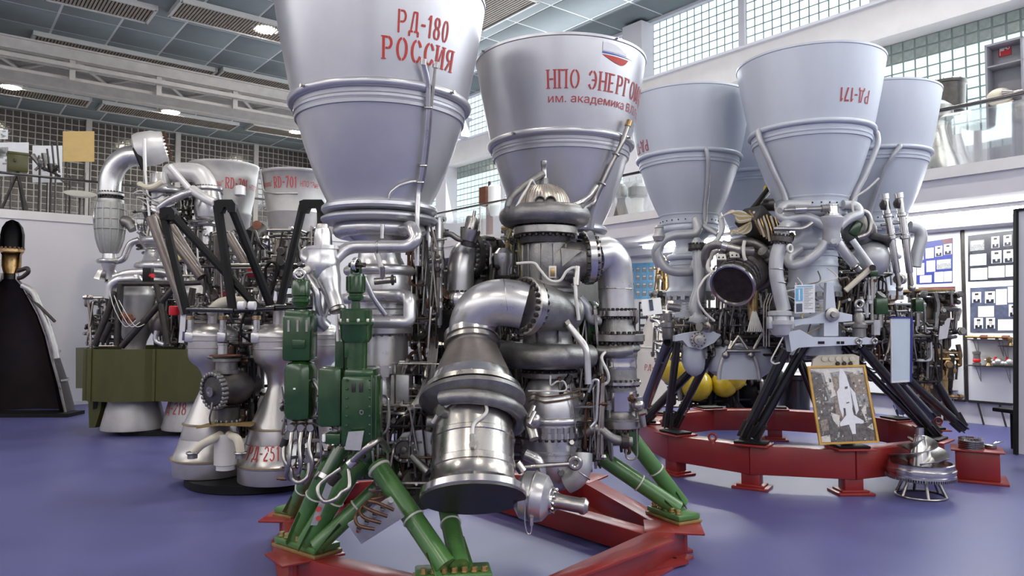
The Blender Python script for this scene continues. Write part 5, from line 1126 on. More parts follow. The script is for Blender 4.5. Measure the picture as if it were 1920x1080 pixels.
# ------------------------------------------------------------------ spiral pump impeller on its stand
ip = onz(1727, 930, 0)
I1 = thing('impeller_stand', 'steel ring stand with six short legs under the impeller', 'stand', ip)
build('floor_ring', MB().torus(ip + UZ * .012, UZ, .235, .012, 48, 8), 'steel_dull', I1); build('top_ring', MB().torus(ip + UZ * .165, UZ, .165, .012, 48, 8), 'steel_dull', I1)
for i in range(6):
    a = 2 * PI * i / 6 + .3; rod(I1, 'leg', ip + Vector((.235 * math.cos(a), .235 * math.sin(a), .012)), ip + Vector((.165 * math.cos(a), .165 * math.sin(a), .165)), .016, 'steel_dull')
I2 = thing('pump_impeller', 'polished spiral steel pump impeller with sweeping blades standing by red ring', 'impeller', ip + UZ * .178)
build('rotor_disc', MB().lathe(ip, UZ, [(.12, .178), (.25, .18), (.30, .20), (.325, .215), (.325, .235), (.315, .24), (.318, .26), (.328, .265), (.328, .29), (.312, .295), (.305, .32), (.31, .345), (.29, .35), (.285, .31), (.12, .30), (.10, .42), (.075, .52), (.05, .60), (.05, .62), (.04, .625), (.04, .70), (.025, .70)], 64), 'steel', I2)
build('teeth', (lambda m: [m.box(ip + UZ * .205 + rotz(2 * PI * i / 90) @ Vector((.318, 0, 0)), (.02, .008, .03), rotz(2 * PI * i / 90)) for i in range(90)] and m)(MB()), 'steel_dull', I2)['kind'] = 'stuff'
for s in range(3):
    m = MB(); n = 34; rows = 6; vs = []; fs = []
    for i in range(n + 1):
        t = i / n; a = s * 2 * PI / 3 + t * 1.5 * PI; zc = .325 + .26 * t; ro = .30 - .20 * t ** 1.4; ri = .09 * (1 - t) + .045 * t
        for j in range(rows + 1):
            u = j / rows; r = ri + (ro - ri) * u; vs.append(ip + Vector((r * math.cos(a), r * math.sin(a), zc + .055 * u * (1 - .5 * t))))
    k = rows + 1; tot = len(vs); vs += [v - UZ * .008 for v in vs]
    for i in range(n):
        for j in range(rows): fs += [(i * k + j, (i + 1) * k + j, (i + 1) * k + j + 1, i * k + j + 1), (tot + i * k + j, tot + i * k + j + 1, tot + (i + 1) * k + j + 1, tot + (i + 1) * k + j)]
        fs.append((i * k + rows, (i + 1) * k + rows, tot + (i + 1) * k + rows, tot + i * k + rows))
    build('blade', m.add(vs, fs), 'steel_dull', I2, smooth=60)
for _o in (I1, I2):
    _o.location = ip + (_o.location - ip) * .9; _o.scale = (.9, .9, .9)
# ------------------------------------------------------------------ framed shuttle photograph leaning on the ring
bl, br, tr_, tl = P(1536, 834, 6.90), P(1648, 830, 6.90), P(1621, 684, 7.02), P(1513, 687, 7.02)
F1 = thing('framed_picture', 'framed photograph of a white spaceplane on its launcher, ochre wooden frame leaning on red ring', 'picture', (bl + br) / 2)
def quadpt(u, v, d=0): 
    p = bl * (1 - u) * (1 - v) + br * u * (1 - v) + tl * (1 - u) * v + tr_ * u * v
    return p + nrm * d
nrm = (br - bl).cross(tl - bl).normalized()
if nrm.y > 0: nrm = -nrm
for u0, u1, v0, v1 in ((0, 1, 0, .026), (0, 1, .974, 1), (0, .036, .026, .974), (.964, 1, .026, .974)):
    build('frame_bar', MB().prism([quadpt(u0, v0, -.008), quadpt(u1, v0, -.008), quadpt(u1, v1, -.008), quadpt(u0, v1, -.008)], nrm * .022), 'orange_frame', F1)
pr = build('print', MB().prism([quadpt(.03, .02, -.006), quadpt(.97, .02, -.006), quadpt(.97, .98, -.006), quadpt(.03, .98, -.006)], nrm * .006), 'photo_grey', F1)
mat('print_dark', (.045, .04, .042), 0, .35, .6, 30, col2=(.17, .15, .145)); mat('print_pale', (.62, .58, .54), 0, .35, .15, 30); mat('print_white', (.70, .70, .74), 0, .35, .06, 30); mat('print_brown', (.16, .11, .08), 0, .35, .5, 40, col2=(.36, .31, .27))
def shape(m, pts, lift=.002, name='print_area'):
    return build(name, MB().prism([quadpt(u, v, lift - .001) for u, v in pts], nrm * .0006), m, pr, flat=True)
shape('print_dark', [(.03, .02), (.97, .02), (.97, .45), (.03, .55)]); shape('print_pale', [(.05, .97), (.97, .97), (.96, .88), (.6, .93), (.3, .9), (.05, .95)])
shape('print_dark', [(.04, .93), (.22, .9), (.28, .55), (.04, .52)], .003); shape('print_pale', [(.26, .93), (.38, .9), (.42, .62), (.32, .58)], .0035)
shape('print_brown', [(.68, .9), (.95, .86), (.95, .62), (.74, .6)], .003); shape('print_dark', [(.66, .88), (.70, .88), (.82, .3), (.74, .3)], .0035); shape('print_brown', [(.4, .86), (.5, .86), (.5, .3), (.36, .35)], .0032); shape('print_pale', [(.28, .4), (.42, .36), (.38, .2), (.3, .3)], .0035); shape('print_pale', [(.8, .42), (.9, .5), (.86, .25)], .004); shape('print_pale', [(.05, .1), (.2, .12), (.2, .03), (.05, .03)], .004); shape('print_pale', [(.85, .2), (.95, .25), (.95, .16)], .004); shape('print_brown', [(.08, .3), (.2, .32), (.2, .18), (.08, .16)], .004)
rnd = random.Random(5)
for mm in ('print_dark', 'print_pale', 'print_brown', 'photo_grey'):
    g = MB()
    for k in range(34):
        u, v = rnd.choice((rnd.uniform(.06, .42), rnd.uniform(.74, .93))), rnd.uniform(.05, .92); a_, b_2 = rnd.uniform(.01, .05), rnd.uniform(.008, .05)
        if u < .1: a_ = .03
        g.prism([quadpt(u - a_ / 2, v - b_2 / 2, .0032), quadpt(u + a_ / 2, v - b_2 / 2 + .006, .0032), quadpt(u + a_ / 2, v + b_2 / 2, .0032), quadpt(u - a_ / 2, v + b_2 / 2 - .004, .0032)], nrm * .0004)
    build('print_detail', g, mm, pr, flat=True)['kind'] = 'stuff'
shape('print_white', [(.56, .96), (.61, .95), (.65, .86), (.68, .70), (.66, .45), (.50, .45), (.49, .70), (.52, .86)], .0042); shape('print_white', [(.44, .66), (.50, .72), (.50, .40), (.47, .33), (.44, .45)], .0042); shape('print_white', [(.68, .72), (.75, .64), (.76, .42), (.70, .36)], .0042)
shape('print_white', [(.59, .61), (.63, .57), (.65, .46), (.66, .36), (.81, .28), (.80, .25), (.66, .25), (.64, .12), (.58, .12), (.55, .24), (.40, .22), (.40, .26), (.53, .36), (.54, .48), (.56, .57)], .0050)
shape('print_dark', [(.565, .52), (.62, .53), (.62, .515), (.57, .505)], .0058); shape('print_dark', [(.585, .72), (.635, .73), (.635, .70), (.585, .69)], .0058); shape('print_dark', [(.57, .10), (.63, .10), (.64, .05), (.57, .04)], .0058)
# control panel behind the picture, blank vertical placard, information sheet
cpn = build('control_panel', MB().prism([P(1522, 690, 7.06), P(1525, 674, 7.06), P(1535, 666, 7.06), P(1600, 664, 7.06), P(1611, 668, 7.06), P(1611, 690, 7.06)], (0, .03, 0)), 'cream', E2)
for i in range(5): lat(cpn, 'dial', P(1545 + i * 13, 673, 7.06), (0, -1, .1), [(.026, 0), (.026, .012), (.020, .014)], 'cream', 20)
for i in range(3): lat(cpn, 'knob', P(1570 + i * 12, 682, 7.06), (0, -1, .1), [(.020, 0), (.02, .015), (.014, .02)], 'dark_metal', 16)
PB = thing('placard', 'tall narrow pale blank placard with dark blue edge hung on the black legs', 'sign', P(1690, 717, 7.1))
build('board', MB().prism([P(1671, 597, 7.1), P(1710, 596, 7.1), P(1708, 716, 7.1), P(1672, 718, 7.1)], (0, .02, 0)), 'paper', PB)
mat('placard_pale', (.50, .58, .66), 0, .3, .08, 3, stretch=(1, 1, .2)); build('face', MB().prism([P(1673, 599, 7.098), P(1706, 598, 7.098), P(1705, 712, 7.098), P(1674, 714, 7.098)], (0, .003, 0)), 'placard_pale', PB)
build('edge', MB().prism([P(1708, 596, 7.09), P(1712, 596, 7.09), P(1710, 716, 7.09), P(1707, 716, 7.09)], (0, .035, 0)), 'poster_blue', PB); build('edge', MB().prism([P(1671, 594, 7.09), P(1712, 594, 7.09), P(1712, 597, 7.09), P(1671, 597, 7.09)], (0, .035, 0)), 'poster_blue', PB); build('hook', MB().tube([P(1690, 600, 7.12), P(1690, 592, 7.2), P(1692, 600, 7.6)], .012, 6, .02), 'dark_metal', PB)
SH = thing('information_sheet', 'white printed information sheet with two small pictures hung on centre chamber', 'sign', P(1510, 586, 6.90))
def sh(x, y, d=0): return P(1490 + 38 * x - 0 * y, 586 - 53 * y + (1 - x) * 1.5, 6.9 - d)
def shq(nm, x0, x1, y0, y1, m, d): return build(nm, MB().prism([sh(x0, y0, d), sh(x1, y0, d), sh(x1, y1, d), sh(x0, y1, d)], (0, .002, 0)), m, SH)
shq('sheet', 0, 1, 0, 1, 'paper', 0); shq('picture', .05, .40, .42, .88, 'poster_sky', .003); shq('picture', .08, .38, .04, .34, 'poster_slate', .003); shq('rocket', .2, .26, .46, .84, 'white', .005); shq('heading', .1, .9, .92, .955, 'poster_sky', .003)
tl_ = MB()
for i in range(13): tl_.prism([sh(.46, .86 - i * .06, .003), sh(.9 - .1 * (i % 3), .86 - i * .06, .003), sh(.9 - .1 * (i % 3), .88 - i * .06, .003), sh(.46, .88 - i * .06, .003)], (0, .001, 0))
build('print_lines', tl_, 'photo_grey', SH)['kind'] = 'stuff'
# ================================================================== ENGINE with РД-25 lettering (silver chambers, black A-frames)
E3 = thing('rocket_engine', 'cluster of silver chambers lettered РД-25 with dark round pump and black A-frames', 'engine', (-2.65, 7.5, .08))
P25 = [(.355, .09), (.360, .10), (.362, .235), (.378, .245), (.380, .262), (.362, .275), (.32, .37), (.297, .45), (.290, .455), (.290, .463), (.262, .585), (.270, .588), (.270, .600), (.258, .605), (.22, .69), (.172, .794), (.138, .87), (.11, .935), (.094, .985), (.09, 1.02), (.094, 1.06), (.112, 1.11), (.14, 1.155), (.185, 1.19), (.218, 1.225), (.233, 1.264), (.236, 1.30), (.236, 1.345), (.241, 1.35), (.241, 1.362), (.236, 1.367), (.236, 1.42), (.242, 1.425), (.242, 1.437), (.236, 1.442), (.236, 1.465), (.241, 1.47), (.238, 1.50), (.21, 1.535), (.15, 1.57), (.075, 1.59), (.055, 1.595), (.055, 1.74), (.06, 1.745), (.06, 1.78), (.04, 1.78)]
rad25 = interp(P25)
def chamber25(X, Y, full=True):
    c = lat(E3, 'chamber', (X, Y, 0), UZ, P25, 'chamber_silver', 64)
    if full:
        for s in (-1, 1):
            p = Vector((X + .16 * s, Y - .16, 1.47)); lat(c, 'lug', p, UZ, [(.035, -.06), (.04, 0), (.04, .06), (.03, .065), (.03, .16), (.038, .165), (.038, .20)], 'pipe_silver', 20); rod(c, 'lug_nut', p + UZ * .165, p + UZ * .195, .042, 'bronze', 10)
            block(c, 'lug_plate', p + Vector((0, -.02, -.01)), (.085, .06, .10), 'pipe_silver', None, .015)
        for z in (.26, .594): tor(c, 'edge_seam', (X, Y, z), UZ, rad25(z) + .004, .006, 'ochre_plate', 64, 6)
    return c
L25, R25 = (-3.04, 7.5), (-2.28, 7.2)
cL = chamber25(*L25); cR = chamber25(*R25); chamber25(-2.86, 8.32, False); chamber25(-2.1, 8.05, False)
conetext(cR, 'lettering', stencil('РД-251', .13), R25[0], R25[1], -36, 22, .325, .13, rad25, 'red_text')
# dark pump on a bracket between the chambers
pc = P(402, 733, 6.86); pax = (P(460, 722, 7.15) - pc).normalized()
pm = lat(E3, 'pump_body', pc, pax, [(.155, .0), (.16, .03), (.145, .04), (.145, .10), (.165, .14), (.165, .26), (.13, .34), (.11, .45)], 'cast_dark', 44)
lat(pm, 'cover', pc - pax * .03, pax, [(1e-4, .0), (.05, .0), (.075, .006), (.13, .012), (.145, .03)], 'cast_dark', 44)
lat(pm, 'hub_ring', pc - pax * .055, pax, [(.020, .006), (.024, 0), (.048, 0), (.05, .008), (.05, .03)], 'steel_dull', 28)
lat(pm, 'hub_bore', pc - pax * .045, pax, [(1e-4, 0), (.021, 0)], 'black_matte', 20, )
e1 = pax.orthogonal().normalized(); e2 = pax.cross(e1)
for i in range(24):
    a = 2 * PI * i / 24; p = pc + (e1 * math.cos(a) + e2 * math.sin(a)) * .162
    build('stud', MB().lathe(p - pax * .035, pax, [(.010, 0), (.019, .006), (.021, .018), (.021, .055), (.015, .06)], 10), 'cast_grey', pm)
lat(pm, 'upper_neck', P(425, 700, 7.0), UZ, [(.12, 0), (.12, .03), (.10, .035), (.10, .11), (.125, .115), (.125, .14), (.11, .145)], 'cast_grey', 36)
block(pm, 'red_plate', P(425, 666, 7.0), (.25, .2, .012), 'rust', None, .003); lat(pm, 'top_cylinder', P(418, 664, 6.98), UZ, [(.045, 0), (.045, .085), (.05, .09), (.05, .10)], 'pipe_silver', 24); tor(pm, 'side_loop', P(398, 672, 6.95), (.2, .3, 1), .045, .010, 'steel_dull', 20, 8)
lat(pm, 'lower_neck', P(428, 795, 7.0), UZ, [(.12, 0), (.12, .025), (.10, .03), (.10, .16)], 'cast_dark', 32); build('bolt_ring', MB().bolts(P(428, 790, 7.0), UZ, .108, 14, .010, .02), 'cast_grey', pm)['kind'] = 'stuff'
hose(pm, 'drip_line', [P(398, 755, 6.80), P(396, 770, 6.78), P(393, 785, 6.82), P(396, 800, 6.88)], .008, 'cast_grey')
bp = build('bracket_plate', MB().prism([P(368, 800, 6.85), P(410, 794, 6.75), P(470, 796, 6.85), P(482, 790, 7.1), P(400, 790, 7.3)], (0, 0, -.02)), 'ochre_plate', E3)
ms = lat(E3, 'outlet_manifold', P(423, 880, 6.92), UZ, [(.085, 0), (.085, .04), (.105, .05), (.105, .33), (.10, .335)], 'offwhite', 32)
for dx, sx in ((-1, -18), (1, 12)):
    pipe(ms, 'outlet_pipe', [P(423 + sx * .5, 815, 6.88), P(423 + dx * 22, 822, 6.80), P(423 + dx * (46 if dx < 0 else 26), 834, 6.78), P(423 + dx * (60 if dx < 0 else 28), 848, 6.78)], .038, 'cream', .05, 16)
    q = P(423 + dx * (62 if dx < 0 else 28), 847, 6.78); rod(ms, 'outlet_cuff', q, q - UZ * .06, .044, 'cast_grey'); tor(ms, 'outlet_flange', q - UZ * .01, UZ, .046, .012, 'steel_dull', 24, 8)
clutter(E3, [((-2.62, 7.25, 1.12), (.14, .15, .28)), ((-2.65, 7.8, 1.1), (.25, .2, .4)), ((-2.6, 7.3, .7), (.1, .12, .2))], 90, ['dark_metal', 'cast_grey', 'black_matte', 'copper'], (.008, .018), 21)
# black frames
def aframe(apex, feet, Y, r=.042, wpx=26):
    ax_, ay = apex; fs = []
    cap = build('gusset', MB().prism([P(ax_ - wpx, ay + 24, Y), P(ax_ - wpx, ay + 3, Y), P(ax_ - wpx + 8, ay, Y), P(ax_ + wpx - 6, ay, Y), P(ax_ + wpx, ay + 8, Y), P(ax_ + wpx, ay + 24, Y), P(ax_ + wpx - 14, ay + 24, Y), P(ax_ + wpx - 18, ay + 14, Y), P(ax_ - wpx + 18, ay + 14, Y), P(ax_ - wpx + 14, ay + 24, Y)], (0, .10, 0)), 'black_matte', E3)
    for i, (fx, fy, FY) in enumerate(feet):
        s = -1 if i == 0 else 1
        a = P(ax_ + s * (wpx - 7), ay + 12, Y + .05); b = P(fx, fy, FY)
        l = build('leg', MB().tube([a, a.lerp(b, .25), b], [r * 1.05, r, r * .95], 8), 'black_matte', E3)
    return cap
aframe((313, 388), ((351, 588, 7.15), (486, 580, 7.05)), 7.15, .042, 14)
aframe((421, 374), ((437, 586, 7.0), (507, 572, 7.2)), 7.05, .046, 20)
aframe((585, 374), ((524, 576, 7.2), (604, 574, 7.25)), 7.3, .042, 24)
mat('brown_steel', (.16, .135, .125), .5, .35, .15, 8)
for a, b, Yb in (((283, 408), (349, 588), 7.6), ((322, 425), (405, 562), 7.9), ((290, 405), (378, 520), 7.7), ((428, 440), (475, 520), 7.9), ((528, 450), (500, 545), 8.0), ((410, 540), (410, 440), 8.2)):
    rod(E3, 'brace', P(a[0], a[1], Yb), P(b[0], b[1], Yb - .1), .05, 'brown_steel')
top = [P(348, 580, 7.15), P(440, 582, 6.95), P(515, 578, 7.0), P(600, 575, 7.25), P(560, 572, 8.2), P(400, 572, 8.3)]
for i in range(6): rod(E3, 'top_ring_bar', top[i], top[(i + 1) % 6], .026, 'black_paint', 12)
for px in (455, 475): lat(E3, 'white_clamp', P(px - 8, 573, 6.93), (1, 0, 0), [(.04, 0), (.04, .06)], 'white', 20)
block(E3, 'junction_box', P(528, 492, 7.4), (.10, .08, .30), 'dark_metal', Matrix.Rotation(.12, 3, 'Y'), .015)
for py in (472, 492, 512): lat(E3, 'socket', P(528, py, 7.35), (0, -1, 0), [(.035, 0), (.035, .03), (.02, .03)], 'dark_metal', 16)
hose(E3, 'cable', [P(500, 540, 7.3), P(498, 505, 7.3), P(508, 492, 7.3), P(520, 500, 7.3), P(515, 530, 7.3), P(505, 560, 7.3)], .015, 'black_matte'); hose(E3, 'cable', [P(470, 640, 7.1), P(452, 625, 7.05), P(455, 600, 7.05), P(466, 580, 7.05)], .012, 'black_matte')
for px, py in ((473, 511), (327, 583), (423, 556)): lat(E3, 'red_cap', P(px, py + 8, 7.8), UZ, [(.05, 0), (.055, .01), (.055, .09), (.04, .10)], 'sign_red', 16)
clutter(E3, [((-2.6, 7.9, 1.9), (.6, .4, .3)), ((-2.4, 8.1, 2.3), (.4, .3, .3)), ((-2.75, 7.7, 1.72), (.5, .2, .08))], 260, ['dark_metal', 'cast_grey', 'steel_dull', 'cast_dark', 'cast_warm'], (.008, .018), 22)
hose(E3, 'fat_hose', [P(395, 585, 7.3), P(415, 568, 7.2), P(445, 565, 7.25), P(480, 570, 7.3)], .05, 'cream', 12)
build('base_plinth', MB().lathe((-2.58, 7.62, 0), UZ, [(.70, 0), (.72, .01), (.72, .08), (.70, .085)], 40), 'black_matte', E3)
WT = thing('paper_tag', 'narrow white paper tag with barcode patch hanging on strut over olive skirt', 'tag', P(341, 640, 7.5))
rtag = Matrix.Rotation(.06, 3, 'Y')
build('tag_sheet', MB().box(P(342, 615, 7.5), (.055, .004, .30), rtag), 'paper', WT); build('barcode', MB().box(P(344, 630, 7.497), (.022, .004, .09), rtag), 'poster_slate', WT); hose(WT, 'string', [P(344, 590, 7.5), P(346, 584, 7.5), P(349, 578, 7.45)], .003, 'wire_white')
# ================================================================== ENGINE РД-218 with olive skirt
E4 = thing('rocket_engine', 'multi-chamber rocket engine lettered РД-218 with olive green skirt over dull nozzles', 'engine', (-5.0, 11.2, 0))
def dull_nozzle(X, Y):
    pr = [(.43, .07), (.432, .10), (.37, .36), (.30, .62), (.22, .9), (.15, 1.12), (.13, 1.22), (.15, 1.32), (.21, 1.45), (.235, 1.58), (.24, 1.60), (.24, 1.95), (.245, 1.97), (.245, 2.0), (.22, 2.06), (.13, 2.13), (.05, 2.15)]
    n = lat(E4, 'nozzle', (X, Y, 0), UZ, pr, 'bell_old', 48); return n, interp(pr)
NZ = [(-5.46, 10.7), (-4.60, 10.72), (-5.9, 11.45), (-4.15, 11.45)]
for i, (x, y) in enumerate(NZ):
    n, rd = dull_nozzle(x, y)
    if i == 1: conetext(n, 'lettering', stencil('РД-218', .13), x, y, -62, 8, .30, .17, rd, 'red_text_dull')
# skirt: lobed plan wall
def skirt_plan():
    pts = []
    ring = [(-6.35, 11.0), (-6.1, 10.72), (-5.98, 10.35), (-5.85, 10.25), (-5.46, 10.13), (-5.07, 10.2), (-4.98, 10.28), (-4.60, 10.16), (-4.2, 10.25), (-3.95, 10.6), (-3.75, 11.2), (-3.8, 11.7), (-4.3, 11.95), (-5.05, 12.0), (-5.8, 11.95), (-6.3, 11.6)]
    return ring
sk = skirt_plan(); n = len(sk)
m = MB(); Z0, Z1 = .50, 1.22
cx, cy = -5.05, 11.15
outer = [Vector((x, y, 0)) for x, y in sk]; inner = [Vector((x + (cx - x) * .03, y + (cy - y) * .03, 0)) for x, y in sk]
vs = [p + UZ * Z0 for p in outer] + [p + UZ * Z1 for p in outer] + [p + UZ * Z0 for p in inner] + [p + UZ * Z1 for p in inner]; fs = []
for i in range(n):
    j = (i + 1) % n; fs += [(i, j, n + j, n + i), (2 * n + i, 3 * n + i, 3 * n + j, 2 * n + j), (n + i, n + j, 3 * n + j, 3 * n + i), (i, 2 * n + i, 2 * n + j, j)]
skirt = build('skirt', m.add(vs, fs), 'olive', E4, smooth=20)
for i in (2, 3, 6, 9): build('skirt_seam', MB().box(outer[i] * 1.0 + UZ * (Z0 + Z1) / 2 - Vector((0, .012, 0)), (.04, .02, Z1 - Z0), rotz(.2)), 'olive', skirt)
build('skirt_floor', MB().prism([p + UZ * 1.12 for p in inner], UZ * .03), 'dark_metal', skirt)
a = P(150, 690, 10.9); build('side_panel', MB().prism([P(142, 652, 10.9), P(163, 652, 10.7), P(163, 728, 10.7), P(142, 728, 10.9)], (.05, .3, 0)), 'olive', skirt)
lg = build('skirt_leg', MB().prism([P(165, 741, 10.6), P(192, 741, 10.6), P(188, 770, 10.6), P(178, 802, 10.6), P(167, 802, 10.6)], (.06, .25, 0)), 'olive', E4); build('leg_slot', MB().prism([P(175, 748, 10.59), P(183, 748, 10.59), P(181, 766, 10.59), P(174, 768, 10.59)], (0, .008, 0)), 'black_matte', lg)
build('base_plinth', MB().lathe((cx, cy, 0), UZ, [(.78, 0), (.78, .06), (.75, .065)], 32), 'black_matte', E4)  # added black disc: carries the nozzles and stands in for the shade below
def dstrut(a, b, Y, r=.045, Y2=None): return rod(E4, 'strut', P(a[0], a[1], Y), P(b[0], b[1], Y2 or Y), r, 'dark_metal', 14)
for a, b in (((178, 648), (217, 547)), ((219, 648), (226, 532)), ((315, 646), (294, 532)), ((228, 650), (330, 535)), ((192, 640), (208, 605)), ((345, 646), (362, 540))): dstrut(a, b, 10.25)
for a, b in (((222, 532), (330, 532)), ((330, 532), (380, 530))): rod(E4, 'top_bar', P(a[0], a[1], 10.25), P(b[0], b[1], 10.25), .035, 'dark_metal')
pipe(E4, 'silver_pipe', [P(205, 560, 10.35), P(208, 535, 10.35), P(222, 524, 10.35), P(256, 522, 10.4), P(264, 528, 10.45)], .07, 'pipe_silver', .15, 14); pipe(E4, 'silver_pipe', [P(215, 520, 10.5), P(240, 512, 10.5), P(290, 510, 10.5), P(335, 515, 10.5)], .06, 'pipe_silver', .1, 14)
build('brown_tank', MB().sphere(P(298, 605, 10.5), .14, 20, 1.4), 'brown_steel', E4); pipe(E4, 'drain_pipe', [P(294, 620, 10.3), P(290, 640, 10.3), P(308, 646, 10.3)], .035, 'pipe_silver', .06)
block(E4, 'instrument_box', P(278, 516, 10.3), (.12, .1, .2), 'black_matte', None, .01); rod(E4, 'red_cap', P(283, 517, 10.24), P(287, 517, 10.2), .03, 'sign_red')
build('valve', MB().sphere(P(240, 596, 10.2), .07, 12).cyl(P(228, 590, 10.2), P(252, 600, 10.2), .04, .03, 10).cyl(P(244, 590, 10.15), P(244, 606, 10.15), .03, .03, 8), 'rust', E4)
for i in range(3): hose(E4, 'wire', [P(205 + i * 9, 545 + i * 9, 10.15), P(215 + i * 12, 580 + i * 6, 10.1), P(235 + i * 10, 612, 10.12), P(255 + i * 8, 600 + i * 4, 10.2)], .005, 'wire_white', 6)
clutter(E4, [((-5.95, 10.95, 1.6), (.22, .3, .35)), ((-5.03, 10.95, 1.7), (.16, .3, .45)), ((-4.25, 10.7, 1.6), (.3, .3, .35)), ((-5.2, 11.35, 1.9), (.8, .3, .35))], 300, ['dark_metal', 'cast_grey', 'steel_dull', 'cast_warm', 'cast_dark'], (.008, .022), 31)
# ================================================================== ENGINE RD-701 (two upright bells, tall silver turbopump)
E5 = thing('rocket_engine', 'tall silver rocket engine lettered RD-701 with looping elbow ducts and two upright bells', 'engine', (-5.6, 13.6, 0))
Y5 = 12.9
def s5(px): return px / FPX * Y5
pipe(E5, 'intake_elbow', [P(268, 292, Y5), P(240, 292, Y5), P(218, 308, Y5), P(207, 332, Y5), P(205, 362, Y5)], .185, 'pipe_silver', .35, 32)
q0, q1 = P(252, 283, Y5), P(309, 274, Y5 + .16); hd = (q1 - q0).normalized()
hh = lat(E5, 'intake_housing', q0, hd, [(.20, 0), (.28, .03), (.31, .12), (.31, .34), (.28, .42), (.27, .50), (.22, .52)], 'cast_light', 12)
mat('housing_paint', (.60, .59, .60), .3, .4, .06, 6); hh.data.materials[0] = MATS['housing_paint']
build('stud_ring', MB().bolts(q0 + hd * .52, hd, .24, 22, .02, .05), 'copper', hh)['kind'] = 'stuff'
rod(hh, 'strap', P(253, 277, Y5 - .2), P(270, 318, Y5 - .15), .05, 'black_matte', 4); rod(E5, 'vertical_rail', P(270, 260, 12.55), P(272, 320, 12.55), .03, 'housing_paint', 8); rod(E5, 'vertical_rod', P(272, 320, 12.55), P(280, 405, 12.5), .022, 'housing_paint')
brl = latpx(E5, 'barrel', (203 - 960) / FPX * Y5, Y5, [(476, 12), (474, 14), (462, 19), (448, 23), (425, 25.5), (400, 26), (384, 25), (379, 23)], 'cast_grey', 20)
mat('barrel_paint', (.36, .36, .35), .4, .45, .1, 9); brl.data.materials[0] = MATS['barrel_paint']
bx, rr_ = (203 - 960) / FPX * Y5, Y5 / FPX
for py in (393, 412, 430): tor(brl, 'hoop', (bx, Y5, zat(py, Y5)), UZ, 25.6 * rr_, .014, 'barrel_paint', 32, 8)
for i in range(12):
    a = 2 * PI * i / 12; d = Vector((math.cos(a), math.sin(a), 0))
    build('rib', MB().tube([Vector((bx, Y5, 0)) + d * hw * rr_ + UZ * zat(y, Y5) for y, hw in ((474, 14), (462, 19), (448, 23), (425, 25.7), (400, 26.2), (382, 25))], .016, 6), 'barrel_paint', brl)
for py in (365, 377): flange(E5, (bx, Y5, zat(py, Y5)), UZ, .215, .05, 'cast_light', 24, .018)
latpx(E5, 'barrel_neck', bx, Y5, [(380, 20), (375, 17), (368, 17), (362, 20)], 'cast_dark', 32)
nk = latpx(E5, 'barrel_outlet', bx, Y5, [(524, 9), (506, 10), (498, 13), (488, 13), (476, 12)], 'pipe_silver', 28)
tor(nk, 'ring_pipe', (bx, Y5 - .02, zat(490, Y5)), UZ, .16, .04, 'pipe_silver', 32, 10); lat(nk, 'nozzle_tip', P(190, 512, Y5 - .1), (-.25, -.1, -1), [(.06, -.05), (.08, 0), (.10, .12), (.09, .12)], 'steel', 6); lat(nk, 'nozzle_tip', P(209, 512, Y5 + .05), (.1, 0, -1), [(.07, -.05), (.09, 0), (.12, .16), (.1, .16)], 'steel_dull', 12)
pipe(E5, 'duct', [P(215, 490, Y5), P(232, 487, Y5), P(238, 470, Y5), P(245, 455, Y5), P(262, 450, Y5)], .06, 'pipe_silver', .12, 14); pipe(E5, 'duct', [P(225, 415, Y5), P(242, 415, Y5), P(252, 430, Y5)], .10, 'cast_grey', .1, 14)
pipe(E5, 'stay', [P(177, 392, Y5 - .1), P(176, 408, Y5 - .15), P(177, 420, Y5 - .1)], .02, 'pipe_silver', .05); 
# right elbow
pipe(E5, 'intake_elbow', [P(318, 325, Y5 + .2), P(345, 322, Y5 + .1), P(375, 325, Y5), P(388, 345, Y5), P(390, 360, Y5)], .17, 'housing_paint', .25, 28)
latpx(E5, 'right_casing', (388 - 960) / FPX * Y5, Y5, [(470, 14), (440, 14), (415, 14), (408, 22), (398, 24), (385, 25), (370, 23), (360, 21), (356, 25), (352, 25), (350, 20)], 'pipe_silver', 36)
tor(E5, 'ring_pipe', P(388, 420, Y5), UZ, .17, .05, 'pipe_silver', 32, 12); flange(E5, P(389, 354, Y5), UZ, .21, .05, 'cast_light', 24, .018)
# centre column
cc = (292 - 960) / FPX * Y5
latpx(E5, 'centre_column', cc, Y5 + .1, [(545, 40), (520, 36), (506, 46), (492, 30), (470, 24), (455, 38), (445, 24), (432, 22), (425, 26), (420, 24), (380, 22), (362, 24), (357, 30), (352, 28), (345, 20), (325, 16)], 'pipe_silver', 40)
for py, hw, r in ((358, 34, .055), (452, 38, .07), (500, 44, .085), (515, 42, .05)): tor(E5, 'ring_pipe', (cc + .1, Y5 + .1, zat(py, Y5)), UZ, hw * rr_, r, 'pipe_silver', 48, 12)
build('top_fins', (lambda m: [m.box((cc + .16 * math.cos(i * PI / 10), Y5 + .1 + .16 * math.sin(i * PI / 10), zat(340, Y5)), (.03, .02, .28), rotz(i * PI / 10)) for i in range(20)] and m)(MB()), 'cast_light', E5)
rod(E5, 'diagonal_bar', P(318, 312, 12.5), P(362, 362, 12.5), .055, 'housing_paint'); pipe(E5, 'crossing_pipe', [P(300, 390, 12.5), P(320, 375, 12.45), P(350, 362, 12.45), P(365, 358, 12.5)], .07, 'pipe_silver', .1, 14); pipe(E5, 'crossing_pipe', [P(360, 355, 12.5), P(385, 372, 12.4), P(402, 380, 12.4)], .08, 'housing_paint', .1, 14)
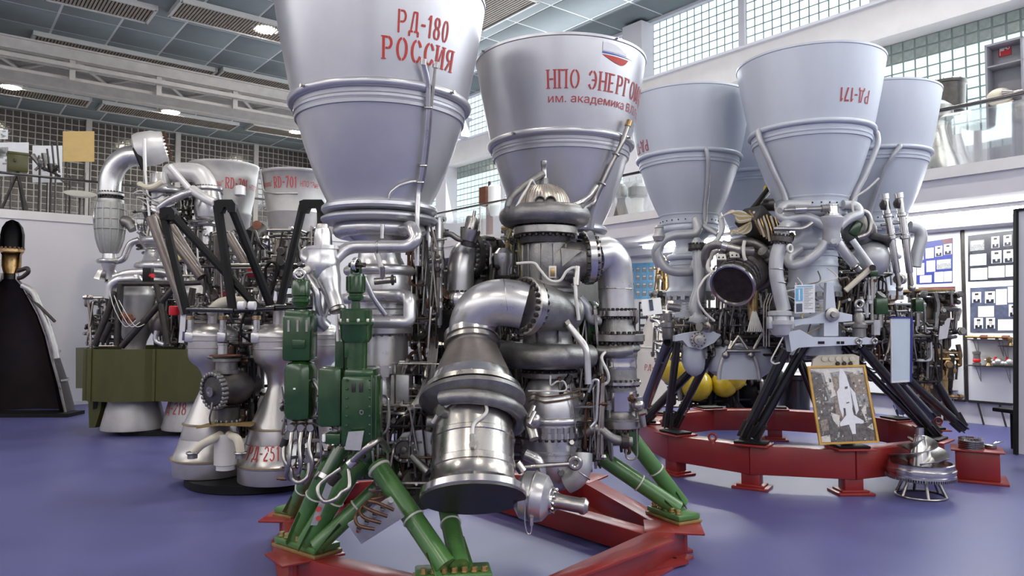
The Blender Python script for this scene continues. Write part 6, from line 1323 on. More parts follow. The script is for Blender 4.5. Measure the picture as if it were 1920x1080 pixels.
for i in range(6): hose(E5, 'wire', [P(245 + i * 4, 360 + i * 3, 12.55), P(262 + i * 5, 350 + i * 8, 12.5), P(285 + i * 8, 372 + i * 5, 12.45), P(310 + i * 6, 362 + i * 7, 12.5)], .012, 'wire_white' if i % 2 else 'cast_grey', 6)
pipe(E5, 'hook_pipe', [P(262, 345, 12.6), P(268, 350, 12.55), P(285, 352, 12.5), P(305, 340, 12.5)], .05, 'cream', .08, 10); lat(E5, 'white_canister', P(450, 368, 12.3), UZ, [(.06, 0), (.09, .02), (.09, .16), (.05, .18)], 'housing_paint', 20)
block(E5, 'yellow_connector', P(333, 470, 12.2), (.20, .06, .36), 'yellow', Matrix.Rotation(-.2, 3, 'Y'), .03); MATS['tan_box'] = None; mat('tan_box', (.46, .38, .15), 0, .45, .08, 9); E5.children[-1].data.materials[0] = MATS['tan_box']
for i in range(6): lat(E5, 'socket', P(327 + (i % 2) * 11, 456 + (i // 2) * 14, 12.16), (0, -1, 0), [(.036, 0), (.036, .03), (.02, .035)], 'tan_box', 14)
def bell5(px, Y, rpx, ytop):
    X = (px - 960) / FPX * Y; s = Y / FPX
    pr = [(.62 * rpx * s, zat(470, Y)), (.70 * rpx * s, zat(445, Y)), (.80 * rpx * s, zat(405, Y)), (.815 * rpx * s, zat(402, Y)), (.80 * rpx * s, zat(399, Y)), (.90 * rpx * s, zat(365, Y)), (.96 * rpx * s, zat(335, Y)), (1.0 * rpx * s, zat(ytop + 14, Y)), (1.02 * rpx * s, zat(ytop + 12, Y)), (1.02 * rpx * s, zat(ytop + 8, Y)), (.98 * rpx * s, zat(ytop + 8, Y)), (.78 * rpx * s, zat(405, Y))]
    b = build('bell', MB().lathe((X, Y, 0), UZ, [(.3 * rpx * s, zat(540, Y))] + pr, 64, cap=False), 'bell_old', E5); return b, X, interp([pr[0], pr[1], pr[2], pr[5], pr[6], pr[7]])
for px, Y, rp, yt, pa in ((416, 13.6, 62, 303, (-22, 20, 24, 66, 72, 110)), (552, 13.3, 64, 318, (-62, -28, -24, 18, 23, 58))):
    b, X, rd = bell5(px, Y, rp, yt); zt = zat(352, Y - .45)
    conetext(b, 'lettering', fontpolys('Энергомаш"'), X, Y, pa[0], pa[1], zt + .02, .14, rd, 'red_text_dull')
    conetext(b, 'lettering', stencil('RD-701', .16, True), X, Y, pa[2], pa[3], zt - .02, .20, rd, 'red_text_dull')
    conetext(b, 'lettering', fontpolys('НПО "Эне'), X, Y, pa[4], pa[5], zt + .01, .14, rd, 'red_text_dull')
    pipe(b, 'coolant_line', [bellpt(X, Y, -55, zat(325, Y), .02, rd), bellpt(X, Y, -55, zat(365, Y), .02, rd), bellpt(X, Y, -20, zat(372, Y), .02, rd), bellpt(X, Y, 20, zat(372, Y), .02, rd)], .02, 'bell_old', .08)
clutter(E5, [((-6.2, 13.0, 2.95), (.38, .3, .55)), ((-5.65, 12.9, 2.7), (.43, .3, .65)), ((-4.9, 13.0, 2.6), (.43, .3, .55)), ((-4.4, 12.7, 2.7), (.33, .3, .45)), ((-6.1, 13.1, 3.6), (.33, .3, .22))], 360, ['dark_metal', 'cast_grey', 'steel_dull', 'pipe_silver', 'cast_warm', 'cast_dark'], (.010, .028), 41)
build('red_disc', MB().lathe(P(482, 422, 11.8), (.2, -1, 0), [(.07, 0), (.07, .03), (1e-4, .035)], 24), 'rust', E5); build('olive_drum', MB().cyl(P(470, 445, 12.0), P(490, 430, 12.2), .14, .14, 20), 'dark_metal', E5)
for x in (-6.3, -5.0): rod(E5, 'pedestal_leg', (x, 13.9, 0), (x, 13.5, 2.3), .07, 'dark_metal')
lat(E5, 'pedestal', (-5.6, 13.8, 0), UZ, [(.5, 0), (.5, .05), (.2, .1), (.2, 2.4)], 'dark_metal', 24)
rod(E5, 'pedestal_arm', (-7.05, 12.95, 2.25), (-5.6, 13.7, 2.2), .06, 'dark_metal')
# ================================================================== sectioned nozzle at the far left
NX, NY = (18 - 960) / FPX * 12.6, 12.6
E6 = thing('sectioned_engine', 'dark sectioned rocket nozzle cut in half, bronze throat under black dome', 'engine', (NX, NY, 0))
s = NY / FPX
PN = [(112, 778), (110, 772), (97, 719), (84, 676), (72, 631), (56, 590), (40, 562), (24, 535), (13, 523), (13, 512)]
PT = [(13, 512), (15, 506), (17, 498), (17, 478), (19, 474)]
PH = [(19, 474), (21, 462), (21, 440), (18, 426), (11, 416), (2, 412)]
def half(name, prof, m, th, par, ang=(-.05, PI + .05)):
    pr = [(r * s, zat(y, NY)) for r, y in prof]; a0, a1 = ang
    outer = pr + [(max(.004, r - th), z) for r, z in reversed(pr)] + [pr[0]]
    o = build(name, MB().lathe((NX, NY, 0), UZ, outer, 32, cap=False, a0=a0, a1=a1, ref=(1, 0, 0)), m, par)
    return o
half('nozzle_half', PN, 'burnt', .05, E6); half('throat_half', PT, 'bronze', .05, E6); half('head_half', PH, 'black_matte', .07, E6)
# flat cut faces along the wall section, silver rim on the outside
def rim(sign):
    pts = [Vector((NX + sign * (r * s + .012), NY - .03, zat(y, NY))) for r, y in PN]
    return build('cut_rim', MB().tube(pts, .022, 6), 'steel_dull', E6)
rim(1); rim(-1)
build('liner', MB().lathe((NX, NY, 0), UZ, [(r * s * .90, zat(y, NY)) for r, y in PN[:7]], 32, cap=False, a0=0, a1=PI), 'burnt', E6)
build('base_bar', MB().box((NX, NY - .02, .03), (2.4, .5, .06)), 'black_matte', E6)
for z in (610, 660, 715): build('band', MB().torus((NX, NY, zat(z, NY)), UZ, interp([(r, -y) for r, y in PN])(-z) * s + .02, .025, 32, 8, a0=0, a1=PI), 'steel_dull', E6)
pipe(E6, 'feed_pipe', [P(42, 535, 12.5), P(62, 545, 12.5), P(72, 570, 12.5), P(90, 610, 12.5), P(104, 655, 12.5), P(107, 672, 12.5)], .05, 'cast_light', .1, 12); pipe(E6, 'bracket', [P(52, 552, 12.5), P(78, 578, 12.45), P(103, 603, 12.45)], .025, 'dark_metal', .05)
pipe(E6, 'top_bracket', [P(34, 508, 12.5), P(52, 502, 12.5), P(54, 510, 12.5), P(42, 520, 12.5), P(34, 522, 12.5)], .035, 'dark_metal', .06)
lat(E6, 'brass_band', (NX, NY, zat(474, NY)), UZ, [(.16, 0), (.19, .01), (.19, .06), (.16, .07)], 'bronze', 32); build('bolt_ring', MB().bolts((NX, NY, zat(468, NY)), UZ, .185, 18, .018, .04), 'copper', E6)['kind'] = 'stuff'
# ================================================================== things on the back gallery
def gal(px, py, b=17.0): return onB(px, py, b)
def board(name, lab, cat, x0, y0, x1, y1, m, b, grp=None, th=.03):
    q = gal((x0 + x1) / 2, y1, b); o = thing(name, lab, cat, (q.x, q.y, Z_BG - .1), grp)
    build('panel', MB().prism([gal(x0, y1, b), gal(x1, y1, b), gal(x1, y0, b), gal(x0, y0, b)], U1 * th), m, o)
    for x in (x0 + 8, x1 - 8):
        p = gal(x, y1 - 5, b + .04); rod(o, 'stand_post', (p.x, p.y, Z_BG - .1), p, .012, 'dark_metal', 8)
    return o
YB = board('notice_board', 'plain ochre board standing behind the back gallery railing', 'board', 118, 246, 177, 303, 'yellow_board', 17.6)
def poster(lab, x0, y0, x1, y1, b, dark):
    q = gal((x0 + x1) / 2, y1, b); t = thing('poster', lab, 'poster', (q.x, q.y, Z_BG - .1))
    p = gal((x0 + x1) / 2, y1 - 6, b + .035); rod(t, 'stand_post', (p.x, p.y, Z_BG - .1), p, .012, 'dark_metal', 8)
    build('sheet', MB().prism([gal(x0, y1, b), gal(x1, y1, b), gal(x1, y0, b), gal(x0, y0, b)], U1 * .02), 'paper', t)
    rnd = random.Random(int(x0)); 
    for k in range(6):
        u0 = rnd.uniform(.08, .6); u1 = u0 + rnd.uniform(.1, .35); v0 = rnd.uniform(.1, .7); v1 = v0 + rnd.uniform(.05, .25)
        X0, X1 = x0 + (x1 - x0) * u0, x0 + (x1 - x0) * min(.95, u1); Y0, Y1 = y0 + (y1 - y0) * v0, y0 + (y1 - y0) * min(.95, v1)
        build('print_patch', MB().prism([gal(X0, Y1, b - .004), gal(X1, Y1, b - .004), gal(X1, Y0, b - .004), gal(X0, Y0, b - .004)], U1 * .002), dark, t)
poster('pale technical drawing poster behind the olive box on the back gallery', -12, 267, 54, 330, 17.6, 'photo_grey'); poster('pale poster with grey drawings next to ochre board', 61, 273, 117, 342, 17.6, 'photo_grey'); poster('small white sheet on the dark glass blocks above the pale drawing', -5, 243, 15, 261, 18.2, 'photo_grey')
ob = gal(34, 326, 16.9)
OB = thing('instrument_case', 'olive instrument case on a dark tripod at the back gallery', 'case', Vector((ob.x, ob.y, Z_BG - .1)))
build('case_body', MB().rbox(gal(33, 306, 16.9), (.33, .3, .36), ROOMROT, .02), 'olive', OB); build('lid', MB().rbox(gal(33, 290, 16.9), (.35, .32, .05), ROOMROT, .01), 'olive', OB); build('latch', MB().rbox(gal(28, 300, 16.72), (.04, .03, .06), ROOMROT, .005), 'dark_metal', OB)
for dx in (-.3, 0, .3): rod(OB, 'tripod_leg', gal(33, 324, 16.9), Vector((ob.x + dx, ob.y + (.25 if dx == 0 else -.1), Z_BG - .1)), .025, 'dark_metal')
GM = [('valve_model', 'small metal valve rig on thin stand beside the olive case', 75, 311, 'cast_grey', 1), ('pipe_model', 'tall thin pipework model rising before the white poster by ochre board', 96, 322, 'dark_metal', 2), ('hoop_model', 'thin wire hoop model in front of the ochre board', 132, 330, 'cast_dark', 3), ('dish_model', 'pale tilted dish model behind the back gallery railing', 150, 370, 'offwhite', 4)]
for nm, lab, px, py, mm, sd in GM:
    p = gal(px, py, (16.85, 17.1, 17.4, 17.0)[sd - 1]); base = Vector((p.x, p.y, Z_BG - .1)); t = thing(nm, lab, 'model', base)
    rod(t, 'stand', base, p, .022, 'dark_metal'); rod(t, 'foot', base, base + UZ * .03, .16, 'dark_metal', 20)
    rnd = random.Random(sd)
    if nm == 'dish_model': lat(t, 'dish', p, (.2, -.3, 1), [(.02, 0), (.2, .03), (.3, .08), (.29, .08), (.2, .05)], mm, 28)
    elif nm == 'hoop_model': build('hoop', MB().torus(p + UZ * .1, U1, .26, .016, 32, 6, a0=0, a1=PI, ref=U2), mm, t); rod(t, 'side_rod', p + U2 * .26 + UZ * .1, Vector((p.x, p.y, base.z)) + U2 * .26, .016, mm); rod(t, 'side_rod', p - U2 * .26 + UZ * .1, Vector((p.x, p.y, base.z)) - U2 * .26, .016, mm)
    else:
        for k in range(7):
            a = p + Vector((rnd.uniform(-.15, .15), rnd.uniform(-.1, .1), rnd.uniform(-.1, .25))); rod(t, 'tube', p, a, rnd.uniform(.02, .05), mm)
        if nm == 'pipe_model':
            for k in range(4): rod(t, 'tall_rod', p + U2 * (.08 * k - .1), p + U2 * (.08 * k - .16) + UZ * (.35 + .1 * k), .018, mm)
# ================================================================== display boards under the right gallery
AB = 12.86
def wb(px, py, a=AB): return onA(px, py, a)
def wquad(par, nm, x0, y0, x1, y1, m, a, th=.01, slope=0.0, flat=False):
    # y given at the left and right edge follow the wall's perspective: slope = rise of row per column
    f = lambda x, y: y + (x - x0) * slope
    return build(nm, MB().prism([wb(x0, f(x0, y1), a), wb(x1, f(x1, y1), a), wb(x1, f(x1, y0), a), wb(x0, f(x0, y0), a)], U2 * th), m, par, flat=flat)
def wbox(par, nm, b0, b1, z0, z1, m, a, th): return build(nm, MB().box(R(a + th / 2, (b0 + b1) / 2, (z0 + z1) / 2), (th, b1 - b0, z1 - z0), ROOMROT), m, par)
def brow(px, a=AB): return wb(px, 600, a).dot(U1)
edges = [1913, 1808, 1706, 1610, 1440, 1330, 1242, 1160]
BP = []
for i in range(len(edges) - 1):
    b0, b1 = brow(edges[i]) + .03, brow(edges[i + 1]) - .03
    lab = ['tall white display board with two dark portrait posters beside blue-poster board', 'tall white display board carrying blue and crimson posters next to wall division', 'white display board behind the right-hand chamber and steel dampers', 'white display board behind the centre chamber', 'white display board behind the open turbopump', 'white display board behind the white conical nozzle', 'white display board with round-topped sky blue poster'][i]
    t = thing('display_board', lab, 'board', R(AB, (b0 + b1) / 2, .02), 'display boards along the window wall')
    wbox(t, 'panel', b0, b1, .36, 3.05, 'panel_board', AB, .05); wbox(t, 'edge_strip', b1 - .005, b1 + .035, .34, 3.06, 'dark_metal', AB - .02, .07)
    wbox(t, 'bottom_rail', b0, b1, .33, .37, 'dark_metal', AB - .01, .06)
    for bb in (b0 + .2, b1 - .2): rod(t, 'leg', R(AB + .02, bb, 0), R(AB + .02, bb + .08, .35), .014, 'dark_metal', 8)
    BP.append((t, b0, b1))
def wposter(lab, x0, x1, yl0, yl1, yr0, yr1, m, cells, band=None):
    # quad poster: left edge rows yl0..yl1, right edge rows yr0..yr1; cells (u0,v0,u1,v1,kind)
    a = AB - .012
    def q(u, v, d=0): x = x0 + (x1 - x0) * u; y = (yl0 + (yl1 - yl0) * v) * (1 - u) + (yr0 + (yr1 - yr0) * v) * u; return wb(x, y, a - d)
    t = thing('poster', lab, 'poster', q(.5, 1))
    pr = lambda nm, u0, v0, u1, v1, mm, d: build(nm, MB().prism([q(u0, v1, d), q(u1, v1, d), q(u1, v0, d), q(u0, v0, d)], U2 * .003), mm, t)
    pr('sheet', 0, 0, 1, 1, m, 0)
    if band: pr('red_corner', *band, 'poster_red', .004)
    for c in cells:
        u0, v0, u1, v1, k = c
        if k == 'w':
            pr('text_card', u0, v0, u1, v1, 'white', .005); g = MB(); n = max(3, int((v1 - v0) * 22))
            for i in range(n):
                va = v0 + (v1 - v0) * (i + .6) / (n + .6); g.prism([q(u0 + .08 * (u1 - u0), va + .004, .009), q(u1 - (.1 + .15 * (i % 3)) * (u1 - u0), va + .004, .009), q(u1 - (.1 + .15 * (i % 3)) * (u1 - u0), va, .009), q(u0 + .08 * (u1 - u0), va, .009)], U2 * .001)
            build('print_lines', g, 'paper', t)['kind'] = 'stuff'
        elif k == 'p':
            pr('portrait', u0, v0, u1, v1, 'paper', .005); du, dv = u1 - u0, v1 - v0
            pr('portrait_suit', u0 + .12 * du, v1 - .34 * dv, u1 - .12 * du, v1 - .02 * dv, 'poster_dark', .008); pr('portrait_collar', u0 + .42 * du, v1 - .38 * dv, u1 - .42 * du, v1 - .16 * dv, 'white', .010); pr('portrait_face', u0 + .32 * du, v0 + .2 * dv, u1 - .32 * du, v1 - .32 * dv, 'skin_grey', .009); pr('portrait_hair', u0 + .30 * du, v0 + .12 * dv, u1 - .30 * du, v0 + .28 * dv, 'dark_metal', .011)
        else: pr('photo', u0, v0, u1, v1, 'photo_grey', .005); pr('photo_sky', u0 + .03, v0 + .015, u1 - .03, v0 + (v1 - v0) * .4, 'paper', .008)
    return t
wposter('blue history poster with white cards and two portraits on display board', 1718, 1786, 456, 533, 446, 530, 'poster_blue', [(.02, .12, .2, .42, 'w'), (.26, .16, .48, .40, 'w'), (.52, .14, .72, .38, 'p'), (.76, .12, .98, .36, 'p'), (.02, .5, .22, .78, 'w'), (.28, .46, .52, .72, 'w'), (.56, .46, .96, .68, 'f'), (.1, .80, .42, .97, 'w'), (.5, .74, .74, .97, 'w'), (.76, .74, .98, .97, 'w')], (.72, .01, .99, .10))
wposter('black space poster with white cards and four portraits', 1815, 1910, 442, 528, 431, 524, 'poster_dark', [(.04, .12, .32, .34, 'f'), (.46, .08, .62, .32, 'p'), (.70, .08, .86, .30, 'p'), (.04, .42, .36, .66, 'w'), (.46, .38, .66, .64, 'p'), (.70, .38, .90, .64, 'p'), (.05, .72, .38, .97, 'w'), (.40, .70, .72, .94, 'w'), (.74, .70, .98, .93, 'w'), (.90, .12, .99, .38, 'w')])
wposter('crimson spotted poster with white cards partly behind brown engine', 1722, 1791, 539, 624, 537, 624, 'poster_red', [(.1, .34, .4, .58, 'w'), (.45, .34, .95, .50, 'w'), (.1, .62, .4, .94, 'w'), (.45, .55, .95, .94, 'w')])
wposter('slate grey poster with scattered portraits and white cards', 1819, 1912, 540, 623, 535, 623, 'poster_slate', [(.04, .10, .22, .34, 'p'), (.30, .10, .50, .36, 'p'), (.52, .06, .74, .40, 'w'), (.76, .02, .99, .36, 'w'), (.16, .42, .48, .66, 'w'), (.78, .40, .96, .66, 'p'), (.08, .68, .26, .92, 'p'), (.32, .68, .50, .92, 'p'), (.56, .72, .92, .96, 'w')])
wposter('sky blue round-topped poster with rows of small engine pictures', 1176, 1226, 494, 560, 492, 560, 'poster_sky', [(.08 + .24 * i, .12 + .22 * j, .24 + .24 * i, .26 + .22 * j, 'f') for i in range(4) for j in range(4)])
wposter('dark poster with many small grey pictures below the sky blue poster', 1198, 1240, 566, 655, 566, 655, 'poster_dark', [(.06 + .32 * i, .04 + .16 * j, .32 + .32 * i, .15 + .16 * j, 'f' if (i + j) % 2 else 'w') for i in range(3) for j in range(6)])
# shelves with small parts
def shelf(lab, x0, y0, x1, items, group='glass shelves on the white display boards'):
    p = wb(x0, y0, AB - .02); q = wb(x1, y0, AB - .02); b0, b1 = p.dot(U1), q.dot(U1); z = p.z
    t = thing('wall_shelf', lab, 'shelf', R(AB - .15, (b0 + b1) / 2, z), group)
    build('shelf_plate', MB().box(R(AB - .14, (b0 + b1) / 2, z), (.26, abs(b1 - b0), .012), ROOMROT), 'dark_metal', t)
    for f in (.2, .8):
        bb = b0 + (b1 - b0) * f; build('bracket', MB().tube([R(AB, bb, z - .25), R(AB - .02, bb, z - .02), R(AB - .24, bb, z - .01)], .006, 6).tube([R(AB, bb, z - .25), R(AB - .2, bb, z - .01)], .006, 6), 'steel_dull', t)
    for (f, kind, lb) in items:
        c = R(AB - .15, b0 + (b1 - b0) * f, z + .007)
        it = thing('engine_part', lb, 'engine part', c, 'small parts on the display shelves'); it.scale = (.82, .82, .82)
        if kind == 'rod':
            rod(it, 'rod', c - U1 * .16 + UZ * .04, c + U1 * .16 + UZ * .04, .022, 'bronze'); lat(it, 'rod_head', c - U1 * .16 + UZ * .04, U1, [(.04, -.04), (.04, .06), (.025, .08)], 'rust', 14); rod(it, 'foot', c, c + UZ * .04, .03, 'dark_metal')
        elif kind == 'pump':
            lat(it, 'pump_body', c, UZ, [(.07, 0), (.07, .04), (.05, .05), (.06, .12), (.06, .2), (.07, .21), (.07, .25), (.03, .26)], 'cast_grey', 16); lat(it, 'red_band', c + UZ * .06, UZ, [(.062, 0), (.066, .01), (.066, .05), (.06, .06)], 'sign_red', 16)
        elif kind == 'valve':
            lat(it, 'valve_body', c, UZ, [(.05, 0), (.03, .05), (.045, .09), (.045, .14), (.02, .16)], 'bronze', 14); rod(it, 'valve_arm', c + UZ * .1 - U1 * .07, c + UZ * .1 + U1 * .07, .018, 'offwhite')
        else:
            rod(it, 'casting', c - U1 * .09 + UZ * .05, c + U1 * .09 + UZ * .05, .05, 'cast_light'); build('lobe', MB().sphere(c + UZ * .08, .07, 12), 'cast_light', it); rod(it, 'red_port', c + U1 * .05 + UZ * .1, c + U1 * .05 + UZ * .17, .025, 'sign_red')
shelf('dark wall shelf below slate poster holding a long bronze rod', 1818, 636, 1896, [(.22, 'rod', 'long bronze rod with rust-red head on shelf below slate poster'), (.74, 'rod', 'slim bronze rod with rust-red head near the end of shelf below slate poster')])
shelf('dark wall shelf holding red-banded pump and castings', 1820, 684, 1912, [(.2, 'pump', 'grey pump with red band standing on lower shelf'), (.45, 'valve', 'little bronze valve beside red-banded pump'), (.65, 'cast', 'pale casting with red port on lower shelf'), (.88, 'cast', 'pale casting with red port at the end of lower shelf')])
shelf('short dark wall shelf with a pale casting beside brown engine', 1755, 682, 1795, [(.5, 'cast', 'pale lumpy casting with red port on short shelf beside brown engine')])
shelf('lowest short wall shelf with a red-banded pump', 1752, 730, 1796, [(.5, 'pump', 'grey pump with red band lying low beside the black legs')])
shelf('short dark wall shelf jutting out under long bronze rod', 1882, 648, 1919, [(.5, 'valve', 'little bronze valve on short shelf under the rods')])
# leaning black-framed board at the right edge and small table with model
LB = thing('framed_board', 'grey board in a black frame cut off beside the display posters', 'board', onz(1925, 856, 0))
c0, c1 = P(1906, 392, 8.6), P(1906, 850, 8.2)
build('board', MB().prism([P(1909, 850, 8.3), P(1990, 865, 8.0), P(1990, 385, 8.0), P(1909, 395, 8.3)], (0, .03, 0)), 'wall_cool', LB); build('frame_bar', MB().prism([P(1905, 853, 8.29), P(1910, 853, 8.29), P(1910, 391, 8.29), P(1905, 391, 8.29)], (0, .05, 0)), 'black_matte', LB); build('frame_bar', MB().prism([P(1905, 396, 8.29), P(1990, 388, 7.99), P(1990, 382, 7.99), P(1905, 391, 8.29)], (0, .05, 0)), 'black_matte', LB)
b0 = onz(1925, 862, 0); rod(LB, 'stand_leg', Vector((b0.x, 8.3, 0)), Vector((b0.x, 8.3, .35)), .03, 'black_matte'); rod(LB, 'stand_leg', Vector((b0.x + .3, 8.2, 0)), Vector((b0.x + .3, 8.2, .35)), .03, 'black_matte')
tp_ = P(1900, 770, 9.2)
TB = thing('low_table', 'low black table holding a metal model beside the framed board', 'table', (tp_.x + .2, tp_.y, 0))
build('table_top', MB().rbox((tp_.x + .2, tp_.y, tp_.z), (.62, .5, .05), rotz(.3), .01), 'black_matte', TB)
for dx, dy in ((-.2, -.18), (.4, -.18), (-.0, .18), (.45, .18)): rod(TB, 'leg', (tp_.x + .1 + dx, tp_.y + dy, 0), (tp_.x + .1 + dx, tp_.y + dy, tp_.z), .02, 'black_matte')
mo = Vector((tp_.x + .1, tp_.y - .03, tp_.z + .026)); TM = thing('engine_model', 'small steel engine model on the low black table', 'model', mo)
lat(TM, 'model_body', mo, UZ, [(.11, 0), (.11, .03), (.06, .05), (.05, .1), (.08, .14), (.04, .2)], 'steel_dull', 18); rod(TM, 'model_rod', mo + Vector((-.1, 0, .05)), mo + Vector((.14, 0, .12)), .02, 'cast_grey'); lat(TM, 'model_cap', mo + Vector((.08, 0, .1)), UZ, [(.03, 0), (.03, .07), (.01, .1)], 'rust', 12)
# ================================================================== things standing behind the ring
N5 = thing('nozzle_exhibit', 'white conical nozzle lettered РД-502M with slim metal throat', 'nozzle', onz(1268, 742, 0))
nb = onz(1262, 748, 0); X5, Y5b = nb.x, 14.6; X5 = (1264 - 960) / FPX * Y5b; s = Y5b / FPX
prf = [(86, 752), (85, 748), (82, 735), (76, 690), (72, 660), (71, 657), (66, 645), (55, 610), (40, 578), (26, 562), (20, 556)]
prz = [(hw * s, max(.02, zat(y, Y5b))) for hw, y in prf]
cn = lat(N5, 'cone', (X5, Y5b, 0), UZ, prz, 'offwhite', 64); tor(cn, 'weld_seam', (X5, Y5b, zat(650, Y5b)), UZ, 69 * s, .015, 'offwhite', 64, 8)
MATS['cone_white'] = None; mat('cone_white', (.66, .62, .58), 0, .4, .06, 4); cn.data.materials[0] = MATS['cone_white']
conetext(cn, 'lettering', stencil('РД-502М', .13), X5, Y5b, -57, -18, zat(699, Y5b - .8) + .02, .12, interp(prz), 'red_text_dull')
lat(N5, 'throat', (X5, Y5b, zat(558, Y5b)), UZ, [(.2, 0), (.12, .1), (.12, .5), (.16, .55), (.16, .65), (.1, .7)], 'offwhite', 28)
hose(N5, 'side_line', [P(1228, 580, 13.9), P(1224, 610, 13.8), P(1232, 640, 13.7), P(1238, 655, 13.7)], .02, 'offwhite')
clutter(N5, [((X5 + .05, Y5b, 2.35), (.4, .3, .5)), ((X5 - .1, Y5b - .2, 1.95), (.35, .2, .2))], 90, ['steel_dull', 'cast_grey', 'bronze', 'dark_metal'], (.015, .04), 51)
build('yellow_cap', MB().cyl(P(1222, 563, 14.3), P(1240, 561, 14.3), .06, .05, 14), 'yellow', N5)
CD = thing('information_card', 'white card clipped in front of the white conical nozzle', 'sign', P(1222, 590, 13.6))
rc = Matrix.Rotation(-.12, 3, 'Y'); build('card', MB().box(P(1222, 575, 13.6), (.36, .01, .30), rc), 'white', CD); build('card_picture', MB().box(P(1221, 572, 13.59), (.07, .006, .2), rc), 'poster_slate', CD); rod(CD, 'card_stem', P(1222, 586, 13.62), P(1226, 600, 13.7), .01, 'steel_dull')
# dark pump unit with yellow spherical tanks behind the ring stand
Y6 = 11.2
E7 = thing('tank_unit', 'dark propulsion unit with yellow spherical tanks behind the ring stand', 'engine', (2.95, 11.6, 0))
for px, py, r in ((1306, 722, .24), (1240 + 24, 690, .26), (1372, 706, .22), (1358, 720, .2)): build('yellow_tank', MB().sphere(P(px, py, Y6), r, 28), 'yellow', E7)
for px, py, r in ((1405, 735, .28), (1438, 715, .28)): build('dark_tank', MB().sphere(P(px, py, Y6 + .3), r, 24), 'black_matte', E7)
build('base_plinth', MB().rbox((3.1, 11.7, .06), (1.9, .9, .12), rotz(.1), .01), 'black_matte', E7)
for px in (1290, 1330, 1380, 1430): rod(E7, 'post', onz(px, 790, .06).lerp(P(px, 780, Y6 + .2), 1), P(px, 640, Y6 + .2), .03, 'dark_metal')
for py in (650, 700, 752): rod(E7, 'rail', P(1285, py, Y6 + .2), P(1440, py, Y6 + .2), .03, 'dark_metal')
lat(E7, 'core', P(1380, 770, Y6 + .5), UZ, [(.3, 0), (.35, .2), (.3, .6), (.4, .9), (.2, 1.3)], 'cast_dark', 28); rod(E7, 'blue_post', P(1332, 778, Y6 + .4), P(1332, 735, Y6 + .4), .09, 'poster_sky', 4)
clutter(E7, [((3.2, 11.5, .8), (.75, .3, .5))], 80, ['dark_metal', 'black_matte', 'cast_grey'], (.015, .04), 52)
pr_ = P(1488, 768, 12.4); K1 = thing('dark_canister', 'black round canister standing behind the framed picture', 'canister', (pr_.x, pr_.y, 0))
lat(K1, 'canister', (pr_.x, pr_.y, 0), UZ, [(.30, 0), (.30, .05), (.26, .08), (.26, .62), (.3, .64), (.3, .7), (.2, .74)], 'black_paint', 32); lat(K1, 'rim', (pr_.x, pr_.y, .7), UZ, [(.28, 0), (.31, .02), (.28, .05)], 'cast_grey', 32)
# brown pipework engine to the right behind the placard
E8 = thing('pump_rig', 'brown tangled pump rig under an ochre plate before the display boards', 'engine', P(1745, 770, 10.2) * Vector((1, 1, 0)) if False else Vector((P(1742, 700, 10.2).x, 10.2, 0)))
bxx = P(1742, 600, 10.2); block(E8, 'top_plate', P(1738, 545, 10.2), (.52, .45, .04), 'ochre_plate', None, .006)
for dx in (-.18, 0, .18): rod(E8, 'column', (bxx.x + dx, 10.15, .0 + .25), (bxx.x + dx, 10.15, 2.0), .04, 'rig_brown')
rod(E8, 'stand_post', (bxx.x, 10.2, 0), (bxx.x, 10.2, .5), .12, 'dark_metal')
build('rig_core', MB().lathe((bxx.x - .02, 10.25, .45), UZ, [(.1, 0), (.2, .1), (.22, .5), (.14, .7), (.2, .9), (.2, 1.3), (.1, 1.5)], 20), 'rig_brown', E8)
clutter(E8, [((bxx.x, 10.15, 1.55), (.27, .25, .45)), ((bxx.x - .02, 10.1, .9), (.24, .22, .3))], 120, ['rig_brown', 'dark_metal', 'cast_grey', 'bronze'], (.012, .035), 53)
SB = thing('information_card', 'white printed card hanging on the brown pump rig', 'sign', P(1772, 636, 9.9)); build('card', MB().prism([P(1764, 600, 9.9), P(1783, 596, 9.9), P(1776, 634, 9.9), P(1760, 637, 9.9)], (0, .01, 0)), 'paper', SB); hose(SB, 'string', [P(1773, 598, 9.9), P(1772, 590, 9.95), P(1768, 585, 10.0)], .005, 'wire_white')
# ================================================================== things on the right gallery
CB = R(12.1, 0, 0)
def ga(px, py, a): return onA(px, py, a)
a_c = 12.3; p0, p1 = ga(1846, 100, a_c), ga(1918, 100, a_c); bL, bR = p0.dot(U1), p1.dot(U1); zt, zb = ga(1882, 76, a_c).z, Z_G - .12
HB = thing('hose_cabinet', 'open grey fire hose cabinet with red sign on the window gallery', 'cabinet', R(a_c, (bL + bR) / 2, zb))
def hb(nm, b0, b1, z0, z1, a0, a1, m='cabinet_grey'): return build(nm, MB().box(R((a0 + a1) / 2, (b0 + b1) / 2, (z0 + z1) / 2), (a1 - a0, abs(b1 - b0), z1 - z0), ROOMROT), m, HB)
hb('back_panel', bL, bR, zb, zt, a_c + .26, a_c + .3); hb('side_panel', bL, bL - .03, zb, zt, a_c, a_c + .26); hb('side_panel', bR + .03, bR, zb, zt, a_c, a_c + .26); hb('top_panel', bL, bR, zt - .03, zt, a_c, a_c + .26); zs = ga(1882, 118, a_c).z; hb('shelf_panel', bL, bR, zs - .02, zs, a_c, a_c + .26); z2 = ga(1882, 195, a_c).z; hb('shelf_panel', bL, bR, z2 - .02, z2, a_c, a_c + .26)
sg0, sg1 = ga(1872, 93, a_c + .25), ga(1896, 93, a_c + .25); b_, c_ = sg0.dot(U1), sg1.dot(U1); zz0, zz1 = ga(1884, 105, a_c + .25).z, ga(1884, 82, a_c + .25).z
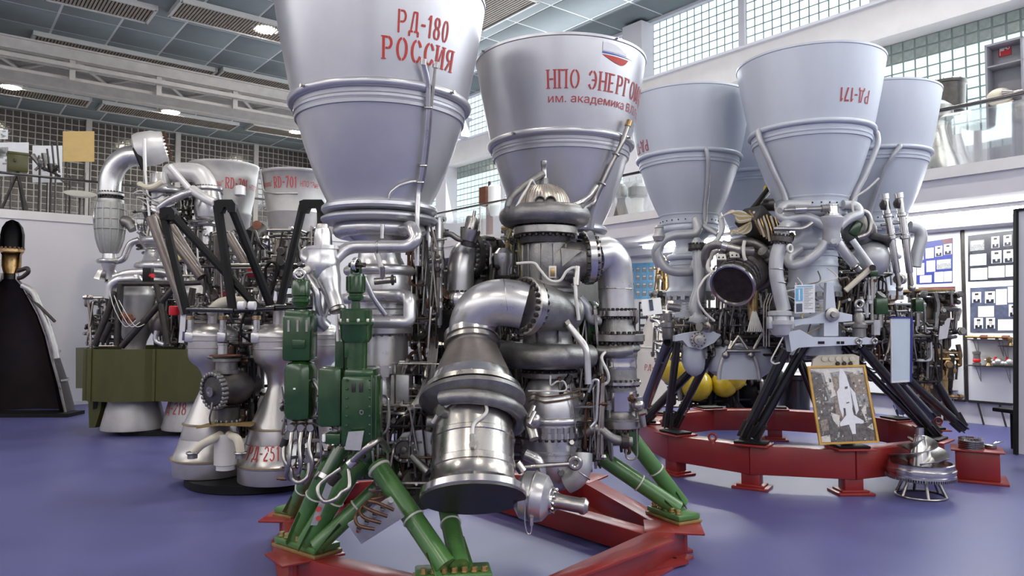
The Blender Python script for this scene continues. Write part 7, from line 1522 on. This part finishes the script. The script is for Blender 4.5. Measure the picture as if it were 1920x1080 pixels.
sgn = build('hose_sign', MB().box(R(a_c + .25, (b_ + c_) / 2, (zz0 + zz1) / 2), (.012, abs(b_ - c_), zz1 - zz0), ROOMROT), 'sign_red', HB)
bm2 = (b_ + c_) / 2; w2 = abs(b_ - c_); h2 = zz1 - zz0
build('sign_pictogram', MB().box(R(a_c + .243, bm2 + w2 * .22, zz0 + h2 * .62), (.004, w2 * .36, h2 * .36), ROOMROT).box(R(a_c + .243, bm2 + w2 * .36, zz0 + h2 * .3), (.004, w2 * .06, h2 * .4), ROOMROT), 'white', sgn); build('sign_pictogram', MB().torus(R(a_c + .243, bm2 - w2 * .25, zz0 + h2 * .62), U2, w2 * .12, .008, 20, 6).box(R(a_c + .243, bm2 - w2 * .06, zz0 + h2 * .62), (.004, w2 * .3, .015), ROOMROT), 'white', sgn)
hp = ga(1874, 166, a_c + .05); hp.z = z2 + .12
WM = thing('white_model', 'cream rounded propulsion model with steel rod lying in hose cabinet', 'model', R(a_c + .05, hp.dot(U1), z2)); build('shell', MB().sphere(hp, .17, 20, .8), 'cream', WM); build('rod', MB().cyl(hp + Vector((0, -.16, 0)), hp - U1 * .32 - U2 * .1 + UZ * .02, .03, .012, 12), 'steel', WM); build('rotor', MB().lathe(hp - U1 * .1 - U2 * .17, -U1, [(.07, 0), (.04, .08), (.025, .12)], 14), 'steel_dull', WM); build('blade', MB().box(hp - UZ * .09 - U1 * .05, (.04, .25, .03), ROOMROT), 'cream', WM)
def gnoz(lab, px, a, r0, r1, h, m, z=Z_G - .12, grp=None):
    p = ga(px, 300, a); t = thing('nozzle_exhibit', lab, 'nozzle', (p.x, p.y, z))
    lat(t, 'bell', (p.x, p.y, z), UZ, [(r0, 0), (r0, .03), (r0 * .93, .12 * h), (r0 * .78, .35 * h), (r0 * .55, .65 * h), (r1, .9 * h), (r1 * 1.1, h)], m, 40); lat(t, 'head', (p.x, p.y, z + h), UZ, [(r1 * 1.1, 0), (r1 * 1.6, .05), (r1 * 1.6, .22), (r1, .3)], 'cast_grey', 28); tor(t, 'rim', (p.x, p.y, z + .02), UZ, r0, .02, 'steel_dull', 40, 8)
    return t
gnoz('dark polished nozzle behind gallery glass beside right bell', 1752, 11.4, .40, .16, .95, 'steel_dull'); gnoz('black nozzle behind gallery glass beside the left blue-grey bell', 1240, 11.2, .20, .08, .62, 'burnt'); gnoz('pale bulbous nozzle behind gallery glass between the bells', 1195, 11.25, .20, .12, .55, 'offwhite'); gnoz('dark narrow nozzle behind gallery glass beside the lettered silver bell', 1164, 11.3, .22, .08, .62, 'burnt')
dc = ga(1776, 185, 12.45); t = thing('steel_drum', 'dark steel drum with side bolts standing high behind the right bell', 'drum', R(12.45, dc.dot(U1), Z_G - .12)); lat(t, 'drum', (dc.x, dc.y, dc.z - .25), UZ, [(.2, 0), (.24, .02), (.26, .45), (.28, .46), (.28, .5)], 'cast_dark', 32); rod(t, 'post', (dc.x, dc.y, Z_G - .12), (dc.x, dc.y, dc.z - .24), .06, 'cast_grey'); build('bolt_ring', MB().bolts((dc.x, dc.y, dc.z + .23), UZ, .26, 14, .018, .04), 'steel_dull', t)['kind'] = 'stuff'
rd_ = ga(1890, 298, 11.0); t = thing('red_lid', 'round red lid lying on the gallery floor by the glass', 'lid', R(11.0, rd_.dot(U1), Z_G)); lat(t, 'lid', (rd_.x, rd_.y, Z_G - .12), UZ, [(.28, 0), (.28, .14), (.2, .17), (.03, .18)], 'sign_red', 36); lat(t, 'knob', (rd_.x, rd_.y, Z_G + .055), UZ, [(.03, 0), (.04, .03), (.02, .05)], 'dark_metal', 12)
# standing exhibits seen between the two silver bells
pm_ = ga(918, 380, 11.2); t = thing('cutaway_column', 'white cylinder beside a rusty brown case on a post behind the gallery rail', 'exhibit', R(11.2, pm_.dot(U1), Z_G - .12)); rod(t, 'post', R(11.2, pm_.dot(U1), Z_G - .12), R(11.2, pm_.dot(U1), ga(918, 385, 11.2).z), .09, 'rust')
zc0, zc1 = ga(915, 385, 11.2).z, ga(915, 350, 11.2).z
build('brown_case', MB().box(R(11.2, ga(910, 370, 11.2).dot(U1), (zc0 + zc1) / 2), (.2, .28, zc1 - zc0), ROOMROT), 'rust', t); c9 = ga(927, 370, 11.2); lat(t, 'white_cylinder', (c9.x, c9.y, zc0 - .05), UZ, [(.1, -.25), (.14, -.1), (.16, 0), (.16, zc1 - zc0), (.12, zc1 - zc0 + .05)], 'white', 28); rod(t, 'top_pin', R(11.2, pm_.dot(U1), zc1), R(11.2, pm_.dot(U1), zc1 + .12), .04, 'dark_metal')
pq = ga(866, 255, 12.4); t = thing('projector_bracket', 'grey bracket with dark hoses on the wall beam between the silver bells', 'bracket', R(12.35, pq.dot(U1), Z_B1 + .05)); build('box', MB().box(R(12.4, pq.dot(U1), Z_B1 + .30), (.3, .35, .5), ROOMROT), 'wall_cool', t); build('cap', MB().box(R(12.4, pq.dot(U1), Z_B1 + .58), (.4, .5, .07), ROOMROT), 'wall_cool', t); hose(t, 'hose', [R(12.3, pq.dot(U1) + .2, Z_B1 + .5), R(12.3, pq.dot(U1) + .5, Z_B1 + .45), R(12.3, pq.dot(U1) + .55, Z_B1 + .2), R(12.3, pq.dot(U1) + .25, Z_B1 + .1)], .07, 'dark_metal')
